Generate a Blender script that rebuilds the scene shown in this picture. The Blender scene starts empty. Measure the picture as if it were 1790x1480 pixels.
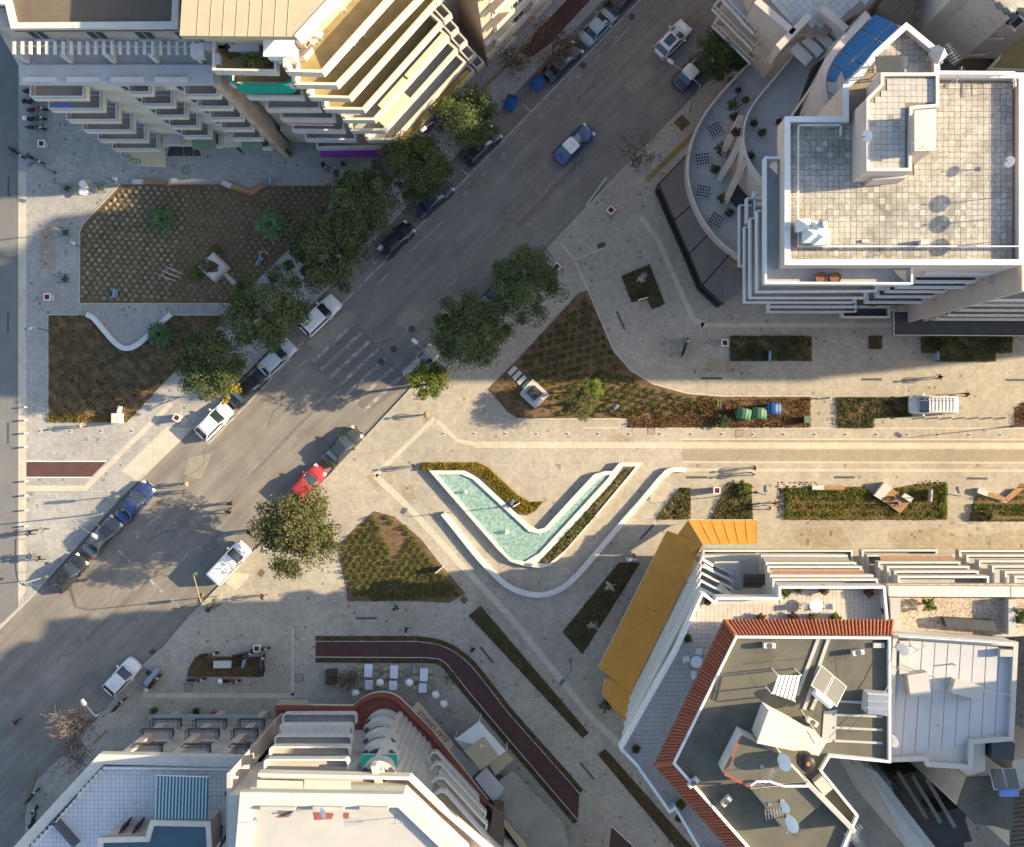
import bpy, bmesh, math, random
from mathutils import Vector, Matrix
R = math.radians
random.seed(7)
sc = bpy.context.scene
COL = sc.collection
# ---------------------------------------------------------------- camera, sky, sun, exposure
PXM = 18.0            # pixels of the photograph per metre on the ground
HC = 110.0            # height of the drone
NX, NY = 950.0, 735.0 # the point straight below it
cam = bpy.data.cameras.new('camera'); cam.sensor_width = 36.0; cam.sensor_fit = 'HORIZONTAL'
cam.lens = HC*PXM/1790*36.0
cam.shift_x = -(NX-895)/1790; cam.shift_y = (NY-740)/1790
cam.clip_start = 1.0; cam.clip_end = 3000
camo = bpy.data.objects.new('camera', cam); COL.objects.link(camo)
camo.location = (0, 0, HC); camo.rotation_euler = (0, 0, 0); sc.camera = camo
SUN_EL, SUN_AZ = R(23.0), math.atan2(0.108, 1.0)     # sun stands to the right, a little up
w = bpy.data.worlds.new('World'); sc.world = w; w.use_nodes = True
nt = w.node_tree; bgn = nt.nodes['Background']
sky = nt.nodes.new('ShaderNodeTexSky'); sky.sky_type = 'NISHITA'; sky.sun_disc = False
sky.sun_elevation = SUN_EL; sky.sun_rotation = R(90)-SUN_AZ
sky.air_density = 1.0; sky.dust_density = 1.6; sky.ozone_density = 1.0
nt.links.new(sky.outputs[0], bgn.inputs[0]); bgn.inputs[1].default_value = 0.132
sl = bpy.data.lights.new('sun', 'SUN'); sl.energy = 5.0; sl.angle = R(0.53); sl.color = (1.0, 0.81, 0.53)
so = bpy.data.objects.new('sun', sl); COL.objects.link(so); so.location = (60, 6, 60)
sdir = Vector((math.cos(SUN_EL)*math.cos(SUN_AZ), math.cos(SUN_EL)*math.sin(SUN_AZ), math.sin(SUN_EL)))
so.rotation_euler = sdir.to_track_quat('Z', 'Y').to_euler()
vs = sc.view_settings; vs.view_transform = 'Standard'; vs.look = 'None'; vs.gamma = 1.0
vs.use_curve_mapping = False; vs.exposure = 1.34

# ---------------------------------------------------------------- helpers
def W(px, py, h=0.0):
    """a point of the photograph, standing h metres above the street, as a place"""
    k = (1-h/HC)/PXM
    return Vector(((px-NX)*k, -(py-NY)*k, h))
def WP(pts, h=0.0): return [W(a, b, h) for a, b in pts]

class MB:
    def __init__(s): s.v = []; s.f = []; s.m = []
    def face(s, pts, m=0):
        n = len(s.v); s.v += [tuple(p) for p in pts]; s.f.append(tuple(range(n, n+len(pts)))); s.m.append(m); return s
    def box(s, c, d, rz=0, m=0, M=None):
        n = len(s.v); cs, sn = math.cos(rz), math.sin(rz)
        for z in (-.5, .5):
            for x, y in ((-.5, -.5), (.5, -.5), (.5, .5), (-.5, .5)):
                a, b = x*d[0], y*d[1]
                p = Vector((c[0]+a*cs-b*sn, c[1]+a*sn+b*cs, c[2]+z*d[2]))
                s.v.append(tuple(M @ p) if M else tuple(p))
        for q in ((3, 2, 1, 0), (4, 5, 6, 7), (0, 1, 5, 4), (1, 2, 6, 5), (2, 3, 7, 6), (3, 0, 4, 7)):
            s.f.append(tuple(n+i for i in q)); s.m.append(m)
        return s
    def seg(s, a, b, wd, z0, z1, m=0, ext=0, off=0):
        """upright slab along a->b (2d), wd wide"""
        a = Vector(a[:2]); b = Vector(b[:2]); d = b-a; L = d.length
        if L < 1e-6: return s
        d /= L; nrm = Vector((-d.y, d.x)); c = (a+b)/2 + nrm*off
        return s.box((c.x, c.y, (z0+z1)/2), (L+2*ext, wd, z1-z0), math.atan2(d.y, d.x), m)
    def prism(s, poly, z0, z1, m=0, mt=None, cap=True, bot=True):
        poly = [Vector(p[:2]) for p in poly]
        if area(poly) < 0: poly = poly[::-1]
        n = len(s.v); k = len(poly)
        for p in poly: s.v.append((p.x, p.y, z0))
        for p in poly: s.v.append((p.x, p.y, z1))
        for i in range(k):
            j = (i+1) % k; s.f.append((n+i, n+j, n+k+j, n+k+i)); s.m.append(m)
        if cap: s.f.append(tuple(range(n+k, n+2*k))); s.m.append(m if mt is None else mt)
        if bot: s.f.append(tuple(range(n+k-1, n-1, -1))); s.m.append(m)
        return s
    def tube(s, pts, r, n=6, m=0, cap=True):
        pts = [Vector(p) for p in pts]
        rs = r if isinstance(r, (list, tuple)) else [r]*len(pts)
        b0 = len(s.v)
        for i, p in enumerate(pts):
            t = (pts[min(i+1, len(pts)-1)]-pts[max(i-1, 0)])
            t = t.normalized() if t.length > 1e-9 else Vector((0, 0, 1))
            u = t.cross(Vector((0, 0, 1)) if abs(t.z) < .9 else Vector((1, 0, 0))).normalized(); q = t.cross(u)
            for k in range(n):
                a = 2*math.pi*k/n; s.v.append(tuple(p+(u*math.cos(a)+q*math.sin(a))*rs[i]))
        for i in range(len(pts)-1):
            for k in range(n):
                j = (k+1) % n; s.f.append((b0+i*n+k, b0+i*n+j, b0+(i+1)*n+j, b0+(i+1)*n+k)); s.m.append(m)
        if cap:
            s.f.append(tuple(b0+k for k in range(n))[::-1]); s.m.append(m)
            s.f.append(tuple(b0+(len(pts)-1)*n+k for k in range(n))); s.m.append(m)
        return s
    def lathe(s, prof, n=12, c=(0, 0, 0), m=0, sx=1, sy=1):
        b0 = len(s.v)
        for r, z in prof:
            for k in range(n):
                a = 2*math.pi*k/n; s.v.append((c[0]+r*sx*math.cos(a), c[1]+r*sy*math.sin(a), c[2]+z))
        for i in range(len(prof)-1):
            for k in range(n):
                j = (k+1) % n; s.f.append((b0+i*n+k, b0+i*n+j, b0+(i+1)*n+j, b0+(i+1)*n+k)); s.m.append(m)
        s.f.append(tuple(b0+k for k in range(n))[::-1]); s.m.append(m)
        s.f.append(tuple(b0+(len(prof)-1)*n+k for k in range(n))); s.m.append(m)
        return s
    def loft(s, secs, m=0, cap=True, closed=True):
        b0 = len(s.v); n = len(secs[0])
        for q in secs: s.v += [tuple(p) for p in q]
        for i in range(len(secs)-1):
            for k in range(n if closed else n-1):
                j = (k+1) % n; s.f.append((b0+i*n+k, b0+i*n+j, b0+(i+1)*n+j, b0+(i+1)*n+k)); s.m.append(m)
        if cap:
            s.f.append(tuple(b0+k for k in range(n))[::-1]); s.m.append(m)
            s.f.append(tuple(b0+(len(secs)-1)*n+k for k in range(n))); s.m.append(m)
        return s
    def build(s, name, mats, parent=None, smooth=False, kind=None, world=True, loc=None):
        me = bpy.data.meshes.new(name)
        off = Vector((0, 0, 0))
        if loc is not None: off = Vector(loc)
        elif parent is not None and world:
            q = parent
            while q is not None: off = off + q.location; q = q.parent
        me.from_pydata([(x-off.x, y-off.y, z-off.z) for x, y, z in s.v], [], s.f)
        for mm in (mats if isinstance(mats, (list, tuple)) else [mats]): me.materials.append(mm)
        if any(s.m): me.polygons.foreach_set('material_index', s.m)
        if smooth: me.polygons.foreach_set('use_smooth', [True]*len(s.f))
        me.update()
        o = bpy.data.objects.new(name, me); COL.objects.link(o)
        if parent is not None: o.parent = parent
        if loc is not None: o.location = loc
        if kind: o['kind'] = kind
        return o

def area(p): return sum(p[i].x*p[(i+1) % len(p)].y-p[(i+1) % len(p)].x*p[i].y for i in range(len(p)))/2
def inside(p, poly):
    x, y = p[0], p[1]; c = False; n = len(poly); j = n-1
    for i in range(n):
        a, b = poly[i], poly[j]
        if (a[1] > y) != (b[1] > y) and x < (b[0]-a[0])*(y-a[1])/(b[1]-a[1])+a[0]: c = not c
        j = i
    return c
def edist(p, poly):
    best = 1e9; p = Vector(p[:2])
    for i in range(len(poly)):
        a = Vector(poly[i][:2]); b = Vector(poly[(i+1) % len(poly)][:2]); d = b-a
        t = max(0, min(1, (p-a).dot(d)/max(d.length_squared, 1e-9))); best = min(best, (p-a-d*t).length)
    return best
def smooth_line(pts, it=2, closed=False):
    for _ in range(it):
        o = [] if closed else [pts[0]]
        n = len(pts)
        for i in range(n if closed else n-1):
            a, b = pts[i], pts[(i+1) % n]
            o.append((a[0]*.75+b[0]*.25, a[1]*.75+b[1]*.25)); o.append((a[0]*.25+b[0]*.75, a[1]*.25+b[1]*.75))
        if not closed: o.append(pts[-1])
        pts = o
    return pts
def offset_line(pts, d):
    """points moved sideways by d (left of travel positive), 2d vectors"""
    pts = [Vector(p[:2]) for p in pts]; o = []
    for i, p in enumerate(pts):
        t1 = (p-pts[i-1]).normalized() if i > 0 else None
        t2 = (pts[i+1]-p).normalized() if i < len(pts)-1 else None
        if t1 is None: n = Vector((-t2.y, t2.x)); o.append(p+n*d); continue
        if t2 is None: n = Vector((-t1.y, t1.x)); o.append(p+n*d); continue
        n1 = Vector((-t1.y, t1.x)); n2 = Vector((-t2.y, t2.x)); b = (n1+n2)
        if b.length < 1e-6: b = n1
        b.normalize(); o.append(p+b*(d/max(.35, b.dot(n1))))
    return o
def inset(poly, d):
    """closed polygon shrunk by d"""
    poly = [Vector(p[:2]) for p in poly]
    if area(poly) < 0: poly = poly[::-1]
    n = len(poly); o = []
    for i in range(n):
        p = poly[i]; t1 = (p-poly[i-1]).normalized(); t2 = (poly[(i+1) % n]-p).normalized()
        n1 = Vector((-t1.y, t1.x)); n2 = Vector((-t2.y, t2.x)); b = n1+n2
        if b.length < 1e-6: b = n1.copy()
        b.normalize(); o.append(p+b*(d/max(.3, b.dot(n1))))
    return o

def tag(o, label=None, cat=None, group=None, kind=None):
    if label: o['label'] = label
    if cat: o['category'] = cat
    if group: o['group'] = group
    if kind: o['kind'] = kind
    return o
def thing(name, label, cat, loc=(0, 0, 0), rz=0, group=None):
    o = bpy.data.objects.new(name, None); COL.objects.link(o); o.empty_display_size = .3
    o.location = loc; o.rotation_euler = (0, 0, rz); return tag(o, label, cat, group)
KIDS = {}
def copy_tree(o, parent=None, loc=None, rz=None, label=None, group=None, scale=None):
    c = o.copy(); COL.objects.link(c)
    if parent is not None: c.parent = parent
    if loc is not None: c.location = loc
    if rz is not None: c.rotation_euler = (0, 0, rz)
    if scale is not None: c.scale = scale if hasattr(scale, '__len__') else (scale,)*3
    if label: c['label'] = label
    if group: c['group'] = group
    for ch in list(o.children): copy_tree(ch, c)
    return c

# ---------------------------------------------------------------- materials
def srgb(r, g, b):
    f = lambda c: ((c/255+.055)/1.055)**2.4 if c > 10 else c/255/12.92
    return (f(r), f(g), f(b))
MATS = {}
def mat(name, col, rough=.8, var=.15, scale=3.0, spec=.3, metal=0, fine=0, finescale=40, bump=0, stain=None, trans=0, streak=None):
    """plain weathered surface: base colour broken up by two noises"""
    if name in MATS: return MATS[name]
    m = bpy.data.materials.new(name); m.use_nodes = True; t = m.node_tree; b = t.nodes['Principled BSDF']
    b.inputs['Roughness'].default_value = rough; b.inputs['Metallic'].default_value = metal
    b.inputs['Specular IOR Level'].default_value = spec
    geo = t.nodes.new('ShaderNodeNewGeometry')
    base = (*col, 1)
    if var or fine:
        n = t.nodes.new('ShaderNodeTexNoise'); n.inputs['Scale'].default_value = scale; n.inputs['Detail'].default_value = 6; n.inputs['Roughness'].default_value = .65
        t.links.new(geo.outputs['Position'], n.inputs['Vector'])
        r = t.nodes.new('ShaderNodeMapRange'); r.inputs[1].default_value = .3; r.inputs[2].default_value = .7
        r.inputs[3].default_value = 1-var; r.inputs[4].default_value = 1+var
        t.links.new(n.outputs[0], r.inputs[0])
        last = r.outputs[0]
        if fine:
            n2 = t.nodes.new('ShaderNodeTexNoise'); n2.inputs['Scale'].default_value = finescale; n2.inputs['Detail'].default_value = 3
            t.links.new(geo.outputs['Position'], n2.inputs['Vector'])
            r2 = t.nodes.new('ShaderNodeMapRange'); r2.inputs[1].default_value = .3; r2.inputs[2].default_value = .7
            r2.inputs[3].default_value = 1-fine; r2.inputs[4].default_value = 1+fine
            t.links.new(n2.outputs[0], r2.inputs[0])
            mu = t.nodes.new('ShaderNodeMath'); mu.operation = 'MULTIPLY'
            t.links.new(last, mu.inputs[0]); t.links.new(r2.outputs[0], mu.inputs[1]); last = mu.outputs[0]
        for (ang, sa, sb_, am) in (streak or []):    # wear drawn out along one direction
            mp = t.nodes.new('ShaderNodeMapping'); mp.vector_type = 'TEXTURE'; mp.inputs['Rotation'].default_value = (0, 0, ang); mp.inputs['Scale'].default_value = (sa, sb_, 1)
            t.links.new(geo.outputs['Position'], mp.inputs[0]); n4 = t.nodes.new('ShaderNodeTexNoise'); n4.inputs['Scale'].default_value = 1; n4.inputs['Detail'].default_value = 5
            t.links.new(mp.outputs[0], n4.inputs['Vector']); r4 = t.nodes.new('ShaderNodeMapRange'); r4.inputs[1].default_value = .32; r4.inputs[2].default_value = .68; r4.inputs[3].default_value = 1-am; r4.inputs[4].default_value = 1+am
            t.links.new(n4.outputs[0], r4.inputs[0]); mu = t.nodes.new('ShaderNodeMath'); mu.operation = 'MULTIPLY'; t.links.new(last, mu.inputs[0]); t.links.new(r4.outputs[0], mu.inputs[1]); last = mu.outputs[0]
        vm = t.nodes.new('ShaderNodeVectorMath'); vm.operation = 'SCALE'; vm.inputs[0].default_value = col
        t.links.new(last, vm.inputs['Scale'])
        out = vm.outputs[0]
        if stain:      # (colour, scale, threshold, softness)
            n3 = t.nodes.new('ShaderNodeTexNoise'); n3.inputs['Scale'].default_value = stain[1]; n3.inputs['Detail'].default_value = 8; n3.inputs['Roughness'].default_value = .7
            t.links.new(geo.outputs['Position'], n3.inputs['Vector'])
            r3 = t.nodes.new('ShaderNodeMapRange'); r3.inputs[1].default_value = stain[2]; r3.inputs[2].default_value = stain[2]+stain[3]
            t.links.new(n3.outputs[0], r3.inputs[0])
            mx = t.nodes.new('ShaderNodeMix'); mx.data_type = 'RGBA'
            t.links.new(r3.outputs[0], mx.inputs[0]); t.links.new(out, mx.inputs[6]); mx.inputs[7].default_value = (*stain[0], 1)
            out = mx.outputs[2]
        t.links.new(out, b.inputs['Base Color'])
        if bump:
            bp = t.nodes.new('ShaderNodeBump'); bp.inputs['Strength'].default_value = bump; bp.inputs['Distance'].default_value = .02
            t.links.new(last, bp.inputs['Height']); t.links.new(bp.outputs[0], b.inputs['Normal'])
    else:
        b.inputs['Base Color'].default_value = base
    if trans: b.inputs['Transmission Weight'].default_value = trans
    MATS[name] = m; return m

def paver(name, col, tile=(.28, .28), joint=.55, rot=0, speck=.02, var=.1, tilevar=.1, rough=.85, patch=(0, 1)):
    """small square setts: joints, tile to tile differences, a few dark setts, large soft wear"""
    if name in MATS: return MATS[name]
    m = bpy.data.materials.new(name); m.use_nodes = True; t = m.node_tree; b = t.nodes['Principled BSDF']
    b.inputs['Roughness'].default_value = rough; b.inputs['Specular IOR Level'].default_value = .25
    N = t.nodes.new; L = t.links.new
    geo = N('ShaderNodeNewGeometry'); mp = N('ShaderNodeMapping'); mp.inputs['Rotation'].default_value = (0, 0, rot)
    mp.inputs['Scale'].default_value = (1/tile[0], 1/tile[1], 0); L(geo.outputs['Position'], mp.inputs[0])
    fl = N('ShaderNodeVectorMath'); fl.operation = 'FLOOR'; L(mp.outputs[0], fl.inputs[0])
    fr = N('ShaderNodeVectorMath'); fr.operation = 'FRACTION'; L(mp.outputs[0], fr.inputs[0])
    wn = N('ShaderNodeTexWhiteNoise'); wn.noise_dimensions = '2D'; L(fl.outputs[0], wn.inputs['Vector'])
    sp = N('ShaderNodeSeparateXYZ'); L(fr.outputs[0], sp.inputs[0])
    mask = None
    for ax in (0, 1):
        mr = N('ShaderNodeMapRange'); mr.inputs[1].default_value = .02; mr.inputs[2].default_value = .10; L(sp.outputs[ax], mr.inputs[0])
        if mask is None: mask = mr.outputs[0]
        else:
            mu = N('ShaderNodeMath'); mu.operation = 'MULTIPLY'; L(mask, mu.inputs[0]); L(mr.outputs[0], mu.inputs[1]); mask = mu.outputs[0]
    jr = N('ShaderNodeMapRange'); jr.inputs[3].default_value = joint; jr.inputs[4].default_value = 1; L(mask, jr.inputs[0])
    tv = N('ShaderNodeMapRange'); tv.inputs[3].default_value = 1-tilevar; tv.inputs[4].default_value = 1+tilevar; L(wn.outputs[0], tv.inputs[0])
    dk = N('ShaderNodeMath'); dk.operation = 'LESS_THAN'; dk.inputs[1].default_value = speck; L(wn.outputs[0], dk.inputs[0])
    dkr = N('ShaderNodeMapRange'); dkr.inputs[3].default_value = 1; dkr.inputs[4].default_value = .68; L(dk.outputs[0], dkr.inputs[0])
    last = None
    for src in (jr.outputs[0], tv.outputs[0], dkr.outputs[0]):
        if last is None: last = src
        else:
            mu = N('ShaderNodeMath'); mu.operation = 'MULTIPLY'; L(last, mu.inputs[0]); L(src, mu.inputs[1]); last = mu.outputs[0]
    for sc_, am, dt in ((.12, var, 4), (1.1, var*.7, 6), (9, var*.6, 3)):
        n = N('ShaderNodeTexNoise'); n.inputs['Scale'].default_value = sc_; n.inputs['Detail'].default_value = dt; n.inputs['Roughness'].default_value = .6
        L(geo.outputs['Position'], n.inputs['Vector'])
        r = N('ShaderNodeMapRange'); r.inputs[1].default_value = .3; r.inputs[2].default_value = .7; r.inputs[3].default_value = 1-am; r.inputs[4].default_value = 1+am
        L(n.outputs[0], r.inputs[0]); mu = N('ShaderNodeMath'); mu.operation = 'MULTIPLY'; L(last, mu.inputs[0]); L(r.outputs[0], mu.inputs[1]); last = mu.outputs[0]
    vm = N('ShaderNodeVectorMath'); vm.operation = 'SCALE'; vm.inputs[0].default_value = col; L(last, vm.inputs['Scale'])
    # dirty footfall stains
    n3 = N('ShaderNodeTexNoise'); n3.inputs['Scale'].default_value = .45; n3.inputs['Detail'].default_value = 9; n3.inputs['Roughness'].default_value = .75
    L(geo.outputs['Position'], n3.inputs['Vector'])
    r3 = N('ShaderNodeMapRange'); r3.inputs[1].default_value = .58; r3.inputs[2].default_value = .78; r3.inputs[4].default_value = .45; L(n3.outputs[0], r3.inputs[0])
    mx = N('ShaderNodeMix'); mx.data_type = 'RGBA'; L(r3.outputs[0], mx.inputs[0]); L(vm.outputs[0], mx.inputs[6]); mx.inputs[7].default_value = (col[0]*.55, col[1]*.55, col[2]*.53, 1)
    L(mx.outputs[2], b.inputs['Base Color'])
    bp = N('ShaderNodeBump'); bp.inputs['Strength'].default_value = .25; bp.inputs['Distance'].default_value = .01
    L(mask, bp.inputs['Height']); L(bp.outputs[0], b.inputs['Normal'])
    MATS[name] = m; return m

def leafmat(name, cols, rough=.8, trans=.0, spec=.1):
    """foliage: colour differs from leaf to leaf"""
    if name in MATS: return MATS[name]
    m = bpy.data.materials.new(name); m.use_nodes = True; t = m.node_tree; b = t.nodes['Principled BSDF']
    b.inputs['Roughness'].default_value = rough; b.inputs['Specular IOR Level'].default_value = spec
    N = t.nodes.new; L = t.links.new
    at = N('ShaderNodeAttribute'); at.attribute_name = 'tint'
    oi = N('ShaderNodeObjectInfo')
    geo = N('ShaderNodeNewGeometry')
    n = N('ShaderNodeTexNoise'); n.inputs['Scale'].default_value = 1.3; n.inputs['Detail'].default_value = 3; L(geo.outputs['Position'], n.inputs['Vector'])
    ad = N('ShaderNodeMath'); ad.operation = 'MULTIPLY_ADD'; ad.inputs[1].default_value = .55; L(at.outputs['Fac'], ad.inputs[0])
    ms = N('ShaderNodeMapRange'); ms.inputs[1].default_value = .3; ms.inputs[2].default_value = .7; ms.inputs[3].default_value = 0; ms.inputs[4].default_value = .45
    L(n.outputs[0], ms.inputs[0]); L(ms.outputs[0], ad.inputs[2])
    cr = N('ShaderNodeValToRGB'); e = cr.color_ramp.elements
    while len(e) < len(cols): e.new(.5)
    for i, c in enumerate(cols): e[i].position = i/(len(cols)-1); e[i].color = (*c, 1)
    L(ad.outputs[0], cr.inputs[0])
    hv = N('ShaderNodeHueSaturation'); L(cr.outputs[0], hv.inputs['Color'])
    vr = N('ShaderNodeMapRange'); vr.inputs[3].default_value = .8; vr.inputs[4].default_value = 1.2; L(oi.outputs['Random'], vr.inputs[0]); L(vr.outputs[0], hv.inputs['Value'])
    L(hv.outputs[0], b.inputs['Base Color'])
    tr = N('ShaderNodeBsdfTranslucent'); L(hv.outputs[0], tr.inputs[0])
    mixs = N('ShaderNodeMixShader'); mixs.inputs[0].default_value = .25
    out = t.nodes['Material Output']; L(b.outputs[0], mixs.inputs[1]); L(tr.outputs[0], mixs.inputs[2]); L(mixs.outputs[0], out.inputs[0])
    MATS[name] = m; return m
# ================================================================ GROUND
m_asphalt = mat('asphalt', (.205, .187, .160), .9, .16, .35, .2, fine=.22, finescale=22, stain=((.14, .128, .11), .5, .58, .18), streak=[(R(46), 14, .9, .14), (R(46), 5, .22, .07)])
m_lane = mat('lane_asphalt', (.17, .168, .165), .9, .12, .5, .2, fine=.12, finescale=30)
m_pave = paver('plaza_setts', (.365, .328, .266), (.28, .28), .72, 0, .010, .15, .08)
m_pave_w = paver('west_setts', (.335, .322, .298), (.28, .28), .66, 0, .012, .14, .09)
m_band = paver('light_band', (.49, .44, .35), (.55, .55), .82, 0, .0, .08, .06)
m_bandg = paver('grey_band', (.31, .265, .2), (.28, .14), .7, 0, .0, .08, .08)
m_kerb = mat('kerb_stone', (.36, .34, .30), .85, .12, 2, fine=.1)
m_soil = mat('bed_soil', (.145, .096, .055), .95, .35, 1.2, .1, fine=.35, finescale=14)
m_soil_l = mat('bed_soil_pale', (.15, .10, .058), .95, .3, 1.2, .1, fine=.3, finescale=14)
m_maroon = mat('maroon_asphalt', (.092, .05, .045), .9, .14, .8, .2, fine=.14, finescale=26)
m_paint = mat('worn_white_paint', (.34, .33, .30), .8, .25, 2.5, .3, stain=((.20, .182, .155), 1.3, .42, .12))
m_paint2 = mat('road_line_paint', (.38, .37, .34), .8, .2, 2.5, .3, stain=((.15, .145, .14), .8, .54, .12))
m_yellow = mat('yellow_tactile', (.28, .20, .085), .85, .25, 2.0, .2, stain=((.2, .16, .1), 1.2, .55, .1))
m_iron = mat('cast_iron', (.06, .058, .055), .6, .2, 9, .4)
m_dgrey = mat('dark_grey_metal', (.09, .09, .09), .5, .1, 5, .4)
m_white = mat('white_paint', (.74, .73, .70), .6, .05, 2)
m_marble = mat('white_marble', (.60, .585, .55), .6, .08, 1.2, .35, fine=.06, finescale=9, stain=((.42, .39, .34), 1.4, .6, .2))

def struct(name, mb, m, parent=None):
    return mb.build(name, m, parent, kind='structure' if parent is None else None)
def sheet(name, polys, z, m, parent=None, th=.0, kind='structure'):
    mb = MB()
    for p in polys:
        q = [Vector(a[:2]) for a in (WP(p) if not isinstance(p[0], Vector) else p)]
        if area(q) < 0: q = q[::-1]
        if th: mb.prism(q, z-th, z)
        else: mb.face([(a.x, a.y, z) for a in q])
    o = mb.build(name, m, parent)
    if parent is None: o['kind'] = kind
    return o
def ribbon(pts, wpx):
    """strip of ground along a line of the photograph"""
    p = [Vector(a[:2]) for a in WP(pts)]; d = wpx/PXM/2
    a = offset_line(p, d); b = offset_line(p, -d); out = []
    for i in range(len(p)-1): out.append([a[i], b[i], b[i+1], a[i+1]])
    return out

G = 700
struct('road_asphalt', MB().face([(-G, -G, 0), (G, -G, 0), (G, G, 0), (-G, G, 0)]), m_asphalt)
ZP = .12
KW = [(1640, -600), (990, 68), (865, 201), (671, 403), (345, 742), (235, 848), (210, 872), (62, 1037), (0, 1097), (-600, 1690)]
KE = [(1960, -600), (1253, 127), (1089, 294), (955, 435), (782, 609), (679, 720), (546, 861), (407, 999), (324, 1084), (300, 1113), (285, 1131), (262, 1150), (243, 1168), (185, 1240), (100, 1330), (65, 1365), (52, 1395), (45, 1430), (44, 1480), (44, 2300)]
pw = MB().prism(WP(KW+[(-3000, 1690), (-3000, -600)]), -.3, ZP)
pav_w = struct('pavement_west', pw, m_pave_w)
pe = MB().prism(WP(KE+[(5000, 2300), (5000, -600)]), -.3, ZP)
pav_e = struct('pavement_plaza', pe, m_pave)
# kerb stones, each its own piece where they can be told apart
def kerb(line, parent, side):
    p = [Vector(a[:2]) for a in WP(line)]; k = 0
    for i in range(len(p)-1):
        d = p[i+1]-p[i]; L = d.length; n = max(1, round(L/1.6)); d /= L; nr = Vector((-d.y, d.x))*side
        me = None
        for j in range(n):
            a = p[i]+d*(L*j/n+.008); b = p[i]+d*(L*(j+1)/n-.008); c = (a+b)/2+nr*.09
            if abs(c.x) > 70 or abs(c.y) > 60: continue
            o = MB().box((0, 0, 0), ((b-a).length, .2, .3)).build('kerb_stone', m_kerb, None, loc=(0, 0, 0)) if me is None else bpy.data.objects.new('kerb_stone', me)
            if me is None: me = o.data
            else: COL.objects.link(o)
            o.location = (c.x, c.y, ZP-.15+.006+random.uniform(0, .006)); o.rotation_euler = (0, 0, math.atan2(d.y, d.x)); o.parent = parent
kerb(KW[1:9], pav_w, -1); kerb(KE[1:18], pav_e, 1)
# service lane along the left margin
sheet('paved_lane', [[(-700, -500), (33, -500), (33, 1062), (-6, 1100), (-700, 1100)]], ZP+.004, m_lane)
sheet('lane_edge', [[(33, 300), (47, 300), (47, 1000), (44, 1036), (33, 1050)]], ZP+.005, m_band)
# lighter and darker bands in the setts
Z1 = ZP+.005
bands = ribbon([(830, 777), (2600, 781)], 11)+ribbon([(1020, 747.5), (2600, 750)], 2.5)+ribbon([(1192, 807.5), (2600, 810)], 3)+ribbon([(1192, 821), (2600, 825)], 5)+ribbon([(1192, 767), (2600, 769)], 2.5)
sheet('light_paving_band', bands, Z1, m_band)
sheet('grey_paving_band', ribbon([(1192, 771.5), (2600, 774)], 4.5)+ribbon([(1192, 795), (2600, 798)], 19), ZP+.003, m_bandg)
diag = ribbon([(300, 705), (150, 853), (45, 853)], 9)+ribbon([(656, 831), (760, 731)], 8)+ribbon([(764, 735), (800, 770), (830, 776)], 7)
diag += ribbon([(656, 831), (704, 876), (754, 929), (792, 971), (890, 1075), (1028, 1247), (1085, 1304)], 11)
diag += ribbon([(512, 1097), (512, 1215)], 5)+ribbon([(250, 1215), (520, 1215)], 8)+ribbon([(1024, 360), (1060, 310)], 3)+ribbon([(980, 425), (1005, 455), (1028, 508)], 4)
diag += ribbon([(1005, 455), (1062, 430)], 3)+ribbon([(1120, 380), (1150, 420), (1210, 555), (1230, 568)], 9)+ribbon([(1225, 568), (1620, 568)], 8)
sheet('diagonal_paving_band', diag, Z1+.001, m_band)
sheet('crossing_ramp', [[(213, 823), (292, 745), (338, 749), (243, 842)]], Z1+.003, m_band)
sheet('crossing_ramp_plaza', [[(388, 1012), (408, 1000), (440, 1003), (414, 1032)]], Z1+.003, m_band)
sheet('yellow_tactile_strip', ribbon([(1130, 316), (1215, 232)], 9)+ribbon([(840, 160), (905, 95), (930, 65)], 6)+ribbon([(163, 1300), (188, 1276)], 4)+ribbon([(45, 1418), (63, 1345)], 4)+ribbon([(352, 1052), (357, 1036)], 4), Z1+.004, m_yellow)
# cycle track in maroon asphalt with its pale edge lines
sheet('maroon_cycle_strip', [[(47, 807), (186, 807), (161, 833), (47, 833)]], Z1, m_maroon)
outer = [(552, 1120), (727, 1120)]+smooth_line([(727, 1120), (775, 1126), (815, 1152), (845, 1188), (886, 1242)], 2)[1:]+[(996, 1366), (1013, 1386)]
inner = [(552, 1148), (745, 1149)]+smooth_line([(745, 1149), (775, 1152), (795, 1178), (818, 1207)], 2)[1:]+[(886, 1288), (1010, 1433)]
sheet('maroon_cycle_track', [outer+inner[::-1]], Z1, m_maroon)
sheet('maroon_cycle_track_south', [[(1069, 1443), (1062, 1500), (1130, 1500)]], Z1, m_maroon)
sheet('track_edge_line', ribbon(outer, 1.6)+ribbon(inner, 1.6)+ribbon([(47, 806), (187, 806)], 1.4)+ribbon([(47, 834), (161, 834)], 1.4)+ribbon([(1069, 1443), (1120, 1490)], 1.4), Z1+.004, m_white)
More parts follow.
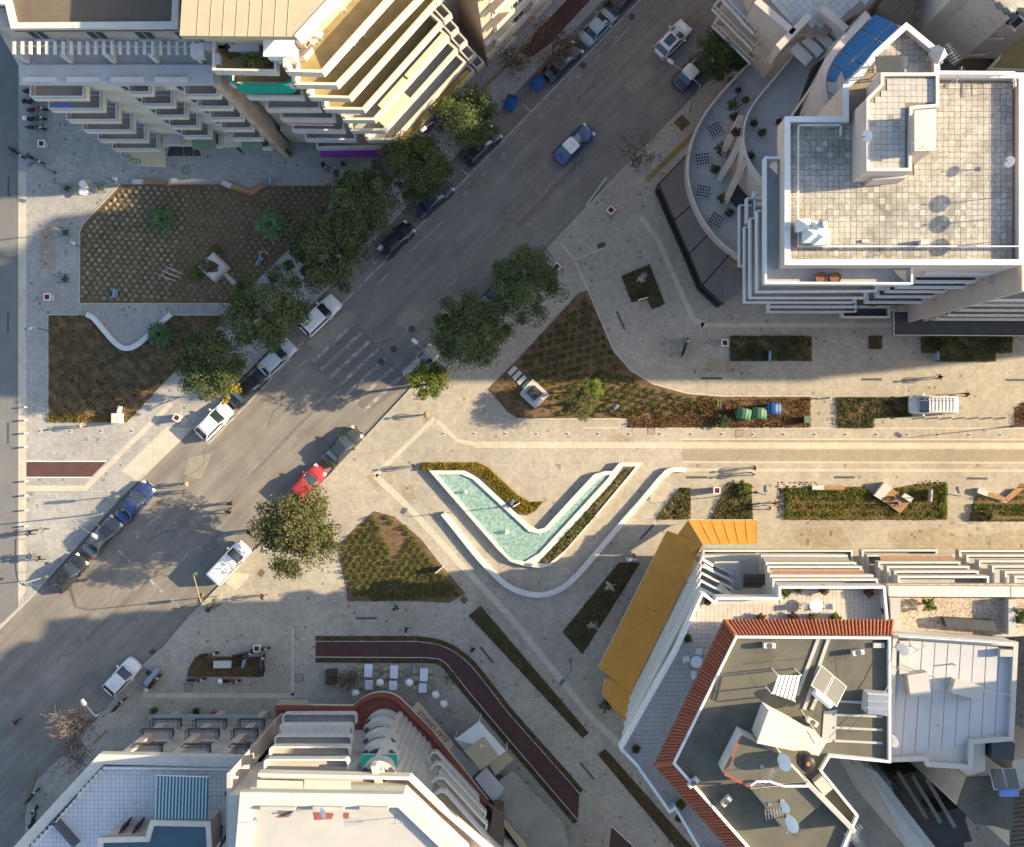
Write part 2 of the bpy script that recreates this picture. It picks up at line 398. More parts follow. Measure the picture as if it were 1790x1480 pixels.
# road markings
edge = [(364, 776), (440, 698), (523, 609)]
marks = ribbon(edge, 2.6)+ribbon([(591, 538), (671, 458), (880, 245), (1119, 0), (1300, -190)], 2.6)+ribbon([(364, 776), (357, 768)], 2)+ribbon([(520, 606), (531, 597)], 2)
marks += ribbon([(817, 305), (806, 295)], 2.2)+ribbon([(657, 461), (650, 454)], 2)+ribbon([(591, 538), (584, 531)], 2)+ribbon([(928, 195), (912, 180)], 2.2)
marks += ribbon([(62, 1037), (0, 1099)], 2)+ribbon([(415, 1050), (415, 1110)], 2.4)
marks += ribbon([(663, 495), (680, 478)], 1.6)+ribbon([(720, 437), (775, 385)], 1.4)+ribbon([(1070, 80), (1102, 46)], 1.5)+ribbon([(520, 642), (537, 628)], 1.5)
marks += ribbon([(258, 918), (291, 884)], 1.8)
for i in range(10): marks += ribbon([(960+i*33-150, 190-i*34+150), (966+i*33-150, 184-i*34+150)], 1.5)
sheet('road_line', marks, .005, m_paint2)
stop = ribbon([(207, 962), (228, 982)], 5)+ribbon([(262, 1013), (287, 1038)], 5)+ribbon([(297, 1045), (312, 1060)], 4)
sheet('stop_line', stop, .005, m_paint)
# zebra stripes, worn
for i in range(7):
    a = (547+i*14.8, 632+i*14.8*.97); b = (617+i*14.8, 566+i*14.8*.99)
    sheet('zebra_stripe', ribbon([a, b], 6.2), .005, m_paint)
for i in range(12): # dotted guide across the southern mouth
    x, y = 268+i*10.2, 918+i*9.2
    sheet('guide_dot', [[(x-2.2, y), (x, y-2.2), (x+2.2, y), (x, y+2.2)]], .005, m_paint)
for i in range(6):
    x, y = 321+i*8, 978+i*5.5+(i > 2)*3
    sheet('guide_dot', [[(x-2, y), (x, y-2), (x+2, y), (x, y+2)]], .005, m_paint)
# asphalt repairs
m_patch = mat('asphalt_patch', (.165, .148, .125), .9, .15, 1.5, .2, fine=.2, finescale=24)
m_patch2 = mat('asphalt_patch_pale', (.26, .23, .185), .9, .12, 1.5, .2, fine=.14, finescale=24)
sheet('asphalt_repair', [[(540, 636), (622, 560), (718, 668), (640, 720)]], .003, m_patch)
sheet('round_asphalt_repair', [[(232+26*math.cos(a*.35)*(1+.08*math.sin(a*2.3)), 1006+24*math.sin(a*.35)*(1+.07*math.cos(a*1.7))) for a in range(18)]], .003, m_patch2)
sheet('parking_apron', [[(535, 600), (605, 540), (625, 553), (555, 615)]], .0035, m_patch2)
# cracks, sealed seams and replaced paving
cr_ = []
for (x, y, n, a) in ((300, 860, 9, -46), (355, 800, 8, -40), (470, 745, 7, -50), (250, 960, 6, -30), (180, 1060, 8, -50), (620, 640, 7, -46), (760, 520, 9, -48), (880, 380, 8, -44), (1000, 300, 7, -90), (1010, 180, 8, -46), (420, 720, 6, -70), (560, 690, 7, -42), (100, 1160, 6, -46)):
    pts = [(x, y)]
    for _ in range(n): aa = R(a+random.uniform(-38, 38)); l = random.uniform(7, 15); pts.append((pts[-1][0]+l*math.cos(aa), pts[-1][1]+l*math.sin(aa)))
    cr_ += ribbon(pts, random.uniform(.7, 1.3))
m_crack = mat('sealed_crack', (.085, .078, .068), .85, .2, 3)
sheet('asphalt_crack', cr_, .0042, m_crack)
sheet('asphalt_repair_long', ribbon([(440, 830), (520, 745), (600, 668)], 7)+ribbon([(905, 395), (1020, 275)], 9)+ribbon([(150, 1120), (235, 1035)], 8), .0032, m_patch)
sheet('asphalt_repair_pale', [[(330, 800), (372, 790), (352, 838), (322, 830)], [(690, 560), (720, 530), (742, 552), (712, 580)], [(1090, 150), (1130, 112), (1146, 126), (1106, 164)]], .0034, m_patch2)
m_pch = paver('setts_replaced', (.33, .28, .205), (.28, .28), .66, 0, .02, .14, .12)
sheet('replaced_setts', [[(1550, 930), (1640, 922), (1680, 938), (1790, 925), (1790, 960), (1560, 958)], [(1380, 925), (1470, 920), (1490, 955), (1400, 955)], [(640, 830), (672, 812), (690, 842), (660, 860)], [(700, 850), (722, 846), (728, 872), (706, 876)], [(1060, 760), (1110, 760), (1110, 772), (1060, 772)], [(310, 225), (400, 222), (410, 246), (318, 250)], [(70, 400), (96, 398), (98, 470), (72, 470)], [(1240, 625), (1320, 640), (1300, 655), (1230, 650)]], Z1+.0005, m_pch)
# gullies, slot drains, manholes: each one
def ground_piece(name, label, cat, pts, z, m, group=None):
    q = WP(pts); c = sum(q, Vector())/len(q); mb = MB().prism(q, ZP-.05, z)
    o = mb.build(name, m, None, loc=(c.x, c.y, 0)); return tag(o, label, cat, group)
def slot_drain(x0, y0, x1, y1, where):
    a = W(x0, y0); b = W(x1, y1); d = b-a; L = d.length; t = thing('slot_drain', 'dark slotted drain channel set in the setts '+where, 'drain', (*((a+b)/2)[:2], ZP), math.atan2(d.y, d.x))
    MB().box((0, 0, .003), (L, .22, .012)).build('frame', m_dgrey, t, world=False)
    for k in range(int(L/.09)): 
        pass
    mb = MB()
    n = int(L/.18)
    for k in range(n): mb.box((-L/2+(k+.5)*L/n, 0, .013), (L/n*.45, .15, .008))
    mb.build('grating', m_iron, t, world=False, kind='stuff')
slot_drain(15, 738, 15, 775, 'by the lower left bollards'); slot_drain(15, 545, 15, 582, 'at mid height of the left lane'); slot_drain(16, 308, 16, 344, 'near the top of the left lane')
slot_drain(1078, 544, 1092, 576, 'left of the parked motorcycle'); slot_drain(1225, 661, 1262, 661, 'below the parked motorcycle'); slot_drain(1505, 663, 1541, 663, 'above the ladder van')
slot_drain(1757, 664, 1794, 664, 'at the right margin above the ladder van'); slot_drain(1199, 834, 1236, 834, 'right of the curved seat wall'); slot_drain(1457, 834, 1493, 834, 'above the long wooden bench')
slot_drain(1689, 836, 1725, 836, 'above the angled bench at the right margin'); slot_drain(622, 1080, 659, 1080, 'below the square shrub bed'); slot_drain(840, 1130, 862, 1158, 'beside the bend of the maroon track'); slot_drain(1014, 1332, 1038, 1361, 'between the two lower verge strips')
slot_drain(1119, 942, 1142, 917, 'in the shade left of the orange awning')
def cover(x, y, wd, hd, rot, label, m=None):
    c = W(x, y); t = thing('inspection_cover', label, 'cover', (c.x, c.y, ZP+.004), R(rot))
    MB().box((0, 0, .0), (wd/PXM, hd/PXM, .012)).build('frame', m_dgrey, t, world=False)
    MB().box((0, 0, .004), (wd/PXM*.86, hd/PXM*.86, .012)).build('lid', m or m_bandg, t, world=False)
cover(1051, 429, 15, 9, 20, 'dark rectangular gully grate on the right pavement near the small lawn', m_iron)
cover(325, 297, 13, 13, 0, 'square cover in the setts below the cream canopy'); cover(588, 303, 10, 13, 0, 'square dark cover beside the walkers by the purple shopfront', m_iron)
cover(457, 1001, 10, 12, -35, 'rusty square cover on the plaza below the big round tree', m_soil_l); cover(811, 1048, 12, 11, -45, 'brown square cover at the tip of the shrub bed', m_soil_l)
cover(1138, 753, 13, 12, 0, 'square paved cover below the long shrub bed', m_bandg); cover(1292, 757, 13, 13, 0, 'pale square cover in the bollard row')
cover(524, 1184, 15, 14, 0, 'square grey cover left of the restaurant tables'); cover(330, 1201, 15, 14, 0, 'square grey cover below the small motorcycle bed'); cover(261, 1176, 12, 9, -35, 'dark gully grate beside the kerb bend', m_iron); cover(268, 1139, 10, 9, -40, 'small dark gully grate at the top of the kerb bend', m_iron)
def manhole(x, y, label):
    c = W(x, y); t = thing('manhole', label, 'manhole', (c.x, c.y, .002)); MB().lathe([(.36, 0), (.36, .006)], 18).build('frame', m_dgrey, t, world=False); MB().lathe([(.30, 0), (.30, .010)], 18).build('lid', m_iron, t, world=False)
for x, y, l in ((1019, 114, 'round manhole beside the black sedan at the top'), (666, 632, 'left round manhole by the worn zebra'), (688, 610, 'right round manhole by the worn zebra'), (1105, 29, 'round manhole near the light blue sedan'), (300, 770, 'round manhole between the white hatchback and the ramp'), (720, 575, 'round manhole above the champagne hatchback')): manhole(x, y, l)
cover(1192, 215, 21, 21, 45, 'square tree pit frame with bare soil on the upper pavement', m_soil)
# ================================================================ BUILDING KIT
m_cream = mat('cream_render', (.62, .555, .45), .85, .10, .8, .25, fine=.04, stain=((.36, .32, .26), .9, .66, .2))
m_peach = mat('peach_render', (.50, .38, .29), .85, .10, .8, .25, fine=.05)
m_pink = mat('pale_pink_render', (.50, .42, .365), .85, .08, .8, .25, fine=.05)
m_wwall = mat('off_white_render', (.52, .50, .455), .8, .08, .7, .25, fine=.04, stain=((.36, .34, .30), .8, .56, .22), streak=[(0, .3, .12, .05)])
m_trim = mat('white_trim', (.64, .63, .60), .65, .06, 1.5, .3, stain=((.42, .39, .34), 1.2, .56, .2))
m_trimb = mat('grey_rail_metal', (.52, .56, .60), .45, .05, 2, .4)
m_floorg = mat('grey_terrace_floor', (.40, .405, .395), .85, .12, .9, fine=.1)
m_floorb = mat('brown_balcony_floor', (.44, .385, .33), .85, .12, 1.2, fine=.1)
m_floory = mat('mustard_terrace_floor', (.29, .235, .115), .85, .16, .8, .25, fine=.12, stain=((.20, .15, .07), .7, .55, .2))
m_glass = mat('window_glass', (.035, .045, .05), .08, 0, 1, .6)
m_glassb = mat('balustrade_glass', (.30, .36, .38), .12, .05, 1, .6)
m_frame = mat('window_frame', (.55, .54, .52), .5, .04, 1)
m_screed = mat('roof_screed', (.27, .255, .225), .9, .14, .5, .2, fine=.08, stain=((.19, .18, .165), .6, .55, .2))
m_olive = mat('roof_membrane_olive', (.118, .112, .086), .85, .12, .5, .25, fine=.06, stain=((.08, .078, .062), .35, .5, .18))
m_whroof = mat('white_roof_coating', (.41, .395, .36), .75, .07, .5, .25, fine=.04, stain=((.45, .42, .37), .8, .6, .2))
m_greyroof = mat('pale_grey_roof_sheet', (.42, .42, .425), .7, .07, .6, .3, fine=.05)
m_darkroof = mat('dark_canopy_sheet', (.055, .058, .062), .6, .12, .8, .3)
m_brownroof = mat('brown_gravel_roof', (.145, .115, .085), .9, .15, .8, .2, fine=.15)
m_orange = mat('orange_awning_cloth', (.54, .265, .055), .8, .1, .6, .2, fine=.05, stain=((.42, .20, .05), .7, .55, .25))
m_beigecl = mat('beige_canopy_cloth', (.43, .36, .24), .8, .06, .8, .2, fine=.03)
m_purple = mat('purple_fascia', (.19, .035, .24), .5, .06, 2)
m_green = mat('green_awning_cloth', (.01, .30, .20), .75, .1, 1.5)
m_yell = mat('ochre_awning_cloth', (.42, .29, .07), .75, .08, 1.5)
m_terra = mat('terracotta', (.27, .092, .050), .8, .2, 5, .25, fine=.15, finescale=25)
m_terrafl = mat('terracotta_paving', (.23, .075, .05), .85, .15, 1, .25, fine=.1)
m_blueskin = mat('blue_film_glazing', (.02, .13, .30), .35, .15, 1.4, .5)
m_steel = mat('galvanised_steel', (.42, .43, .44), .35, .1, 3, .5, metal=.7)
m_brass = mat('dull_bronze', (.10, .085, .06), .5, .2, 4, .4, metal=.3)
m_wood = mat('oiled_timber', (.33, .19, .095), .7, .15, 3, .3, fine=.12)
m_dwood = mat('dark_brown_timber', (.09, .055, .035), .7, .15, 3)
m_pot = mat('clay_pot', (.22, .10, .055), .85, .15, 4)
m_black = mat('black_plastic', (.02, .02, .021), .5, .1, 4)

def bld(name, label, px, py, cat='building'):
    c = W(px, py); return thing(name, label, cat, (c.x, c.y, 0))
def side_of(p, inn):
    """sign of offset that leads towards inn"""
    best = None
    for i in range(len(p)-1):
        a, b = Vector(p[i][:2]), Vector(p[i+1][:2]); m_ = (a+b)/2; d = (b-a)
        v = Vector(inn[:2])-m_; s_ = 1 if d.x*v.y-d.y*v.x > 0 else -1
        if best is None or d.length > best[0]: best = (d.length, s_)
    return best[1]
def strip(mb, a, b, z0, z1, m=0):
    for i in range(len(a)-1): mb.prism([a[i], a[i+1], b[i+1], b[i]], z0, z1, m)
    return mb
def row(parent, pts, h, depth, inn, mr=None, mf=None, rail=.95, th=.16, ends=(True, True), tw=.12, name='balcony', cap=None, bars=False, fill=False):
    """one balcony: floor part with its parapet (or railing) as sub-part. pts: outer edge in the photograph at rail height h"""
    p = [Vector(q[:2]) for q in (pts if isinstance(pts[0], Vector) else WP(pts, h))]; I = inn if isinstance(inn, Vector) else W(*inn, h); s_ = side_of(p, I)
    back = offset_line(p, depth*s_); zf = h-rail
    fl = MB()
    if fill: fl.prism(p, zf-th, zf)
    for i in ([] if fill else range(len(p)-1)):
        if (p[i+1]-p[i]).dot(back[i+1]-back[i]) > 0: fl.prism([p[i], p[i+1], back[i+1], back[i]], zf-th, zf)
    o = fl.build(name, mf or m_floorg, parent)
    full = ([back[0]] if ends[0] else [])+p+([back[-1]] if ends[1] else [])
    rb = MB()
    if bars:
        for i in range(len(full)-1):
            rb.seg(full[i], full[i+1], .06, h-.06, h, ext=.03, off=.04*s_); rb.seg(full[i], full[i+1], .03, zf+.08, zf+.12, off=.04*s_)
            L = (full[i+1]-full[i]).length; n = max(1, int(L/.5))
            for k in range(n+1):
                q = full[i]+(full[i+1]-full[i])*(k/n); rb.box((q.x, q.y, zf+.45), (.035, .035, .9))
        rb.build('railing', mr or m_trim, o)
        eb = MB(); 
        q = offset_line(full, .10*s_); q0 = offset_line(full, -.03*s_)
        strip(eb, q0, q, zf-th-.06, zf+.05); eb.build('slab_edge', mr or m_trim, o)
    else:
        q = offset_line(full, tw*s_); q0 = offset_line(full, -.02*s_)
        strip(rb, q0, q, zf-th+.02, h); rb.build('parapet', mr or m_trim, o)
        if cap:
            cb = MB(); strip(cb, offset_line(full, -.035*s_), offset_line(full, (tw+.015)*s_), h+.003, h+.035); cb.build('coping', cap, o)
    return o
def ring(mb, outer, d, z0, z1, m=0):
    outer = [Vector(p[:2]) for p in outer]
    if area(outer) < 0: outer = outer[::-1]
    inn = inset(outer, d); n = len(outer)
    for i in range(n):
        j = (i+1) % n; mb.prism([outer[i], outer[j], inn[j], inn[i]], z0, z1, m)
    return mb
def window(parent, a, t0, t1, z0, z1, nrm, b, name='window', pane=None, frame=None):
    """opening on the wall a->b between distances t0..t1"""
    a = Vector(a[:2]); b = Vector(b[:2]); d = (b-a).normalized(); n = Vector(nrm[:2]).normalized()
    p, q = a+d*t0, a+d*t1; c = (p+q)/2+n*.02; rz = math.atan2(d.y, d.x); L = (q-p).length
    f = MB()
    for (x0, x1, y0, y1) in ((t0, t0+.07, z0, z1), (t1-.07, t1, z0, z1), (t0+.07, t1-.07, z1-.07, z1), (t0+.07, t1-.07, z0, z0+.07)):
        s0, s1 = a+d*x0, a+d*x1; cc = (s0+s1)/2+n*.03; f.box((cc.x, cc.y, (y0+y1)/2), (x1-x0, .10, y1-y0), rz)
    if L > .9: cc = c; f.box((cc.x+n.x*.01, cc.y+n.y*.01, (z0+z1)/2), (.06, .08, z1-z0-.14), rz)
    o = f.build(name, frame or m_frame, parent)
    MB().box((c.x, c.y, (z0+z1)/2), (L-.13, .05, z1-z0-.13), rz).build('pane', pane or m_glass, o)
    sl_ = a+d*((t0+t1)/2)+n*.1
    MB().box((sl_.x, sl_.y, z0-.05), (L+.2, .22, .06), rz).build('sill', m_trim, o)
    return o
def awning(parent, pts_in, pts_out, h_in, h_out, m, name='awning', seams=0, drop=.25):
    """cloth slope from the wall line to the front bar, photograph points at their heights"""
    a = WP(pts_in, h_in); b = WP(pts_out, h_out); mb = MB()
    for i in range(len(a)-1):
        up = Vector((0, 0, .03)); nu = max(1, seams)*4; nv = 5; g = [[None]*(nv+1) for _ in range(nu+1)]
        for u in range(nu+1):
            for v in range(nv+1): g[u][v] = a[i].lerp(a[i+1], u/nu).lerp(b[i].lerp(b[i+1], u/nu), v/nv)-Vector((0, 0, .03*math.sin(math.pi*v/nv)*(.4+.6*math.sin(math.pi*(u % 4)/4))))
        for u in range(nu):
            for v in range(nv):
                q = [g[u][v], g[u+1][v], g[u+1][v+1], g[u][v+1]]; mb.face(q); mb.face([p+up for p in q[::-1]])
        dn = Vector((0, 0, -drop)); mb.face([b[i]+up, b[i]+dn, b[i+1]+dn, b[i+1]+up])
    for i in (0, -1): mb.face([a[i], a[i]+up, b[i]+up, b[i]])
    o = mb.build(name, m, parent)
    for i in range(len(b)-1): pass
    f = MB().tube([v+Vector((0, 0, .0)) for v in b], .035, 6); f.build('front_bar', m_trim, o)
    for i in range(len(a)-1):
        for k in range(1, seams):
            t = k/seams; p = a[i].lerp(a[i+1], t); q = b[i].lerp(b[i+1], t)
            MB().tube([p+Vector((0, 0, .032)), q+Vector((0, 0, .032))], .022, 4).build('seam', m, o)
    return o
def pots(items): pass
def tiles(parent, poly, z, size, gap, m, limit=300, name='roof_tile', rot=0, th=.03, key=None, clump=None):
    """square pavers laid in a grid: the nearest `limit` as parts, the rest joined as stuff"""
    poly = [Vector(p[:2]) for p in poly]; cs, sn = math.cos(rot), math.sin(rot)
    loc = [Vector((p.x*cs+p.y*sn, -p.x*sn+p.y*cs)) for p in poly]
    x0, x1 = min(p.x for p in loc), max(p.x for p in loc); y0, y1 = min(p.y for p in loc), max(p.y for p in loc)
    cells = []
    nx, ny = int((x1-x0)/size)+1, int((y1-y0)/size)+1
    for i in range(nx):
        for j in range(ny):
            lx, ly = x0+(i+.5)*size, y0+(j+.5)*size; q = Vector((lx*cs-ly*sn, lx*sn+ly*cs))
            if inside(q, poly) and edist(q, poly) > size*.42: cells.append(q)
    cells.sort(key=lambda q: (q.length if key is None else key(q)))
    mes = []
    off = Vector((0, 0, 0)); qq = parent
    while qq is not None: off = off+qq.location; qq = qq.parent
    for v in range(len(m)):
        b = MB().box((0, 0, 0), (size-gap, size-gap, th)); o = b.build(name, m[v], None); mes.append(o.data); bpy.data.objects.remove(o)
    ms = [MB() for _ in m]; 
    wts = [0]*9+list(range(len(m)))
    for k, q in enumerate(cells):
        v = random.choice(wts) % len(m); tz = z+th/2+random.uniform(0, .008); ra = rot+random.uniform(-.008, .008)
        if k < limit:
            o = bpy.data.objects.new(name, mes[v]); COL.objects.link(o); o.parent = parent
            o.location = (q.x-off.x, q.y-off.y, tz-off.z); o.rotation_euler = (random.uniform(-.006, .006), random.uniform(-.006, .006), ra)
        else: ms[v].box((q.x, q.y, tz), (size-gap, size-gap, th), ra)
    for v in range(len(m)):
        if ms[v].v: ms[v].build(name+'_field', m[v], parent, kind='stuff')
# ================================================================ NORTH-WEST BLOCK
# --- cream apartment house with three balcony columns and a roof pergola
YW = 26.5; XA, XB = -39.7, -25.0; HT = 23.6
t1 = bld('apartment_house', 'cream apartment house with staggered balconies and a beamed roof pergola', 370, 200)
MB().prism([(XA, YW), (XB, YW), (XB, 70), (XA-8, 70), (XA-8, YW+14)], 0, HT).build('wall', m_cream, t1)
MB().prism([(XA-.15, YW-.95), (XB-.1, YW-.95), (XB-.1, YW+.55), (XA-.15, YW+.55)], HT+.003, HT+.35).build('cornice', m_greyroof, t1)
MB().box((XB+.12, YW-.35, HT/2+.1), (.55, 1.3, HT)).build('pilaster', m_peach, t1)
m_pane_lightened = mat('door_pane_lightened', (.34, .31, .28), .6, .1, 2)  # door panes lightened in colour to lift the deep balcony shade
zk = [4.9+3.35*k for k in range(6)]
for k, z in enumerate(zk):
    for c, (x0, x1, dp) in enumerate(((XA+.05, -35.5, 1.5), (-32.2, -29.8, 1.15), (-27.7, -25.15, 1.35))):
        if c == 1 and k == 5: x0, x1 = -32.0, -30.4
        p = [(x0, YW), (x0, YW-dp), (x1, YW-dp), (x1, YW)]
        bo = MB().prism(p, z-.16, z).build('balcony', m_floorb, t1)
        q = [Vector(a) for a in p]; rb = MB(); strip(rb, offset_line(q, -.03), offset_line(q, .10), z-.25, z+.42); rb.build('parapet', m_cream, bo)
        gb = MB(); strip(gb, offset_line(q, .02), offset_line(q, .05), z+.42, z+.92); gb.build('glass_panel', m_glassb, bo)
        tb = MB(); strip(tb, offset_line(q, .0), offset_line(q, .07), z+.92, z+.97); tb.build('handrail', m_trimb, bo)
        if k < 5: window(t1, (x0, YW), .25, x1-x0-.25, z+.05, z+2.2, (0, -1), (x1, YW), 'balcony_door', pane=m_pane_lightened)
    for (x0, x1) in ((-33.55, -32.45), (-29.15, -28.05)):
        window(t1, (XA, YW), x0-XA, x1-XA, z+.9, z+2.2, (0, -1), (XB, YW))
MB().box((-38.2, YW-1.5, 20.2), (1.6, .05, .75)).build('blue_banner', mat('blue_banner', (.05, .1, .5), .7), t1)
for (x, z) in ((-36.6, zk[5]), (-26.1, zk[0]), (-31.2, zk[0])):
    pass
MB().face([(-32.1, YW-.1, 7.0), (-29.9, YW-.1, 7.0), (-29.9, YW-1.7, 6.3), (-32.1, YW-1.7, 6.3)]).build('green_blind', mat('green_blind', (.12, .18, .12), .8), t1)
MB().face([(-27.6, YW-.1, 7.0), (-25.7, YW-.1, 7.0), (-25.7, YW-1.8, 6.3), (-27.6, YW-1.8, 6.3)]).build('green_blind', MATS['green_blind'], t1)
# terrace storey, pergola, upper roof
ZT = HT+.006
MB().face([(XA+.05, YW+.55, ZT), (XB-.1, YW+.55, ZT), (XB-.1, YW+2.5, ZT), (XA+.05, YW+2.5, ZT)]).build('roof_terrace', m_floorg, t1)
MB().prism([(XA-.5, YW+2.5), (XB-.4, YW+2.5), (XB-.4, 69), (XA-7.4, 69), (XA-7.4, YW+14)], HT+.01, HT+2.9).build('penthouse_wall', m_pink, t1)
up = WP([(12, 10), (22, 52), (312, 50), (322, -200), (-200, -200), (-200, 0)], 27.0)
MB().prism(up, 26.55, 26.9).build('upper_roof', m_brownroof, t1)
rb = MB(); ring(rb, up, .45, 26.903, 27.3); rb.build('roof_parapet', m_wwall, t1)
pl = MB().prism([(XA+.3, YW+2.52), (XB-.6, YW+2.52), (XB-.6, YW+2.7), (XA+.3, YW+2.7)], HT+2.1, HT+2.3)
pl.build('pergola_ledger', m_wwall, t1)
for i in range(23):
    a = W(24+i*14.25, 71, 26.2); b = W(24+i*14.25, 95, 26.0)
    MB().box(((a.x+b.x)/2, (a.y+b.y)/2, 26.0), (.2, a.y-b.y, .22)).build('pergola_beam', m_wwall, t1)
bm = MB(); a = W(24, 80, 25.8); b = W(345, 80, 25.8); bm.box(((a.x+b.x)/2, a.y, 25.75), (b.x-a.x, .14, .16)); bm.build('pergola_purlin', m_wwall, t1)
for x in (-39.2, -35.9, -32.6, -29.3, -26.0):
    MB().box((x, YW+.75, HT+1.1), (.22, .22, 2.2)).build('pergola_post', m_wwall, t1)
    MB().box((x, YW+1.5, HT+.45), (.16, 1.6, .9)).build('terrace_divider', m_wwall, t1)
for x in (-38.6, -34.2, -30.6, -27.6): window(t1, (x, YW+2.5), 0, 1.4, HT+.4, HT+2.2, (0, -1), (x+2, YW+2.5), 'terrace_window')
for i in range(4): 
    MB().box((-38.3+i*3.35, YW-.62, HT+.47), (2.5, .35, .22)).build('planter_box', m_wwall, t1)
MB().box((-30, 36, 28.0), (6, 4, 2)).build('lift_house', m_wwall, t1)
# street canopy with its name, and the entrance canopy
cv = [(205, 238), (213, 262), (225, 278), (245, 289), (290, 291)]
cvi = [(205, 236), (222, 247), (240, 252), (262, 255), (289, 257)]
cano = awning(t1, cvi[::-1], cv[::-1], 3.9, 3.1, m_beigecl, 'cafe_canopy', drop=.35)
def text(body, size, loc, rx, rz, m, parent, name='lettering', ext=.01):
    cu = bpy.data.curves.new(name, 'FONT'); cu.body = body; cu.size = size; cu.extrude = ext; cu.align_x = 'CENTER'; cu.align_y = 'CENTER'
    o = bpy.data.objects.new(name, cu); COL.objects.link(o)
    dg = bpy.context.evaluated_depsgraph_get(); me = bpy.data.meshes.new_from_object(o.evaluated_get(dg)); bpy.data.objects.remove(o)
    me.materials.clear(); me.materials.append(m); o = bpy.data.objects.new(name, me); COL.objects.link(o)
    off = Vector((0, 0, 0)); q = parent
    while q is not None: off = off+q.location; q = q.parent
    o.parent = parent; o.location = Vector(loc)-off; o.rotation_euler = (rx, 0, rz); return o
m_ink = mat('dark_lettering', (.06, .05, .04), .7, 0)
for i, ch in enumerate('GRECO'):
    tt = i/4; c = W(218+tt*23, 268.5+math.sin(tt*1.57)*13.5, 3.62); text(ch, .62, (c.x, c.y, 3.62-.10*tt), R(-14), R(-52+42*tt), m_ink, cano)
ec = [(285, 252), (287, 234), (322, 233), (322, 254)]
MB().prism(WP(ec, 5.2), 5.0, 5.25).build('porch_canopy', m_wwall, t1)
for i in range(4):
    a = W(288, 238+i*4.5, 5.3); b = W(321, 238+i*4.5, 5.3); MB().box(((a.x+b.x)/2, a.y, 5.30), (b.x-a.x-.1, .12, .1)).build('porch_batten', m_wwall, t1)
MB().prism(WP([(296, 256), (345, 256), (352, 272), (292, 272)], 3.0), 2.9, 3.0).build('dark_awning', m_darkroof, t1)
for x in (320, 337): 
    a = W(x, 256, 3.05); b = W(x+2, 272, 3.05); MB().tube([a, b], .04, 5).build('awning_arm', m_wood, t1)

# --- terraced corner house with long cream balcony fronts
t2 = bld('corner_apartment_house', 'terraced corner apartment house with long cream parapets and purple shop fascia', 640, 200)
HR = [5.0, 7.6, 10.9, 14.4, 17.6, 20.8, 24.3, 27.4]
CP = [(703, 256), (689, 244), (671, 227.5), (654, 209), (635, 191), (611, 171), (588, 148), (563, 126)]
EP = [(829, 123), (814.5, 108), (799, 85), (784, 63), (772, 38), (759, 5), (729, 0), (676, 0)]
SP = [(553, 258), (641, 244), (613, 227.5), (600, 209), (566, 190), (540, 169), (515, 147), (500, 124)]
LP = [None, ((533, 243), (621, 244)), ((510, 227), (601, 228)), ((490, 207), (583, 208)), ((464, 190), (559, 190)), ((431, 168), (528, 169)), ((402, 146), (511, 147)), ((371, 122), (482, 124))]
INN = (520, 20)
for k in range(8):
    h = HR[k]; e = EP[k]; c = CP[k]
    if k >= 5: # runs on beyond the picture
        d = (e[0]-c[0], e[1]-c[1]); e = (c[0]+d[0]*1.35, c[1]+d[1]*1.35)
    row(t2, [SP[k], c, e], h, 3.4 if k < 7 else 6.5, INN, m_wwall if k < 5 else m_cream, m_floory if k >= 4 else m_floorg, rail=1.0, cap=None if k == 0 else m_cream, tw=.16)
    if LP[k]:
        row(t2, list(LP[k]), h, 2.4, (LP[k][0][0], 20), m_wwall, m_floorg if k < 6 else m_floory, rail=1.0, tw=.14)
c7 = W(*CP[7], 27.4); e7 = W(*EP[7], 27.4); dd = (e7-c7).normalized()
A = Vector((c7.x-2.0, 27.5)); B = A+Vector((dd.x, dd.y))*45
MB().prism([(XB+.45, 27.5), A, B, (XB+.45, B.y)], 0, 26.0).build('wall', m_cream, t2)
MB().prism([(XB+.47, 27.0), (A.x+.3, 27.0), A, (XB+.47, 27.45)], 0, 4.5).build('shop_wall', m_cream, t2)
MB().prism([(XB+.46, 27.48), A+Vector((.1, -.02)), B, (XB+.46, B.y-1)], 26.2, 26.4).build('roof_terrace', m_floory, t2)
# side partitions on the terraces
for k in range(1, 8):
    p = W(SP[k][0], SP[k][1], HR[k]); MB().box((p.x+.1, p.y+.9, HR[k]-.1), (.25, 1.7, 1.9)).build('terrace_divider', m_cream, t2)
# awnings
def along(a, b, t): return (a[0]+(b[0]-a[0])*t, a[1]+(b[1]-a[1])*t)
def sun_blind(k, t0, t1, m, back=9, low=0):
    a, b = along(CP[k], EP[k], t0), along(CP[k], EP[k], t1); h = HR[k]+.9-low
    s_ = 3; 
    awning(t2, [(a[0]-back-1.5, a[1]-back), (b[0]-back-1.5, b[1]-back)], [(a[0]-1, a[1]-1), (b[0]-1, b[1]-1)], h+.6, h-.2, m, 'sun_blind', drop=.1)
sun_blind(3, .12, .46, m_beigecl, 8); sun_blind(3, .48, .98, m_beigecl, 8)
sun_blind(2, .03, .38, m_beigecl, 14); sun_blind(0, .03, .42, m_yell, 7); sun_blind(0, .45, .96, m_yell, 7)
awning(t2, [(566, 238.5), (617, 239)], [(566, 246), (617, 246.5)], 4.9, 4.6, m_yell, 'sun_blind', drop=.1)
awning(t2, [(655, 242), (690, 243)], [(655, 249), (690, 250)], 4.9, 4.6, m_yell, 'sun_blind', drop=.1)
awning(t2, [(500, 209), (580, 210)], [(502, 218), (584, 219)], 12.2, 11.6, mat('salmon_awning', (.45, .24, .16), .8), 'sun_blind', drop=.1)
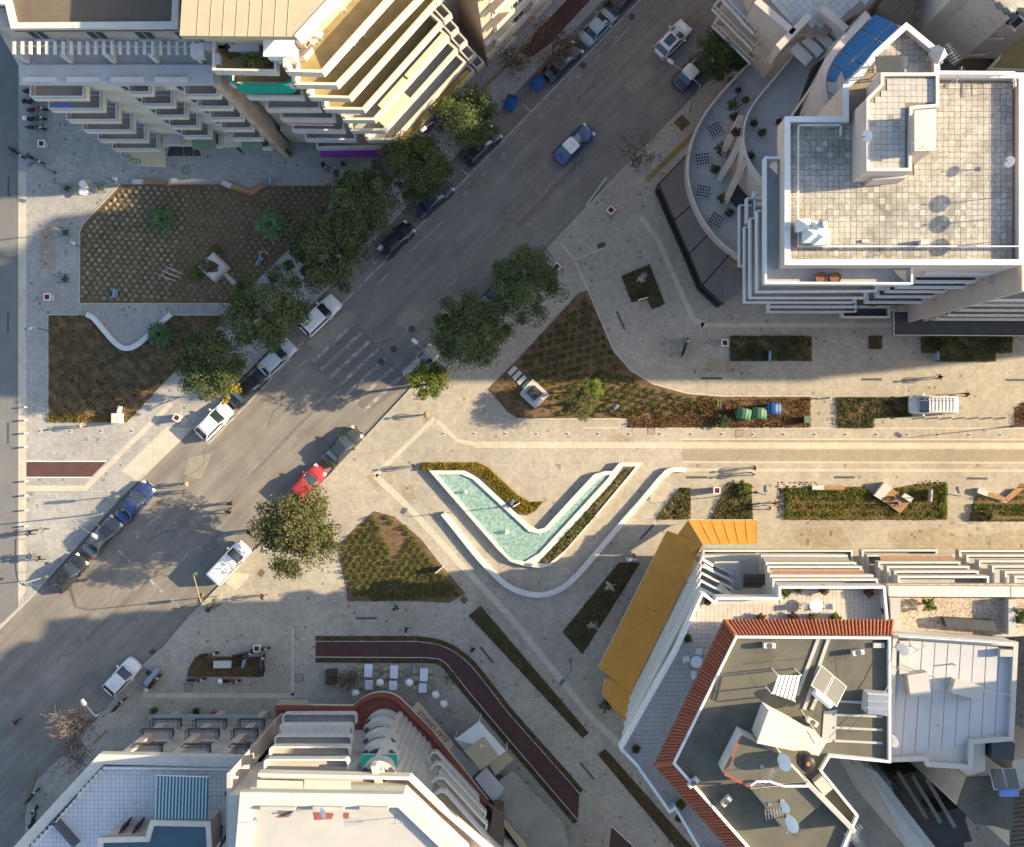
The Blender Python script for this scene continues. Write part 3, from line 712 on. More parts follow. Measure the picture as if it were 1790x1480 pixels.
awning(t2, [(590, 191), (628, 192)], [(590, 199), (630, 200)], 15.6, 15.2, m_beigecl, 'sun_blind', drop=.1)
# green netting wrapped on one balcony
gp = [(400, 126), (403, 141), (415, 148), (500, 147), (509, 140), (512, 125)]
g1 = [Vector(q[:2]) for q in WP(gp, 24.4)]; gm = MB(); strip(gm, offset_line(g1, .1), offset_line(g1, -.06), 22.2, 24.45); gm.build('green_netting', m_green, t2)
# penthouse and its sailcloth canopy
pc = [(314, 62), (520, 64), (640, -66), (640, -200), (330, -200)]
pw_ = inset(WP([(330, 66), (525, 72), (650, -60), (650, -200), (330, -200)], 29.5), .5)
MB().prism(pw_, 26.41, 29.6).build('penthouse_wall', m_peach, t2)
q = WP(pc, 31.0); MB().prism(q, 30.3, 31.0).build('canopy_roof', m_beigecl, t2)
fb = MB(); a, b = W(520, 64, 31.05), W(640, -66, 31.05); fb.seg(a, b, .5, 30.2, 31.06, ext=.1); fb.build('canopy_fascia', m_trim, t2)
for i in range(8):
    a = W(344+i*22.5, 63, 31.0); b = W(352+i*22.5, -60, 31.0); MB().tube([a+Vector((0, 0, .02)), b+Vector((0, 0, .02))], .016, 5).build('canopy_seam', m_beigecl, t2)
# roof-terrace kiosk, planters
c = W(488, 84, 28.6); MB().box((c.x, c.y, 27.6), (1.9, 1.0, 2.2)).build('terrace_kiosk', m_white, t2)
MB().box((c.x, c.y, 28.75), (2.2, 1.3, .1)).build('kiosk_roof', m_white, t2)
for (px, py, wx, wy, hh) in ((345, 88, .9, .9, 1.0), (360, 80, 1.2, .5, .8), (378, 103, .5, .8, .9), (425, 78, 2.2, .9, .7)):
    c = W(px, py, 27.2); MB().box((c.x, c.y, 26.41+hh/2), (wx, wy, hh)).build('planter_box', m_greyroof, t2)
# purple shop fascia and parapet skirt along the street front
pf = [(560, 264), (700, 266), (712, 258), (772, 192)]
g1 = [Vector(q[:2]) for q in WP(pf, 3.9)]; gm = MB(); strip(gm, offset_line(g1, .35), offset_line(g1, -.35), 3.1, 3.9); gm.build('purple_fascia', m_purple, t2)
gm = MB(); g2 = [Vector(q[:2]) for q in WP(pf, 3.0)]; strip(gm, offset_line(g2, 1.2), offset_line(g2, 1.0), .12, 3.1); gm.build('shop_window', m_glass, t2)
# side-street end balconies at the north-east end
for k in range(0, 6):
    h = HR[k]+.0; e = EP[k]; row(t2, [(e[0]+4, e[1]-3), (e[0]+17, e[1]-15)], h, 1.3, (e[0]-20, e[1]-30), m_wwall, m_floorg, rail=1.0, tw=.12, name='end_balcony')

# --- peach building across the side street
t3 = bld('peach_apartment_house', 'peach apartment house at the upper edge beyond the side street', 900, 40)
a = W(853, 118); b = W(990, -24); dv = (b-a).normalized(); wv = W(790, 10)-a; wv = wv.normalized()
MB().prism([a, a+dv*40, a+dv*40+wv*25, a+wv*25], 0, 21).build('wall', m_peach, t3)
nv = Vector((dv.y, -dv.x, 0))
if nv.x < 0: nv = -nv
for z in (3.4, 7.0, 10.6, 14.2, 17.8):
    c = a+dv*20+nv*.12; MB().box((c.x, c.y, z), (40, .5, .3), math.atan2(dv.y, dv.x)).build('string_course', m_cream, t3)
    for i in range(8): window(t3, a, 1.3+i*2.4, 2.7+i*2.4, z+.9, z+2.6, nv, a+dv*10)
    for i in range(0, 8, 2):
        c = a+dv*(2.0+i*2.4)+nv*.55; bo = MB().box((c.x, c.y, z+.1), (2.2, .9, .14), math.atan2(dv.y, dv.x)).build('balcony', m_cream, t3)
        c2 = a+dv*(2.0+i*2.4)+nv*.97; MB().box((c2.x, c2.y, z+.6), (2.2, .08, .9), math.atan2(dv.y, dv.x)).build('balustrade', m_cream, bo)
c = a+dv*20+wv*12.5
MB().prism([a+nv*.5-wv*.3, a+dv*40+nv*.5, a+dv*40+wv*25, a+wv*25-dv*.4], 21.003, 21.4).build('roof', m_brownroof, t3)
sheet('maroon_forecourt', [[(905, 90), (1020, -30), (1060, -30), (960, 78), (930, 100)]], Z1, m_maroon)
# ================================================================ NORTH-EAST BLOCK
m_paverA = mat('roof_paver_sand', (.40, .37, .32), .9, .22, 1.1, .2, fine=.22, finescale=9, stain=((.20, .185, .155), .45, .44, .26))
m_paverB = mat('roof_paver_brown', (.415, .385, .33), .9, .2, 1.1, .2, fine=.3, finescale=9, stain=((.17, .15, .12), 1.6, .5, .2))
m_paverC = mat('roof_paver_pale', (.43, .40, .35), .9, .15, 1.4, .2, fine=.12, finescale=9)
m_paverD = mat('roof_paver_mossy', (.40, .37, .315), .9, .25, 1.1, .2, fine=.3, finescale=9)
m_joint = mat('dark_joint', (.22, .195, .155), .95, .2, 2)
PAV = [m_paverA, m_paverB, m_paverC, m_paverD]
t4 = bld('roof_paver_apartment_house', 'large apartment house with a weathered paver roof and stair tower', 1560, 330)
HM = 31.0
core = [(1371, 206), (1473, 206), (1473, 150), (1500, 128), (1527, 92), (1582, 42), (1638, 88), (1640, 128), (1787, 130), (1787, 463), (1371, 463)]
corew = [Vector(p[:2]) for p in WP(core, HM)]
lowc = inset(corew, .05)
MB().prism(corew, 28.6, HM-.5).build('wall', m_pink, t4)
MB().prism([Vector((max(p.x, 18.7), p.y)) for p in corew], 15.5, 28.6).build('wall', m_pink, t4)
loww = [Vector((max(p.x, 19.4), max(p.y, 11.3))) for p in corew if not (p.x < 21 and p.y > 27)]
MB().prism(loww, 4.2, 15.5).build('lower_wall', m_pink, t4)
MB().prism(inset(loww, .7), 0, 4.2).build('shop_wall', m_cream, t4)
rf = MB().prism(inset(corew, .02), HM-.495, HM-.45); rf.build('roof', m_joint, t4)
rb = MB(); ring(rb, corew, .32, HM-.44, HM+.25); rb.build('roof_parapet', m_pink, t4)
cb = MB(); ring(cb, inset(corew, -.04), .40, HM+.253, HM+.31); cb.build('parapet_coping', m_trim, t4)
# paver field of the main roof, in two tones of wear
fld = [Vector(p[:2]) for p in WP([(1378, 212), (1513, 212), (1513, 300), (1592, 300), (1592, 192), (1641, 188), (1641, 136), (1780, 136), (1780, 456), (1378, 456)], HM)]
tiles(t4, fld, HM-.44, .405, .025, PAV, 300, 'roof_paver', key=lambda q: (q-Vector((22, 16))).length)
fld2 = [Vector(p[:2]) for p in WP([(1530, 88), (1582, 47), (1634, 90), (1634, 124), (1530, 124)], HM)]
tiles(t4, fld2, HM-.44, .405, .025, [m_paverA, m_paverC, m_paverB], 0, 'gable_paver')
fld3 = [Vector(p[:2]) for p in WP([(1478, 155), (1505, 133), (1508, 150), (1480, 200)], HM)]
# low guard rails standing on the roof
def guard(pts, h0, hh, parent, m=m_trim, posts=1.2, name='guard_rail'):
    p = [Vector(q[:2]) for q in WP(pts, h0+hh)]; mb = MB()
    for i in range(len(p)-1):
        mb.seg(p[i], p[i+1], .07, h0+hh-.06, h0+hh, ext=.03); mb.seg(p[i], p[i+1], .03, h0+hh*.5, h0+hh*.5+.03)
        L = (p[i+1]-p[i]).length; n = max(1, int(L/.22))
        for k in range(n+1): q = p[i]+(p[i+1]-p[i])*(k/n); mb.box((q.x, q.y, h0+hh/2-.03), (.025, .025, hh-.07))
    return mb.build(name, m, parent)
guard([(1396, 428), (1396, 218), (1470, 218), (1470, 236)], HM-.42, .75, t4)
guard([(1396, 430), (1786, 430)], HM-.42, .75, t4)
guard([(1645, 124), (1775, 125), (1776, 150)], HM+.3, .7, t4)
# stair tower
TW = 33.9
tw = [(1513, 173), (1538, 148), (1538, 128), (1640, 128), (1640, 188), (1594, 192), (1592, 300), (1513, 300)]
tww = [Vector(p[:2]) for p in WP(tw, TW)]
MB().prism(tww, HM-.43, TW-.1).build('stair_tower_wall', m_pink, t4)
MB().prism(inset(tww, .01), TW-.095, TW-.05).build('stair_tower_roof', m_joint, t4)
rb = MB(); ring(rb, tww, .22, TW-.045, TW+.22); rb.build('stair_tower_parapet', m_wwall, t4)
tiles(t4, inset(tww, .25), TW-.045, .40, .02, [m_paverC, m_paverA, m_paverC], 0, 'tower_paver')
q = WP([(1600, 195), (1634, 193), (1632, 262), (1600, 262)], 35.2); MB().prism(q, HM-.43, 35.2).build('lift_house', m_pink, t4)
MB().prism(inset([Vector(a[:2]) for a in q], -.08), 35.203, 35.3).build('lift_house_roof', m_cream, t4)
q = WP([(1529, 275), (1588, 278), (1588, 308), (1529, 312)], 33.0); MB().prism(q, HM-.43, 32.6).build('stair_porch', m_pink, t4)
q = WP([(1531, 97), (1575, 95), (1583, 124), (1535, 124)], 33.0); MB().prism(q, 32.75, 32.85).build('dark_shed_roof', m_darkroof, t4)
for i in (0, 1, 2, 3): MB().box((q[i].x+(.2 if i in (0, 3) else -.2), q[i].y+(-.2 if i < 2 else .2), (HM+32.7)/2-.2), (.1, .1, 2.1)).build('shed_post', m_steel, t4)
# chimneys by the south-west corner of the roof
for (px, py, s_) in ((1405, 393, .55), (1419, 410, .7), (1432, 398, .6), (1436, 415, .65)):
    c = W(px, py, 32.0); o = MB().box((c.x, c.y, 31.3), (s_*1.6, s_*1.4, 1.4)).build('chimney', m_wwall, t4)
    mb = MB(); a = s_*.9; z = 32.02
    b4 = [(c.x-a, c.y-a*.9, z), (c.x+a, c.y-a*.9, z), (c.x+a, c.y+a*.9, z), (c.x-a, c.y+a*.9, z)]
    for i in range(4): mb.face([b4[i], b4[(i+1) % 4], (c.x, c.y, z+.5)])
    mb.build('chimney_cap', m_trim, o)
c = W(1437, 391, 33); MB().tube([(c.x, c.y, HM-.4), (c.x, c.y, 32.9)], .16, 8).build('flue', m_steel, t4)
mb = MB().lathe([(0.01, 0), (.25, .05), (.32, .2), (.25, .36), (.01, .42)], 10, (c.x, c.y, 32.85)); mb.build('flue_ball', m_steel, t4, smooth=True)
MB().box((W(1615, 424, HM).x, W(1615, 424, HM).y, HM-.1), (.55, .4, .6)).build('vent_box', m_wwall, t4)
MB().box((W(1515, 420, HM).x, W(1515, 420, HM).y, HM-.3), (.5, .22, .15)).build('roof_block', m_wwall, t4)
# satellite dishes and aerials
def dish(px, py, h, base, r, az, label, m=m_white, elev=38):
    c = W(px, py, h); t = thing('satellite_dish', label, 'satellite dish', (c.x, c.y, base))
    M = Matrix.Translation((0, 0, h-base)) @ Matrix.Rotation(az, 4, 'Z') @ Matrix.Rotation(R(90-elev), 4, 'Y')
    mb = MB(); n = 18; rings = [(0, 0), (.5, .05), (.85, .14), (1, .2)]
    for a, z in rings:
        for k in range(n): an = 2*math.pi*k/n; mb.v.append(tuple(M @ Vector((r*a*math.cos(an), r*a*math.sin(an), r*z*.9))))
    for i in range(3):
        for k in range(n): j = (k+1) % n; mb.f.append((i*n+k, i*n+j, (i+1)*n+j, (i+1)*n+k)); mb.m.append(0)
    mb.build('reflector', m, t, True, world=False)
    mb = MB().tube([(0, 0, 0), (0, 0, h-base-.1)], .03, 6); mb.tube([(0, 0, h-base-.1), tuple(M @ Vector((0, 0, -.05)))], .03, 6); mb.build('mast', m_steel, t, world=False)
    mb = MB().tube([tuple(M @ Vector((r, 0, .1))), tuple(M @ Vector((r*.15, 0, r*1.0)))], .018, 5); mb.build('arm', m_steel, t, world=False)
    p = M @ Vector((r*.12, 0, r*1.0)); MB().box(tuple(p), (.1, .1, .14)).build('receiver', m_dgrey, t, world=False)
    MB().box((0, 0, .03), (.3, .3, .06)).build('foot', m_steel, t, world=False)
    return t
def aerial(px, py, base, hh, az, label):
    c = W(px, py, base); t = thing('aerial', label, 'aerial', (c.x, c.y, base), az)
    MB().tube([(0, 0, 0), (0, 0, hh)], .025, 5).build('mast', m_steel, t, world=False)
    MB().tube([(-.7, 0, hh-.1), (.7, 0, hh-.1)], .018, 4).build('boom', m_steel, t, world=False)
    for i in range(7): MB().tube([(-.65+i*.2, -.4+.03*i, hh-.1), (-.65+i*.2, .4-.03*i, hh-.1)], .010, 4).build('element', m_steel, t, world=False)
    MB().box((0, 0, .02), (.25, .25, .04)).build('foot', m_steel, t, world=False)
dish(1517, 237, TW+.5, TW+.2, .4, R(200), 'small white dish on the left rim of the stair tower')
dish(1766, 283, HM+1.0, HM+.3, .4, R(170), 'white dish on the right parapet of the paver roof')
for i, y in enumerate((337, 374, 416)): dish(1822, y-10, HM+2.1, HM-.4, .62, R(178), ['upper', 'middle', 'lower'][i]+' roof dish just beyond the right edge, seen by its oval shadow')
aerial(1655, 150, HM-.4, 2.4, R(70), 'thin aerial at the north edge of the paver roof'); aerial(1597, 268, TW, 2.0, R(-40), 'aerial beside the lift house of the stair tower'); aerial(1601, 285, HM-.4, 3.0, R(20), 'leaning aerial below the stair tower')
aerial(1645, 108, HM+.3, 2.2, R(120), 'aerial on the corner spike north of the paver roof'); aerial(1618, 430, HM-.4, 1.6, R(10), 'short aerial by the vent box on the south rail')
c = W(1650, 85, 32.5); MB().lathe([(.7, 0), (.62, .1), (.02, 1.3)], 4, (c.x, c.y, HM+.3)).build('corner_spike', m_greyroof, t4)
# terrace round the top storey and balcony fronts below it
row(t4, [(1371, 275), (1337.5, 274), (1337.5, 495), (1595, 496), (1595, 466)], 29.6, 2.6, (1500, 350), m_trimb, m_floorg, rail=.9, tw=.10, ends=(False, False), name='top_terrace', cap=m_white)
sets = [(24.3, [(1324, 367), (1324, 509.5), (1532, 508)]), (20.7, [(1312, 381), (1312, 520), (1512, 520)]), (17.1, [(1302, 396), (1302, 528), (1493, 528)])]
for h, p in sets: row(t4, p, h, 3.6, (1500, 350), m_trimb, m_floorb, rail=.8, tw=.06, cap=m_trimb)
row(t4, [(1293, 358), (1293, 464), (1306, 464)], 13.5, 3.2, (1400, 420), m_trimb, m_floorb, rail=.8, tw=.06, cap=m_trimb)
row(t4, [(1306, 345), (1306, 388), (1320, 388)], 16.0, 2.6, (1400, 370), m_trimb, m_floorg, rail=.95, tw=.10)
row(t4, [(1344, 545), (1497, 545)], 7.4, 1.6, (1500, 350), m_trimb, m_floorg, rail=.95, tw=.1)
row(t4, [(1344, 536), (1497, 536)], 11.4, 2.0, (1500, 350), m_trimb, m_floorg, rail=.95, tw=.1)
east = [(27.6, 1619, 1736, 477), (24.3, 1598, 1708, 492), (21.2, 1571, 1690, 501.5), (18.2, 1553, 1656, 509), (15.2, 1535, 1636, 518), (12.2, 1516, 1615, 528)]
for i, (h, x0, x1, y) in enumerate(east): row(t4, [(x0, y), (x1, y)], h, 1.8+.25*i, (x0+40, 380), m_trimb if i > 1 else m_wwall, m_floorg, rail=.95, tw=.1, cap=m_trimb)
ey = W(1556, 735, 9)
q = WP([(1474, 535), (1557, 535), (1557, 554), (1474, 554)], 7.2); MB().prism(q, 6.0, 6.15).build('porch_deck', m_darkroof, t4)
rb = MB(); ring(rb, q, .12, 5.8, 7.0); rb.build('porch_parapet', m_wwall, t4)
for i in range(7): window(t4, W(1400, 540), 0+i*3.2, 2.4+i*3.2, .5, 3.4, (0, -1), W(1700, 540), 'shop_window')
# terrace furniture on top storey
def planter(px, py, base, r, hh, label, plant=None, m=m_pot):
    c = W(px, py, base+hh); t = thing('plant_pot', label, 'pot', (c.x, c.y, base))
    MB().lathe([(r*.7, 0), (r, hh), (r*.88, hh), (r*.84, hh*.9), (.01, hh*.9)], 12).build('pot', m, t, world=False)
    return t
for (px, lab) in ((1436, 'left of the two big brown bowls on the top terrace'), (1461, 'right of the two big brown bowls on the top terrace')): planter(px, 485, 28.7, .42, .45, lab)
# --- fin wall and neighbour to the right, running on beyond the picture
t5 = bld('fin_wall_apartment_house', 'apartment house at the right edge with stepped pale fins and dark street canopy', 1800, 520)
MB().prism([(34.6, 11.4), (95, 11.4), (95, 23.4), (34.6, 23.4)], 0, 29.3).build('wall', m_pink, t5)
MB().prism([(34.5, 11.3), (95.1, 11.3), (95.1, 23.5), (34.5, 23.5)], 29.303, 29.9).build('roof', m_wwall, t5)
mb = MB().box((34.15, 10.3, 15.5), (.3, 2.2, 28)); mb.build('fin', m_pink, t5)
for i, (h, px, py) in enumerate(((25, 1752, 499), (21, 1727, 525), (17.5, 1702, 533), (14, 1678, 542), (10.5, 1658, 551), (7, 1637, 558))):
    row(t5, [(px, py), (px+320, py+1)], h, 2.0, (px+100, 400), m_wwall, m_floorg, rail=.95, tw=.12, cap=m_trim)
    p = W(px, py, h); MB().box((p.x-.55, p.y+1.0, h-.6), (.8, 1.8, .25)).build('fin_step', m_pink, t5); MB().box((p.x-.25, p.y+1.0, h-1.3), (.22, 1.9, 2.4)).build('end_panel', m_pink, t5)
q = WP([(1562, 543), (1562, 586), (2300, 590), (2300, 546)], 4.4); MB().prism(q, 4.0, 4.25).build('street_canopy', m_darkroof, t5)
rb = MB(); ring(rb, q, .08, 4.253, 4.4); rb.build('canopy_edge', m_wwall, t5)
MB().prism(WP([(1575, 540), (2300, 540), (2300, 500), (1575, 500)]), 0, 3.99).build('shop_wall', m_cream, t5)
# neighbour behind it further east, only its bulk matters for the street
# --- rounded corner building: podium, mid terrace, upper skylight
t6 = bld('round_fronted_building', 'round-fronted building with curved podium, terrace and blue film skylight', 1330, 250)
pod = smooth_line([(1345, 78), (1318, 100), (1290, 128), (1250, 172), (1222, 212), (1204, 258), (1200, 305), (1208, 345), (1228, 388), (1258, 425), (1296, 452)], 2)
podp = WP(pod+[(1345, 452), (1345, 470), (1500, 470), (1500, 60), (1400, 40)], 5.6)
MB().prism(podp, 0, 4.6).build('podium_wall', m_pink, t6)
MB().prism(inset([Vector(a[:2]) for a in podp], .02), 4.603, 4.75).build('podium_terrace', m_floorg, t6)
p = [Vector(a[:2]) for a in WP(pod, 5.6)]; s_ = side_of(p, W(1340, 300, 5)); rb = MB(); strip(rb, offset_line(p, -.05*s_), offset_line(p, .22*s_), 3.9, 5.6); rb.build('podium_parapet', m_pink, t6)
cb = MB(); strip(cb, offset_line(p, .02*s_), offset_line(p, .10*s_), 5.603, 5.72); cb.build('podium_handrail', m_trim, t6)
for i, (px, py, rz) in enumerate(((1287, 180, 52), (1250, 226, 60), (1228, 278, 82), (1229, 334, 100), (1252, 384, 122), (1268, 205, 55))):
    if i == 5: continue
    c = W(px, py, 4.9); rt = R(-rz+90)
    o = MB().box((c.x, c.y, 4.85), (1.35, 1.25, .2), rt).build('skylight_grille', m_floorg, t6)
    for k in range(5):
        for j in range(4):
            dx, dy = -.5+k*.25, -.42+j*.28
            MB().box((c.x+dx*math.cos(rt)-dy*math.sin(rt), c.y+dx*math.sin(rt)+dy*math.cos(rt), 4.955), (.16, .2, .02), rt).build('slot', m_black, o)
# mid terrace
mid = smooth_line([(1400, 78), (1352, 138), (1322, 172), (1303, 205), (1298, 240), (1305, 275), (1325, 305), (1342, 322)], 2)
MB().prism(WP(mid+[(1460, 322), (1460, 78)], 12.2), 4.76, 11.2).build('mid_wall', m_pink, t6)
MB().prism(inset([Vector(a[:2]) for a in WP(mid+[(1460, 322), (1460, 78)], 12.2)], .02), 11.203, 11.3).build('mid_terrace', m_floorg, t6)
p = [Vector(a[:2]) for a in WP(mid, 12.2)]; s_ = side_of(p, W(1420, 230, 12)); rb = MB(); strip(rb, offset_line(p, -.05*s_), offset_line(p, .14*s_), 10.6, 12.1); rb.build('mid_parapet', m_wwall, t6)
cb = MB(); strip(cb, offset_line(p, 0), offset_line(p, .08*s_), 12.103, 12.2); cb.build('mid_handrail', m_trimb, t6)
for a, b in (((1302, 236), (1258, 312)), ((1304, 276), (1268, 352)), ((1294, 206), (1264, 266))):
    u, v = W(*a, 11.6), W(*b, 4.9); d = (v-u); L = d.length; mid_ = (u+v)/2
    M = Matrix.Translation(mid_) @ d.to_track_quat('X', 'Z').to_matrix().to_4x4()
    MB().box((0, 0, 0), (L, .5, .6), 0, 0, M).build('raking_strut', m_pink, t6)
MB().prism(WP([(1300, 262), (1272, 345), (1296, 372), (1335, 330), (1322, 305)], 4.9), 4.755, 4.9).build('dark_glazing', m_glass, t6)
# glazed slope between mid terrace and skylight
for (a, b) in (((1382, 205), (1440, 120)), ((1398, 205), (1437, 145)), ((1412, 205), (1440, 165))):
    u, v = W(*a, 13), W(*b, 18.5); MB().tube([u, v], .10, 6).build('glazing_bar', m_cream, t6)
q = [W(1386, 205, 12.2), W(1456, 205, 12.2), W(1440, 100, 18.4), W(1418, 118, 18.4)]
MB().face(q).build('sloping_glass', m_glass, t6)
# upper skylight deck with blue film panes
sk = smooth_line([(1514, 22), (1456, 84), (1438, 114), (1431, 145), (1436, 175), (1458, 204)], 2); ski = [(1472, 204), (1474, 152), (1500, 130), (1527, 92), (1582, 42)]
skp = WP(sk+ski, 19.6); MB().prism(skp, 4.76, 19.0).build('upper_wall', m_pink, t6)
MB().prism(inset([Vector(a[:2]) for a in skp], .02), 19.003, 19.15).build('skylight_deck', m_cream, t6)
p = [Vector(a[:2]) for a in WP(sk, 19.8)]; s_ = side_of(p, W(1480, 120, 19)); rb = MB(); strip(rb, offset_line(p, -.05*s_), offset_line(p, .5*s_), 18.5, 19.8); rb.build('skylight_kerb', m_pink, t6)
panes = [[(1470, 86), (1503, 52), (1530, 66), (1492, 102)], [(1505, 50), (1530, 25), (1560, 38), (1533, 64)], [(1534, 66), (1562, 40), (1572, 46), (1545, 72)],
         [(1452, 108), (1468, 88), (1490, 104), (1472, 122)], [(1494, 104), (1531, 68), (1542, 75), (1524, 92), (1508, 112)], [(1446, 140), (1450, 112), (1470, 124), (1462, 142)],
         [(1474, 122), (1492, 106), (1506, 113), (1490, 130), (1478, 138)]]
for q in panes:
    MB().prism(WP(q, 19.3), 19.16, 19.3).build('blue_pane', m_blueskin, t6)
for q in ([(1446, 145), (1464, 146), (1458, 165), (1447, 160)], [(1448, 165), (1460, 170), (1462, 186), (1453, 180)]): MB().prism(WP(q, 19.3), 19.16, 19.3).build('pale_pane', m_greyroof, t6)
# dark tile strip between skylight and tower is the lower roof of the paver house
# --- white balcony building at the top edge with pergola-like fins
t7 = bld('white_balcony_house', 'apartment house at the upper edge with white railed balconies and pale roof walls', 1400, 20)
cr = [(1318, -4), (1386, 58), (1440, 62), (1520, 10), (1640, -120), (1420, -220), (1290, -60)]
MB().prism(WP(cr, 17), 0, 17).build('wall', m_peach, t7)
MB().prism(inset([Vector(a[:2]) for a in WP(cr, 17)], .02), 17.003, 17.1).build('roof', m_joint, t7)
tiles(t7, inset([Vector(a[:2]) for a in WP(cr, 17)], .3), 17.1, .5, .02, [m_floorg, m_paverD, m_floorg], 0, 'roof_paver', rot=R(42))
for h, pts in ((8.5, [(1265, 18), (1247, 38), (1315.5, 105), (1337, 83)]), (11.7, [(1266, -14), (1247, 8), (1319, 80), (1340, 58)]), (14.9, [(1282, -30), (1262, -12), (1322, 52), (1345, 27)])):
    row(t7, pts, h, 1.9, (1400, -60), m_trim, m_floorb if h < 14 else m_floorg, rail=1.0, bars=True, ends=(False, False))
for h, pts in ((8.5, [(1335, 82), (1352, 98), (1362, 88)]), (11.7, [(1338, 55), (1362, 79), (1372, 68)]), (14.9, [(1342, 27), (1372, 58), (1385, 46)])):
    row(t7, pts, h, 1.3, (1400, -60), m_trim, m_floorg, rail=1.0, bars=False, ends=(False, False))
for a, b in (((1360, 82), (1415, 26)), ((1322, 0), (1388, 56)), ((1437, 14), (1482, 52)), ((1456, 84), (1517, 22))):
    u, v = W(*a, 18.3), W(*b, 18.3); MB().seg(u, v, .55, 14.5, 18.3).build('roof_wall', m_pink, t7)
for i in range(4):
    a, b = (1388+i*19, 72-i*13+8), (1416+i*19, 98-i*13+8); u, v = W(*a, 16.4), W(*b, 16.4)
    if i < 4: MB().seg(u, v, .75, 15.9, 16.4).build('balcony_fin', m_wwall, t7)
MB().prism(WP([(1372, 70), (1410, 102), (1462, 56), (1440, 30), (1410, 34)], 12.5), 12.2, 12.4).build('lower_deck', m_floorb, t7)
# --- grey-white building at the top right corner and the ochre roof beside it
t8 = bld('stepped_white_house', 'white house in the upper right corner with stacked grey balconies', 1740, 40)
c8 = [(1640, -60), (1602, 18), (1612, 32), (1688, 96), (1728, 88), (1790, 40), (1950, -60), (1950, -260), (1640, -260)]
MB().prism(WP(c8, 12), 11, 12).build('deck', m_greyroof, t8); MB().prism([Vector((p.x+5, p.y+4)) for p in WP(c8, 12)], 0, 11).build('wall', m_wwall, t8)
for i, (h, pts) in enumerate(((13, [(1601, 20), (1612, 34), (1688, 96), (1726, 92)]), (17, [(1652, -10), (1720, 64), (1752, 66)]), (21, [(1700, -20), (1745, 44), (1772, 46)]))):
    row(t8, pts, h, 4.5, (1850, -100), m_wwall, m_floorg, rail=.8, tw=.25, ends=(False, False))
q = WP([(1690, -30), (1716, -20), (1768, 30), (1775, 12), (1850, 14), (1850, -150), (1690, -150)], 24); MB().prism(q, 12, 24).build('upper_wall', m_wwall, t8)
MB().prism(inset([Vector(a[:2]) for a in q], -.1), 24.003, 24.2).build('roof', m_paverA, t8)
for i in range(3):
    p = WP([(1738+i*12, 8+i*9), (1747+i*12, 3+i*9), (1755+i*12, 12+i*9), (1746+i*12, 17+i*9)], 24.25); MB().prism(p, 24.203, 24.3).build('roof_light', m_glass, t8)
for i in range(2):
    q = WP([(1640+i*22, 20+i*24), (1646+i*22, 16+i*24), (1664+i*22, 37+i*24), (1658+i*22, 42+i*24)], 12.4); MB().prism(q, 12.05, 12.35).build('slit_window', m_glass, t8)
for h, a, b in ((13.3, (1604, 22), (1688, 98)), (17.3, (1655, -8), (1722, 66)), (21.3, (1702, -18), (1747, 46))):
    u, v = W(*a, h), W(*b, h); MB().seg(u, v, .5, h-.25, h).build('ochre_band', m_yell, t8)
guard([(1690, 97), (1727, 93), (1735, 86)], 13.05, .7, t8); guard([(1722, 66), (1754, 67)], 17.05, .7, t8)
for i in range(3): window(t8, W(1722+i*11, 20+i*11, 20), 0, 1.2, 21.4, 23.2, (-.6, -.8), W(1750+i*11, 48+i*11, 20))
q = WP([(1643, 22), (1652, 18), (1692, 62), (1686, 68)], 12.3); MB().prism(q, 12.003, 12.2).build('ribbon_window', m_glass, t8)
t9 = bld('ochre_edge_house', 'low ochre roofed house squeezed in at the right edge', 1800, 90)
q = WP([(1726, 122), (1764, 122), (1795, 60), (1850, 60), (1850, 122), (1850, 40), (1790, 40)], 12); q = WP([(1724, 122), (1850, 126), (1850, 36), (1785, 42), (1775, 66), (1748, 88), (1745, 100)], 12)
MB().prism(q, 11, 12).build('roof_slab', m_cream, t9); MB().prism([Vector((p.x+4, p.y+2)) for p in q], 0, 11).build('wall', m_cream, t9); MB().prism(inset([Vector(a[:2]) for a in q], .25), 12.003, 12.1).build('roof', mat('ochre_roof', (.30, .22, .09), .85, .15, 1), t9)
# court floor between is just the pavement in deep shade
# neighbours further east whose bulk shades the street (out of the picture)
t10 = bld('eastern_apartment_house', 'long apartment house with an added shading slab, beyond the right edge north of the plaza', 2600, 400)
MB().prism([(50, 33.7), (140, 33.7), (140, 90), (50, 90)], 0, 27).build('wall', m_cream, t10); MB().prism([(50.2, 33.9), (139.8, 33.9), (139.8, 89.8), (50.2, 89.8)], 27.003, 27.3).build('roof', m_screed, t10)
MB().prism([(60, 28), (140, 28), (140, 33.6), (60, 33.6)], 0, 43).build('added_shade_slab', m_cream, t10)  # unseen slab added to cast shade on the upper left bed
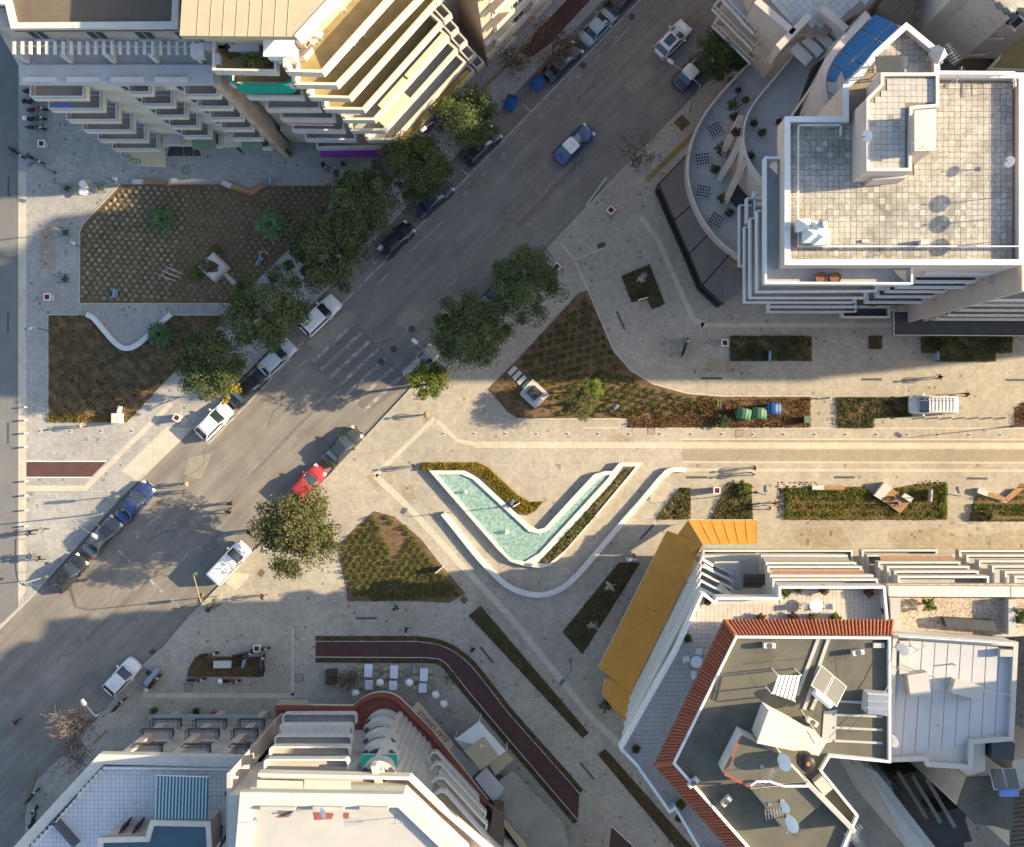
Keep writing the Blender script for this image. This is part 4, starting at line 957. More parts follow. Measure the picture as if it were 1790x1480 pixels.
# shop canopies along the diagonal pavement
t11 = bld('street_canopy', 'brown awning run with dark frame round the corner restaurant', 1220, 430, 'awning')
oc = [(1150, 322), (1153, 332), (1180, 395), (1205, 452), (1222, 500), (1262, 532), (1290, 536)]
ic = [(1202, 262), (1204, 318), (1215, 372), (1240, 412), (1262, 438), (1288, 458), (1300, 470)]
oc = [(1151, 322), (1178, 385), (1204, 444), (1227, 499), (1262, 531)]; ic = [(1203, 268), (1207, 360), (1238, 410), (1275, 445), (1290, 512)]
m_taupe = mat('taupe_awning', (.155, .13, .115), .8, .08, 1.2)
A_ = WP(ic, 4.0); B_ = WP(oc, 3.2)
for i in range(4):
    up = Vector((0, 0, .04)); b = MB()
    b.face([A_[i], B_[i], B_[i+1], A_[i+1]]); b.face([A_[i]+up, A_[i+1]+up, B_[i+1]+up, B_[i]+up]); b.face([B_[i]+up, B_[i+1]+up, B_[i+1]-up*5, B_[i]-up*5])
    o = b.build('awning_panel', m_taupe, t11); MB().tube([A_[i]+up, B_[i]+up], .06, 5).build('rafter', m_black, o)
fb = MB()
for i in range(4): fb.seg(B_[i], B_[i+1], .12, 3.05, 3.3, ext=.05)
fb.build('front_beam', m_black, t11)
for v in B_: MB().box((v.x, v.y, 1.6), (.1, .1, 3.0)).build('post', m_black, t11)
pb = MB()
for i in range(4): pb.seg(B_[i], B_[i+1], .35, ZP, 1.0, off=.1)
pb.build('planter_trough', m_black, t11)
# ================================================================ SOUTH-EAST BLOCK
s1 = bld('red_tiled_corner_house', 'corner apartment house with red tiled roof edge and orange street awnings', 1340, 1200)
HP = 25.6
par = [(1083, 1310), (1180, 1139), (1226, 1037), (1233, 1038), (1249, 1050), (1253, 1044), (1361, 1044), (1361, 1024), (1548, 1024), (1556, 1108), (1556, 1330), (1450, 1318), (1436, 1345), (1500, 1422), (1470, 1520), (1230, 1500), (1180, 1416), (1170, 1422), (1146, 1388), (1110, 1337)]
parw = [Vector(p[:2]) for p in WP(par, HP)]
A5, B5 = Vector((14.9, -11.6)), Vector((8.1, -25.2)); AT, BT = parw[2], parw[0]
loww = [Vector((p.x+2.9, p.y-.6)) if i < 3 else (Vector((p.x+2.6, p.y+1.5)) if i > 14 else (Vector((p.x+1.2, p.y-1.8)) if 3 <= i < 9 else p)) for i, p in enumerate(parw)]
MB().prism(loww, 0, HP-1.6).build('wall', m_wwall, s1)
MB().prism(parw, HP-1.6, HP-1.15).build('terrace_slab', m_wwall, s1)
rb = MB(); ring(rb, parw, .2, HP-1.147, HP); rb.build('terrace_parapet', m_trim, s1)
m_ter = mat('terrace_tile_pale', (.50, .445, .39), .8, .08, 2, .3); m_ter2 = mat('terrace_tile_rose', (.47, .40, .345), .8, .08, 2, .3)
tiles(s1, [Vector(p[:2]) for p in WP([(1090, 1308), (1231, 1048), (1246, 1058), (1365, 1052), (1365, 1031), (1545, 1031), (1548, 1090), (1268, 1090), (1150, 1330), (1120, 1330)], HP)], HP-1.147, .33, .02, [m_ter, m_ter2, m_ter], 0, 'terrace_tile', rot=0)
tiles(s1, [Vector(p[:2]) for p in WP([(1110, 1333), (1150, 1336), (1290, 1500), (1240, 1500)], HP)], HP-1.147, .33, .02, [m_ter, m_ter2, m_ter], 0, 'terrace_tile', rot=R(-50))
# west front balconies, one per storey
for k, h in enumerate((10.0, 13.2, 16.4, 19.6, 22.6)):
    f = (h-5)/20.6; a = Vector((A5.x+(AT.x-A5.x)*f, A5.y+(AT.y-A5.y)*f)); b = Vector((B5.x+(BT.x-B5.x)*f, B5.y+(BT.y-B5.y)*f)); d = (b-a)
    row(s1, [a+d*.02, a+d*.98], h, 3.0, Vector((30, -24)), m_trimb if k % 2 else m_wwall, m_floorg, rail=.95, tw=.1, cap=m_trim)
# orange awnings
oa = awning(s1, [(1228, 951), (1102, 1212)], [(1166, 927), (1046, 1166)], 5.0, 3.3, m_orange, 'orange_awning', seams=2, drop=.3)
awning(s1, [(1228, 951), (1210, 968)], [(1203, 909), (1185, 934)], 5.05, 3.4, m_orange, 'orange_awning', drop=.1)
awning(s1, [(1108, 1200), (1099, 1262)], [(1058, 1185), (1053, 1213)], 5.02, 3.32, m_orange, 'orange_awning', drop=.2)
awning(s1, [(1099, 1262), (1099, 1263)], [(1053, 1213), (1096, 1266)], 5.0, 3.3, m_orange, 'orange_awning', drop=.2)
awning(s1, [(1229, 951), (1323, 951)], [(1203, 908.5), (1323, 908.5)], 5.0, 3.4, m_orange, 'orange_awning', seams=6, drop=.3)
MB().prism(WP([(1229, 951), (1323, 951), (1323, 957), (1231, 957)], 5.1), 4.9, 5.15).build('fascia_band', mat('sage_fascia', (.30, .34, .28), .7), s1)
# north front: first floor terrace, metal canopies, balcony rows of three bays
n_rows = [(6, 1229, 1490, 961.6), (9, 1331, 1481, 970), (12, 1339, 1496, 983), (15, 1342, 1506, 990), (18, 1347, 1526, 1005), (21, 1351, 1534, 1012)]
for h, x0, x1, y in n_rows: row(s1, [(x0, y), (x1, y)], h, 2.4 if h > 6 else 5, (x0+80, 1100), m_wwall, m_ter if h == 6 else m_floorg, rail=.9, tw=.12, cap=m_trim)
awning(s1, [(1336, 983), (1488, 984)], [(1334, 972), (1482, 973)], 10.6, 9.8, mat('grey_blind', (.33, .32, .30), .8), 'sun_blind', drop=.1)
awning(s1, [(1350, 1003), (1512, 1003)], [(1350, 996), (1510, 996)], 17.2, 16.8, mat('terracotta_blind', (.40, .19, .11), .8), 'sun_blind', drop=.08)
for i in range(4):
    MB().prism(WP([(1249, 981+i*12), (1292+i*1.5, 981+i*12), (1293+i*1.5, 992.5+i*12), (1250, 992.5+i*12)], 9.5+i*.15), 9.35+i*.15, 9.5+i*.15).build('metal_canopy_sheet', m_greyroof, s1)
q = WP([(1300, 1003), (1347, 1003), (1347, 1028), (1300, 1028)], 13); 
for i in range(3): MB().prism(WP([(1300, 1003+i*8.4), (1347, 1003+i*8.4), (1347, 1011+i*8.4), (1300, 1011+i*8.4)], 13), 12.85-.1*i, 13-.1*i).build('olive_canopy_sheet', m_olive, s1)
for i in range(9):
    a, b = W(1228+i*1.3, 979+i*6, 11), W(1246, 990+i*5.2, 10.2); MB().tube([a, b], .07, 5).build('lattice_bar', m_trimb, s1)
MB().prism(WP([(1229, 972), (1330, 972), (1352, 1020), (1352, 1040), (1240, 1040)], 8), 4.6, 7.0).build('low_wing', m_wwall, s1)
# tiled mansard strips: barrel tile runs
m_terra2 = mat('terracotta_dark', (.27, .07, .035), .85, .2, 5, .25, fine=.15, finescale=25)
def tile_strip(parent, e0, e1, r0, r1, he, hr, step=.27):
    a, b = W(*e0, he), W(*e1, he); c, d = W(*r0, hr), W(*r1, hr)
    MB().face([a, b, d, c]).build('tile_underlay', m_terra2, parent)
    L = (b-a).length; n = int(L/step)
    for i in range(n):
        t = (i+.5)/n; lo = a.lerp(b, t); hi = c.lerp(d, t); ax = (hi-lo); al = (b-a).normalized(); up = ax.cross(al).normalized()
        if up.z < 0: up = -up
        mb = MB(); k = 3
        for j in range(k):
            u, v = lo+ax*(j/k)+up*(.03+.02), lo+ax*((j+1.08)/k)+up*.02; r1_, r2_ = step*.40, step*.33
            secs = []
            for (p, r_) in ((u, r1_), (v, r2_)):
                secs.append([p+al*(r_*math.cos(q*math.pi/5))+up*(r_*.8*math.sin(q*math.pi/5)) for q in range(6)])
            mb.loft(secs, cap=False, closed=False)
        mb.build('tile_run', m_terra if random.random() < .75 else m_terra2, parent, smooth=True)
HE, HG = 27.0, 28.2
tile_strip(s1, (1144, 1336), (1266, 1084), (1175, 1333), (1285, 1110), HE, HG)
tile_strip(s1, (1266, 1084), (1563, 1084), (1285, 1110), (1560, 1110), HE, HG)
tile_strip(s1, (1144, 1337), (1290, 1500), (1175, 1334), (1322, 1500), HE, HG)
for a, b in (((1266, 1084), (1285, 1110)), ((1144, 1337), (1175, 1334))): MB().tube([W(*a, HE+.12), W(*b, HG+.12)], .15, 8).build('hip_tile', m_terra, s1)
pent = [Vector(p[:2]) for p in WP([(1175, 1333), (1285, 1110), (1556, 1112), (1556, 1332), (1450, 1322), (1436, 1345), (1500, 1424), (1440, 1560), (1322, 1500)], HG)]
MB().prism(inset([Vector(p[:2]) for p in WP([(1158, 1336), (1276, 1098), (1556, 1098), (1556, 1332), (1450, 1322), (1436, 1345), (1500, 1424), (1440, 1560), (1306, 1500)], 27)], .25), HP-1.14, 27.0).build('penthouse_wall', m_wwall, s1)
MB().prism(inset(pent, .15), 27.003, 28.0).build('flat_roof', m_olive, s1)
rb = MB(); ring(rb, pent, .18, 27.9, 28.45); rb.build('roof_parapet', m_trim, s1)
HZ = 28.0
for i in range(4):
    q = WP([(1458, 1223+i*23), (1542, 1227+i*23), (1542, 1231+i*23), (1458, 1227+i*23)], HZ); MB().prism(q, HZ+.003, HZ+.12).build('roof_beam', m_whroof, s1)
for a, b in (((1430, 1116), (1393, 1215)), ((1448, 1116), (1405, 1240)), ((1434, 1205), (1418, 1240))):
    MB().seg(W(*a, HZ), W(*b, HZ), .25, HZ+.003, HZ+.1).build('roof_beam', m_whroof, s1)
MB().prism(WP([(1440, 1243), (1463, 1240), (1460, 1295), (1436, 1300)], HZ), HZ+.003, HZ+.06).build('rubble_patch', m_whroof, s1)
# roof plant blocks
q = WP([(1346, 1245), (1442, 1297), (1430, 1318), (1327, 1297)], 31); MB().prism(q, HZ+.002, 30.7).build('stair_house', m_wwall, s1)
MB().prism(inset([Vector(a[:2]) for a in q], -.12), 30.703, 30.95).build('stair_house_roof', m_cream, s1)
q = WP([(1298, 1285), (1366, 1320), (1412, 1368), (1311, 1376), (1264, 1352)], 30.4); MB().prism(q, HZ+.002, 30.2).build('plant_room', m_wwall, s1)
MB().prism(inset([Vector(a[:2]) for a in q], .05), 30.203, 30.3).build('plant_room_roof', m_olive, s1)
m_redp = mat('red_edge_paint', (.30, .08, .055), .8, .15, 3)
eb = MB(); w4 = [Vector(a[:2]) for a in q]
for i in (4, 3): eb.seg(w4[i], w4[(i+1) % 5], .16, 30.303, 30.36, ext=-.1)
eb.build('red_roof_edge', m_redp, s1)
q = WP([(1312, 1379), (1412, 1371), (1444, 1400), (1376, 1458)], 29.6); MB().prism(q, HZ+.002, 29.4).build('plant_room', m_wwall, s1); MB().prism(inset([Vector(a[:2]) for a in q], .05), 29.403, 29.5).build('plant_room_roof', m_olive, s1)
MB().seg(W(1410, 1368, 29.9), W(1495, 1455, 29.9), .28, HZ+.002, 29.9).build('roof_wall', m_whroof, s1)
mb = MB().tube([W(1312, 1373, 30.6), W(1322, 1366, 30.6), W(1345, 1366, 30.6), W(1370, 1374, 30.6), W(1412, 1374, 30.5)], .09, 6); mb.build('white_pipe', m_white, s1)
MB().box((*W(1438, 1372, 28.6)[:2], 28.4), (1.2, .8, .8), R(-50)).build('chimney', m_whroof, s1)
for i in range(5):
    MB().prism(WP([(1432+i*12, 1380+i*9), (1443+i*11, 1357+i*13), (1453+i*11, 1369+i*13), (1443+i*9, 1389+i*9)], 26), 25.8, 26-.02*i).build('shed_roof_sheet', mat('shed_sheet_green', (.30, .28, .18), .7, .12, 2), s1) if i < 4 else None
pm = mat('violet_corrugated', (.12, .085, .14), .6, .2, 2)
for i in range(9):
    a, b = W(1416+i*9.5, 1492-0*i, 22), W(1452+i*6, 1440+i*5.5, 22); MB().tube([a, b], .16, 5).build('corrugation', pm, s1)
# solar heater, slatted sunshade, tank: things standing on the roof
def solar(cx, cy, base, rz, label, sc_=1.0, tank=m_white):
    c = W(cx, cy, base+.6); t = thing('solar_water_heater', label, 'solar heater', (c.x, c.y, base), rz)
    for s_ in (-1, 1):
        M = Matrix.Translation((s_*.62*sc_, 0, .75)) @ Matrix.Rotation(R(35), 4, 'X')
        o = MB().box((0, 0, 0), (1.15*sc_, 1.9*sc_, .08), 0, 0, M).build('collector', m_trim, t, world=False)
        MB().box((0, 0, .045), (1.05*sc_, 1.8*sc_, .02), 0, 0, M).build('collector_glass', mat('collector_glass', (.13, .12, .10), .2, .1, 3, .5), o, world=False)
    M = Matrix.Translation((0, .95*sc_, 1.45)) @ Matrix.Rotation(R(90), 4, 'Y')
    mb = MB(); mb.lathe([(.05, -.85*sc_), (.27, -.8*sc_), (.29, -.7*sc_), (.29, .7*sc_), (.27, .8*sc_), (.05, .85*sc_)], 14); mb.v = [tuple(M @ Vector(v)) for v in mb.v]; mb.build('tank', tank, t, True, world=False)
    mb = MB()
    for x in (-.9, .9):
        for y in (-.7, .9): mb.tube([(x*sc_, y*sc_, 0), (x*sc_, y*sc_, .35 if y < 0 else 1.3)], .025, 4)
    mb.tube([(-.9*sc_, .9*sc_, .9), (.9*sc_, .9*sc_, .9)], .025, 4); mb.build('stand', m_steel, t, world=False)
solar(1448, 1198, HZ, R(140), 'white tank solar heater with twin collectors on the olive roof')
c = W(1375, 1203, 30.2); t = thing('slatted_sunshade', 'white slatted sunshade frame on the olive roof', 'sunshade', (c.x, c.y, HZ))
q = [W(1360, 1180, 30.2), W(1401, 1180, 30.2), W(1390, 1226, 30.2), W(1349, 1212, 30.2)]
for i in range(6):
    u0, u1 = i/6+.01, (i+1)/6-.03
    MB().face([q[0].lerp(q[1], u0), q[0].lerp(q[1], u1), q[3].lerp(q[2], u1), q[3].lerp(q[2], u0)][::-1]).build('slat', m_white, t)
for v in q: MB().tube([v, (v.x, v.y, HZ)], .05, 5).build('post', m_white, t)
c = W(1405, 1326, 31); t = thing('water_tank', 'black plastic roof tank with orange cap', 'tank', (c.x, c.y, 30.3)); t.location.z = 30.95
MB().lathe([(.5, 0), (.62, .15), (.62, 1.0), (.45, 1.2), (.12, 1.25)], 14).build('body', m_black, t, True, world=False); MB().lathe([(.16, 1.25), (.16, 1.33), (.05, 1.36)], 8).build('cap', mat('orange_cap', (.5, .14, .04), .6), t, world=False)
dish(1373, 1332, 32.0, 30.3, .62, R(185), 'largest white dish beside the black tank'); dish(1374, 1411, 30.8, 29.5, .42, R(190), 'middle small white dish on the lower plant room'); dish(1386, 1440, 31.0, 29.5, .62, R(190), 'lowest big white dish near the violet sheet roof')
aerial(1332, 1340, 30.3, 2.5, R(60), 'comb aerial on the red edged plant room'); aerial(1345, 1405, 29.5, 2.0, R(10), 'thin aerial on the lower plant room'); aerial(1484, 1440, 28.0, 1.6, R(40), 'short aerial at the edge of the violet roof')
q = WP([(1517, 1212), (1556, 1214), (1552, 1252), (1514, 1246)], 29.3); MB().prism(q, HZ+.002, 29.2).build('skylight_box', m_greyroof, s1)
for i in range(3):
    MB().prism(WP([(1518, 1214+i*12), (1554, 1216+i*12), (1553, 1226+i*12), (1517, 1224+i*12)], 29.3), 29.203, 29.28).build('skylight_sheet', m_steel, s1)
MB().box((*W(1535, 1127, HZ)[:2], HZ+.12), (.8, .35, .25)).build('vent_box', m_whroof, s1)
# --- white roofed house to the right
s2 = bld('white_roofed_house', 'apartment house with pale seamed roof and pebble terrace', 1670, 1180)
p2 = [(1561, 1106), (1780, 1122), (1772, 1295), (1702, 1300), (1700, 1345), (1620, 1340), (1616, 1330), (1550, 1332)]
p2w = [Vector(p[:2]) for p in WP(p2, 27.2)]
MB().prism(inset(p2w, .1), 0, 26.6).build('wall', m_wwall, s2)
MB().prism(p2w, 26.603, 26.8).build('roof_slab', m_whroof, s2)
for i in range(9):
    f0, f1 = i/9+.004, (i+1)/9-.004
    a, b, c, d = W(1568, 1118, 26.9), W(1770, 1133, 26.9), W(1762, 1288, 26.9), W(1553, 1325, 26.9)
    MB().prism([a.lerp(b, f0), a.lerp(b, f1), d.lerp(c, f1), d.lerp(c, f0)], 26.803, 26.83+.004*(i % 3)).build('roof_sheet', m_greyroof, s2)
rb = MB(); ring(rb, p2w, .35, 26.805, 27.25); rb.build('roof_parapet', m_whroof, s2)
guard([(1572, 1112), (1770, 1125)], 27.25, .6, s2)
ft = [(1556, 1024), (1900, 1024), (1900, 1110), (1775, 1118), (1561, 1102)]
MB().prism(WP(ft, HP), 0, HP-1.3).build('front_wall', m_wwall, s2) if False else None
fw = [Vector(p[:2]) for p in WP(ft, HP)]; fl_ = [Vector((p.x+.5, min(p.y, fw[0].y-1.8))) for p in fw]
MB().prism(fl_, 0, HP-1.6).build('front_wall', m_wwall, s2)
m_peb = mat('terrace_pebbles', (.42, .34, .26), .95, .2, 6, .2, fine=.45, finescale=7)
MB().prism(fw, HP-1.6, HP-1.1).build('pebble_terrace', m_peb, s2)
MB().prism(WP([(1556, 1025), (1768, 1026), (1768, 1044), (1556, 1043)], HP), HP-1.097, HP-.2).build('front_parapet', m_cream, s2)
MB().prism(WP([(1770, 1026), (1900, 1027), (1900, 1046), (1770, 1044)], HP), HP-1.097, HP-.2).build('front_parapet', m_cream, s2)
MB().prism(WP([(1556, 1045), (1574, 1045), (1574, 1102), (1558, 1102)], HP), HP-1.097, HP).build('party_wall', m_whroof, s2)
MB().prism(WP([(1764, 1048), (1776, 1048), (1776, 1112), (1764, 1110)], HP), HP-1.097, HP-.1).build('party_wall', m_whroof, s2)
c = W(1697, 1092, 25.2); MB().prism(WP([(1650, 1080), (1738, 1085), (1744, 1104), (1655, 1096)], 25.3), 24.503, 25.3).build('tarpaulin', m_darkroof, s2)
for (px, py, rz, sx, sy, hh) in ((1605, 1195, 8, 1.5, 1.6, .9), (1690, 1205, -15, 2.2, 1.0, .9), (1760, 1142, 0, .9, .5, .6), (1582, 1150, 0, .7, 2.4, .5)):
    c = W(px, py, 27.5); MB().box((c.x, c.y, 26.84+hh/2), (sx, sy, hh), R(rz)).build('roof_hatch', m_whroof, s2)
for (px, py) in ((1667, 1161), (1640, 1268), (1585, 1187)): c = W(px, py, 27); MB().tube([(c.x, c.y, 26.84), (c.x, c.y, 27.4)], .06, 6).build('vent_pipe', m_steel, s2)
dish(1579, 1134, 28.2, 27.25, .5, R(200), 'white dish at the upper left corner of the seamed roof'); dish(1562, 1294, 28.0, 27.25, .5, R(200), 'white dish at the lower left corner of the seamed roof')
aerial(1590, 1128, 27.25, 1.8, R(30), 'aerial beside the upper dish of the seamed roof')
rows2 = [(6, 1507, 1638, 961), (9, 1516, 1668, 970), (12, 1536, 1678, 982), (15, 1551, 1694, 990), (18, 1564, 1710, 998), (21, 1570, 1728, 1007)]
rows3 = [(6, 1677, 1900, 962), (9, 1690, 1900, 970), (12, 1712, 1900, 980), (15, 1735, 1900, 989), (18, 1757, 1900, 999), (21, 1774, 1900, 1007)]
for rr in (rows2, rows3):
    for i, (h, x0, x1, y) in enumerate(rr): row(s2, [(x0, y), (x1, y)], h, 2.4, (x0+60, 1150), m_wwall, m_floorg if i % 2 else m_ter, rail=.9, tw=.12, cap=m_trim)
awning(s2, [(1540, 979), (1672, 979)], [(1536, 970), (1664, 970)], 10.8, 10.2, mat('tan_blind', (.38, .24, .15), .8), 'sun_blind', drop=.08)
# --- lower houses round the dark court
s3 = bld('court_house', 'grey rendered house wall dropping into the dark court', 1560, 1430)
MB().prism(WP([(1510, 1338), (1532, 1348), (1650, 1500), (1600, 1500)], 18), 0, 18).build('wall', m_wwall, s3)
MB().prism(WP([(1510, 1338), (1532, 1348), (1650, 1500), (1636, 1500)], 18), 18.003, 18.25).build('roof', m_whroof, s3)
for i in range(5):
    a = W(1512+i*18, 1340+i*24, 18); MB().box((a.x-.4, a.y+.35, 12.5-i*.6), (.9, .5, 1.2), R(-52)).build('wall_unit', m_greyroof, s3)
MB().tube([W(1478, 1428, 21), W(1492, 1458, 20), W(1512, 1478, 17)], .5, 12).build('duct', m_steel, s3, True)
MB().prism(WP([(1560, 1356), (1620, 1346), (1650, 1400), (1600, 1412)], 8), 0, 8).build('shed', m_brownroof, s3); MB().prism(WP([(1630, 1420), (1680, 1412), (1700, 1470), (1650, 1480)], 11), 0, 11).build('shed', m_darkroof, s3)
for i in range(3): MB().seg(W(1570+i*25, 1350+i*6, 12), W(1620+i*25, 1430+i*8, 12), .3, 11.6, 12).build('court_beam', m_screed, s3)
s4 = bld('olive_roofed_house', 'olive roofed house with blue tank at the lower right edge', 1740, 1420)
q = WP([(1692, 1362), (1770, 1356), (1768, 1450), (1740, 1442), (1705, 1438), (1676, 1408)], 24); MB().prism(q, 0, 23.8).build('wall', m_cream, s4); MB().prism(inset([Vector(a[:2]) for a in q], -.1), 23.803, 24).build('roof', m_olive, s4)
q = WP([(1683, 1300), (1722, 1294), (1722, 1348), (1690, 1356)], 26); MB().prism(q, 0, 25.8).build('stair_wall', m_wwall, s4); MB().prism(q, 25.803, 26).build('stair_roof', m_paverC, s4)
q = WP([(1735, 1296), (1775, 1300), (1772, 1330), (1733, 1326)], 26.5); MB().prism(q, 20, 26.5).build('dark_box', m_darkroof, s4)
q = WP([(1772, 1330), (1860, 1320), (1860, 1490), (1765, 1480)], 22); MB().prism(q, 0, 21.8).build('side_wall', m_cream, s4)
for i in range(13): MB().prism(WP([(1767, 1382+i*8), (1860, 1374+i*8), (1860, 1379+i*8), (1767, 1387.5+i*8)], 22), 21.803, 22).build('sheet_rib', m_brownroof, s4)
solar(1755, 1360, 24.0, R(180), 'blue panelled solar heater at the lower right edge', .85, mat('blue_tank', (.15, .25, .55), .4))
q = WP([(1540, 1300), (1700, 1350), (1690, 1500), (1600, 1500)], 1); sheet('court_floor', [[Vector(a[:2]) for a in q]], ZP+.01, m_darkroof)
MB().prism([(50, -17.3), (140, -17.3), (140, -60), (50, -60)], 27.003, 38).build('east_wing_tower', m_cream, s2); MB().prism([(50, -13.5), (140, -13.5), (140, -60), (50, -60)], 0, 27).build('east_wing_wall', m_cream, s2)

# cables, pipes and cooling units lying about on the roofs
for i, (a, b, h) in enumerate((((1568, 1160), (1690, 1205), 27.6), ((1535, 1230), (1580, 1150), 28.8), ((1470, 1290), (1540, 1215), 28.4), ((1400, 1240), (1440, 1300), 31.2), ((1300, 1160), (1420, 1150), 28.06), ((1690, 1205), (1772, 1215), 27.4), ((1340, 1420), (1330, 1376), 30.0))):
    u, v = W(*a, h), W(*b, h); m_ = (u+v)/2-Vector((0, 0, .04)); MB().tube([u, m_, v], .022, 4).build('cable', m_wwall if i % 2 else m_dgrey, s1 if a[0] < 1560 else s2)
for i, (x, y, r_) in enumerate(((1212, 1368, 40), (1345, 1128, 0), (1500, 1140, 10), (1420, 1262, -30), (1270, 1400, 45))):
    c = W(x, y, 28.5); o = MB().box((c.x, c.y, 28.36), (.85, .35, .6), R(r_)).build('cooling_unit', m_wwall, s1); MB().lathe([(.2, 0), (.2, .02)], 12, (c.x, c.y, 28.67)).build('fan_grille', m_dgrey, o)
for q in ([(1310, 1180), (1370, 1135), (1400, 1150), (1330, 1210)], [(1460, 1150), (1510, 1145), (1515, 1190), (1465, 1195)], [(1240, 1330), (1290, 1290), (1300, 1330), (1260, 1370)]): MB().prism(WP(q, 28.01), 28.003, 28.012).build('membrane_patch', m_olive, s1)
# ================================================================ SOUTH-WEST BLOCK
b1 = bld('tiled_terrace_house', 'low cream house with a blue-white tiled roof terrace and striped awning', 260, 1400)
H1 = 15.0
pr = [(173, 1318), (452, 1324), (410, 1400), (400, 1560), (-50, 1560)]
prw = [Vector(p[:2]) for p in WP(pr, H1)]
wl = [Vector((p.x+(1.0 if i == 0 else 0)+(1.0 if i == 4 else 0), min(p.y, -28.9))) for i, p in enumerate(prw)]
MB().prism(wl, 0, H1-.9).build('wall', m_pink, b1)
MB().prism(prw, H1-.897, H1-.55).build('roof_slab', m_wwall, b1)
rb = MB(); ring(rb, prw, .85, H1-.547, H1); rb.build('roof_parapet', m_wwall, b1)
m_bt1 = mat('terrace_tile_white', (.60, .605, .61), .5, .06, 1.5, .4); m_bt2 = mat('terrace_tile_grey', (.54, .55, .56), .5, .06, 1.5, .4)
MB().prism(inset(prw, .86), H1-.549, H1-.54).build('tile_bed', m_dgrey, b1)
tiles(b1, inset(prw, .85), H1-.54, .355, .02, [m_bt1, m_bt2, m_bt1], 300, 'terrace_tile', key=lambda q: -q.y)
guard([(182, 1343), (428, 1346)], H1, .5, b1); guard([(176, 1346), (60, 1480)], H1, .5, b1)
# striped awning
sa = W(275, 1355, 17.2); 
m_str1 = mat('stripe_teal', (.015, .10, .13), .8, .05, 2); m_str2 = mat('stripe_white', (.36, .42, .42), .8, .05, 2)
ao = MB().tube([W(273, 1355, 17.0), W(365, 1358, 17.0)], .05, 6).build('awning_bar', m_trim, b1)
for i in range(32):
    a, b = W(273+i*2.88, 1355+i*.09, 17.0), W(273+(i+1)*2.88, 1355+(i+1)*.09, 17.0); c, d = W(270+(i+1)*2.9, 1432, 17.8), W(270+i*2.9, 1432, 17.8)
    MB().face([a, d, c, b]).build('awning_stripe', m_str1 if i % 2 else m_str2, b1)
q = WP([(263, 1434), (368, 1436), (372, 1500), (170, 1500), (172, 1464), (255, 1462)], 18); qw = [Vector(a[:2]) for a in q]
MB().prism(inset(qw, .25), H1-.5, 17.6).build('penthouse_wall', m_pink, b1); MB().prism(qw, 17.603, 17.8).build('penthouse_roof', mat('blue_green_membrane', (.07, .12, .15), .6, .1, 1), b1)
rb = MB(); ring(rb, qw, .4, 17.803, 18.1); rb.build('penthouse_parapet', m_cream, b1)
for (px, py) in ((215, 1448), (238, 1448), (390, 1470), (405, 1470)):
    c = W(px, py, 16); MB().box((c.x, c.y, 15.6), (.12, 1.0, 2.0), R(-25)).build('shutter', m_dwood, b1)
MB().box((*W(227, 1452, 15.6)[:2], 15.4), (.9, .12, 1.6)).build('terrace_window', m_trim, b1)
MB().seg(W(92, 1437, 15.5), W(130, 1480, 15.5), .3, H1-.54, 15.5).build('terrace_divider', m_dgrey, b1)
# balconies of the north front
cols = [(5.5, 1261, ((261, 311), (336, 391), (414, 458))), (9.0, 1278.5, ((243, 297), (323, 378), (403, 446))), (12.5, 1305.5, ((228, 277), (316, 362), (399, 431)))]
for h, y, cc in cols:
    for (x0, x1) in cc: row(b1, [(x0, y+14), (x0, y), (x1, y), (x1, y+14)], h, .6, (x0+25, y+30), m_dgrey, m_floorg if h < 6 else m_floorb, rail=.95, bars=True, ends=(False, False), name='balcony')
    for i, (x0, x1) in enumerate(cc):
        a = W(x0, y, h); b = W(x1, y, h); MB().prism([(a.x, -29.0), (b.x, -29.0), (b.x, a.y), (a.x, a.y)], h-1.12, h-.96).build('balcony_floor', m_floorb, b1)
        window(b1, (a.x, -28.9), .3, b.x-a.x-.3, h-.9, h+1.2, (0, 1), (b.x, -28.9), 'balcony_door')
for x in (320, 398, 472): a = W(x, 1242); MB().box((a.x-.5, -28.55, 7.0), (.7, .8, 13.9)).build('pilaster', m_pink, b1)
MB().prism(WP([(272, 1250), (450, 1250), (450, 1262), (262, 1262)], 3.2), 2.9, 3.1).build('glass_canopy', m_glassb, b1)
# --- curved bay house
b2 = bld('curved_bay_house', 'white apartment house with stacked rounded bays above a red podium terrace', 640, 1380)
corep = [Vector(p) for p in ((-24.3, -28.9), (-15.6, -28.9), (-5.7, -37.4), (14.3, -55.5), (14, -70), (-24.3, -70))]
MB().prism(corep, 0, 22.6).build('wall', m_wwall, b2)
MB().prism([(-24.6, -27.4), (-24.3, -27.2), (-24.3, -60), (-24.9, -60)], 0, 22).build('party_wall', m_pink, b2)
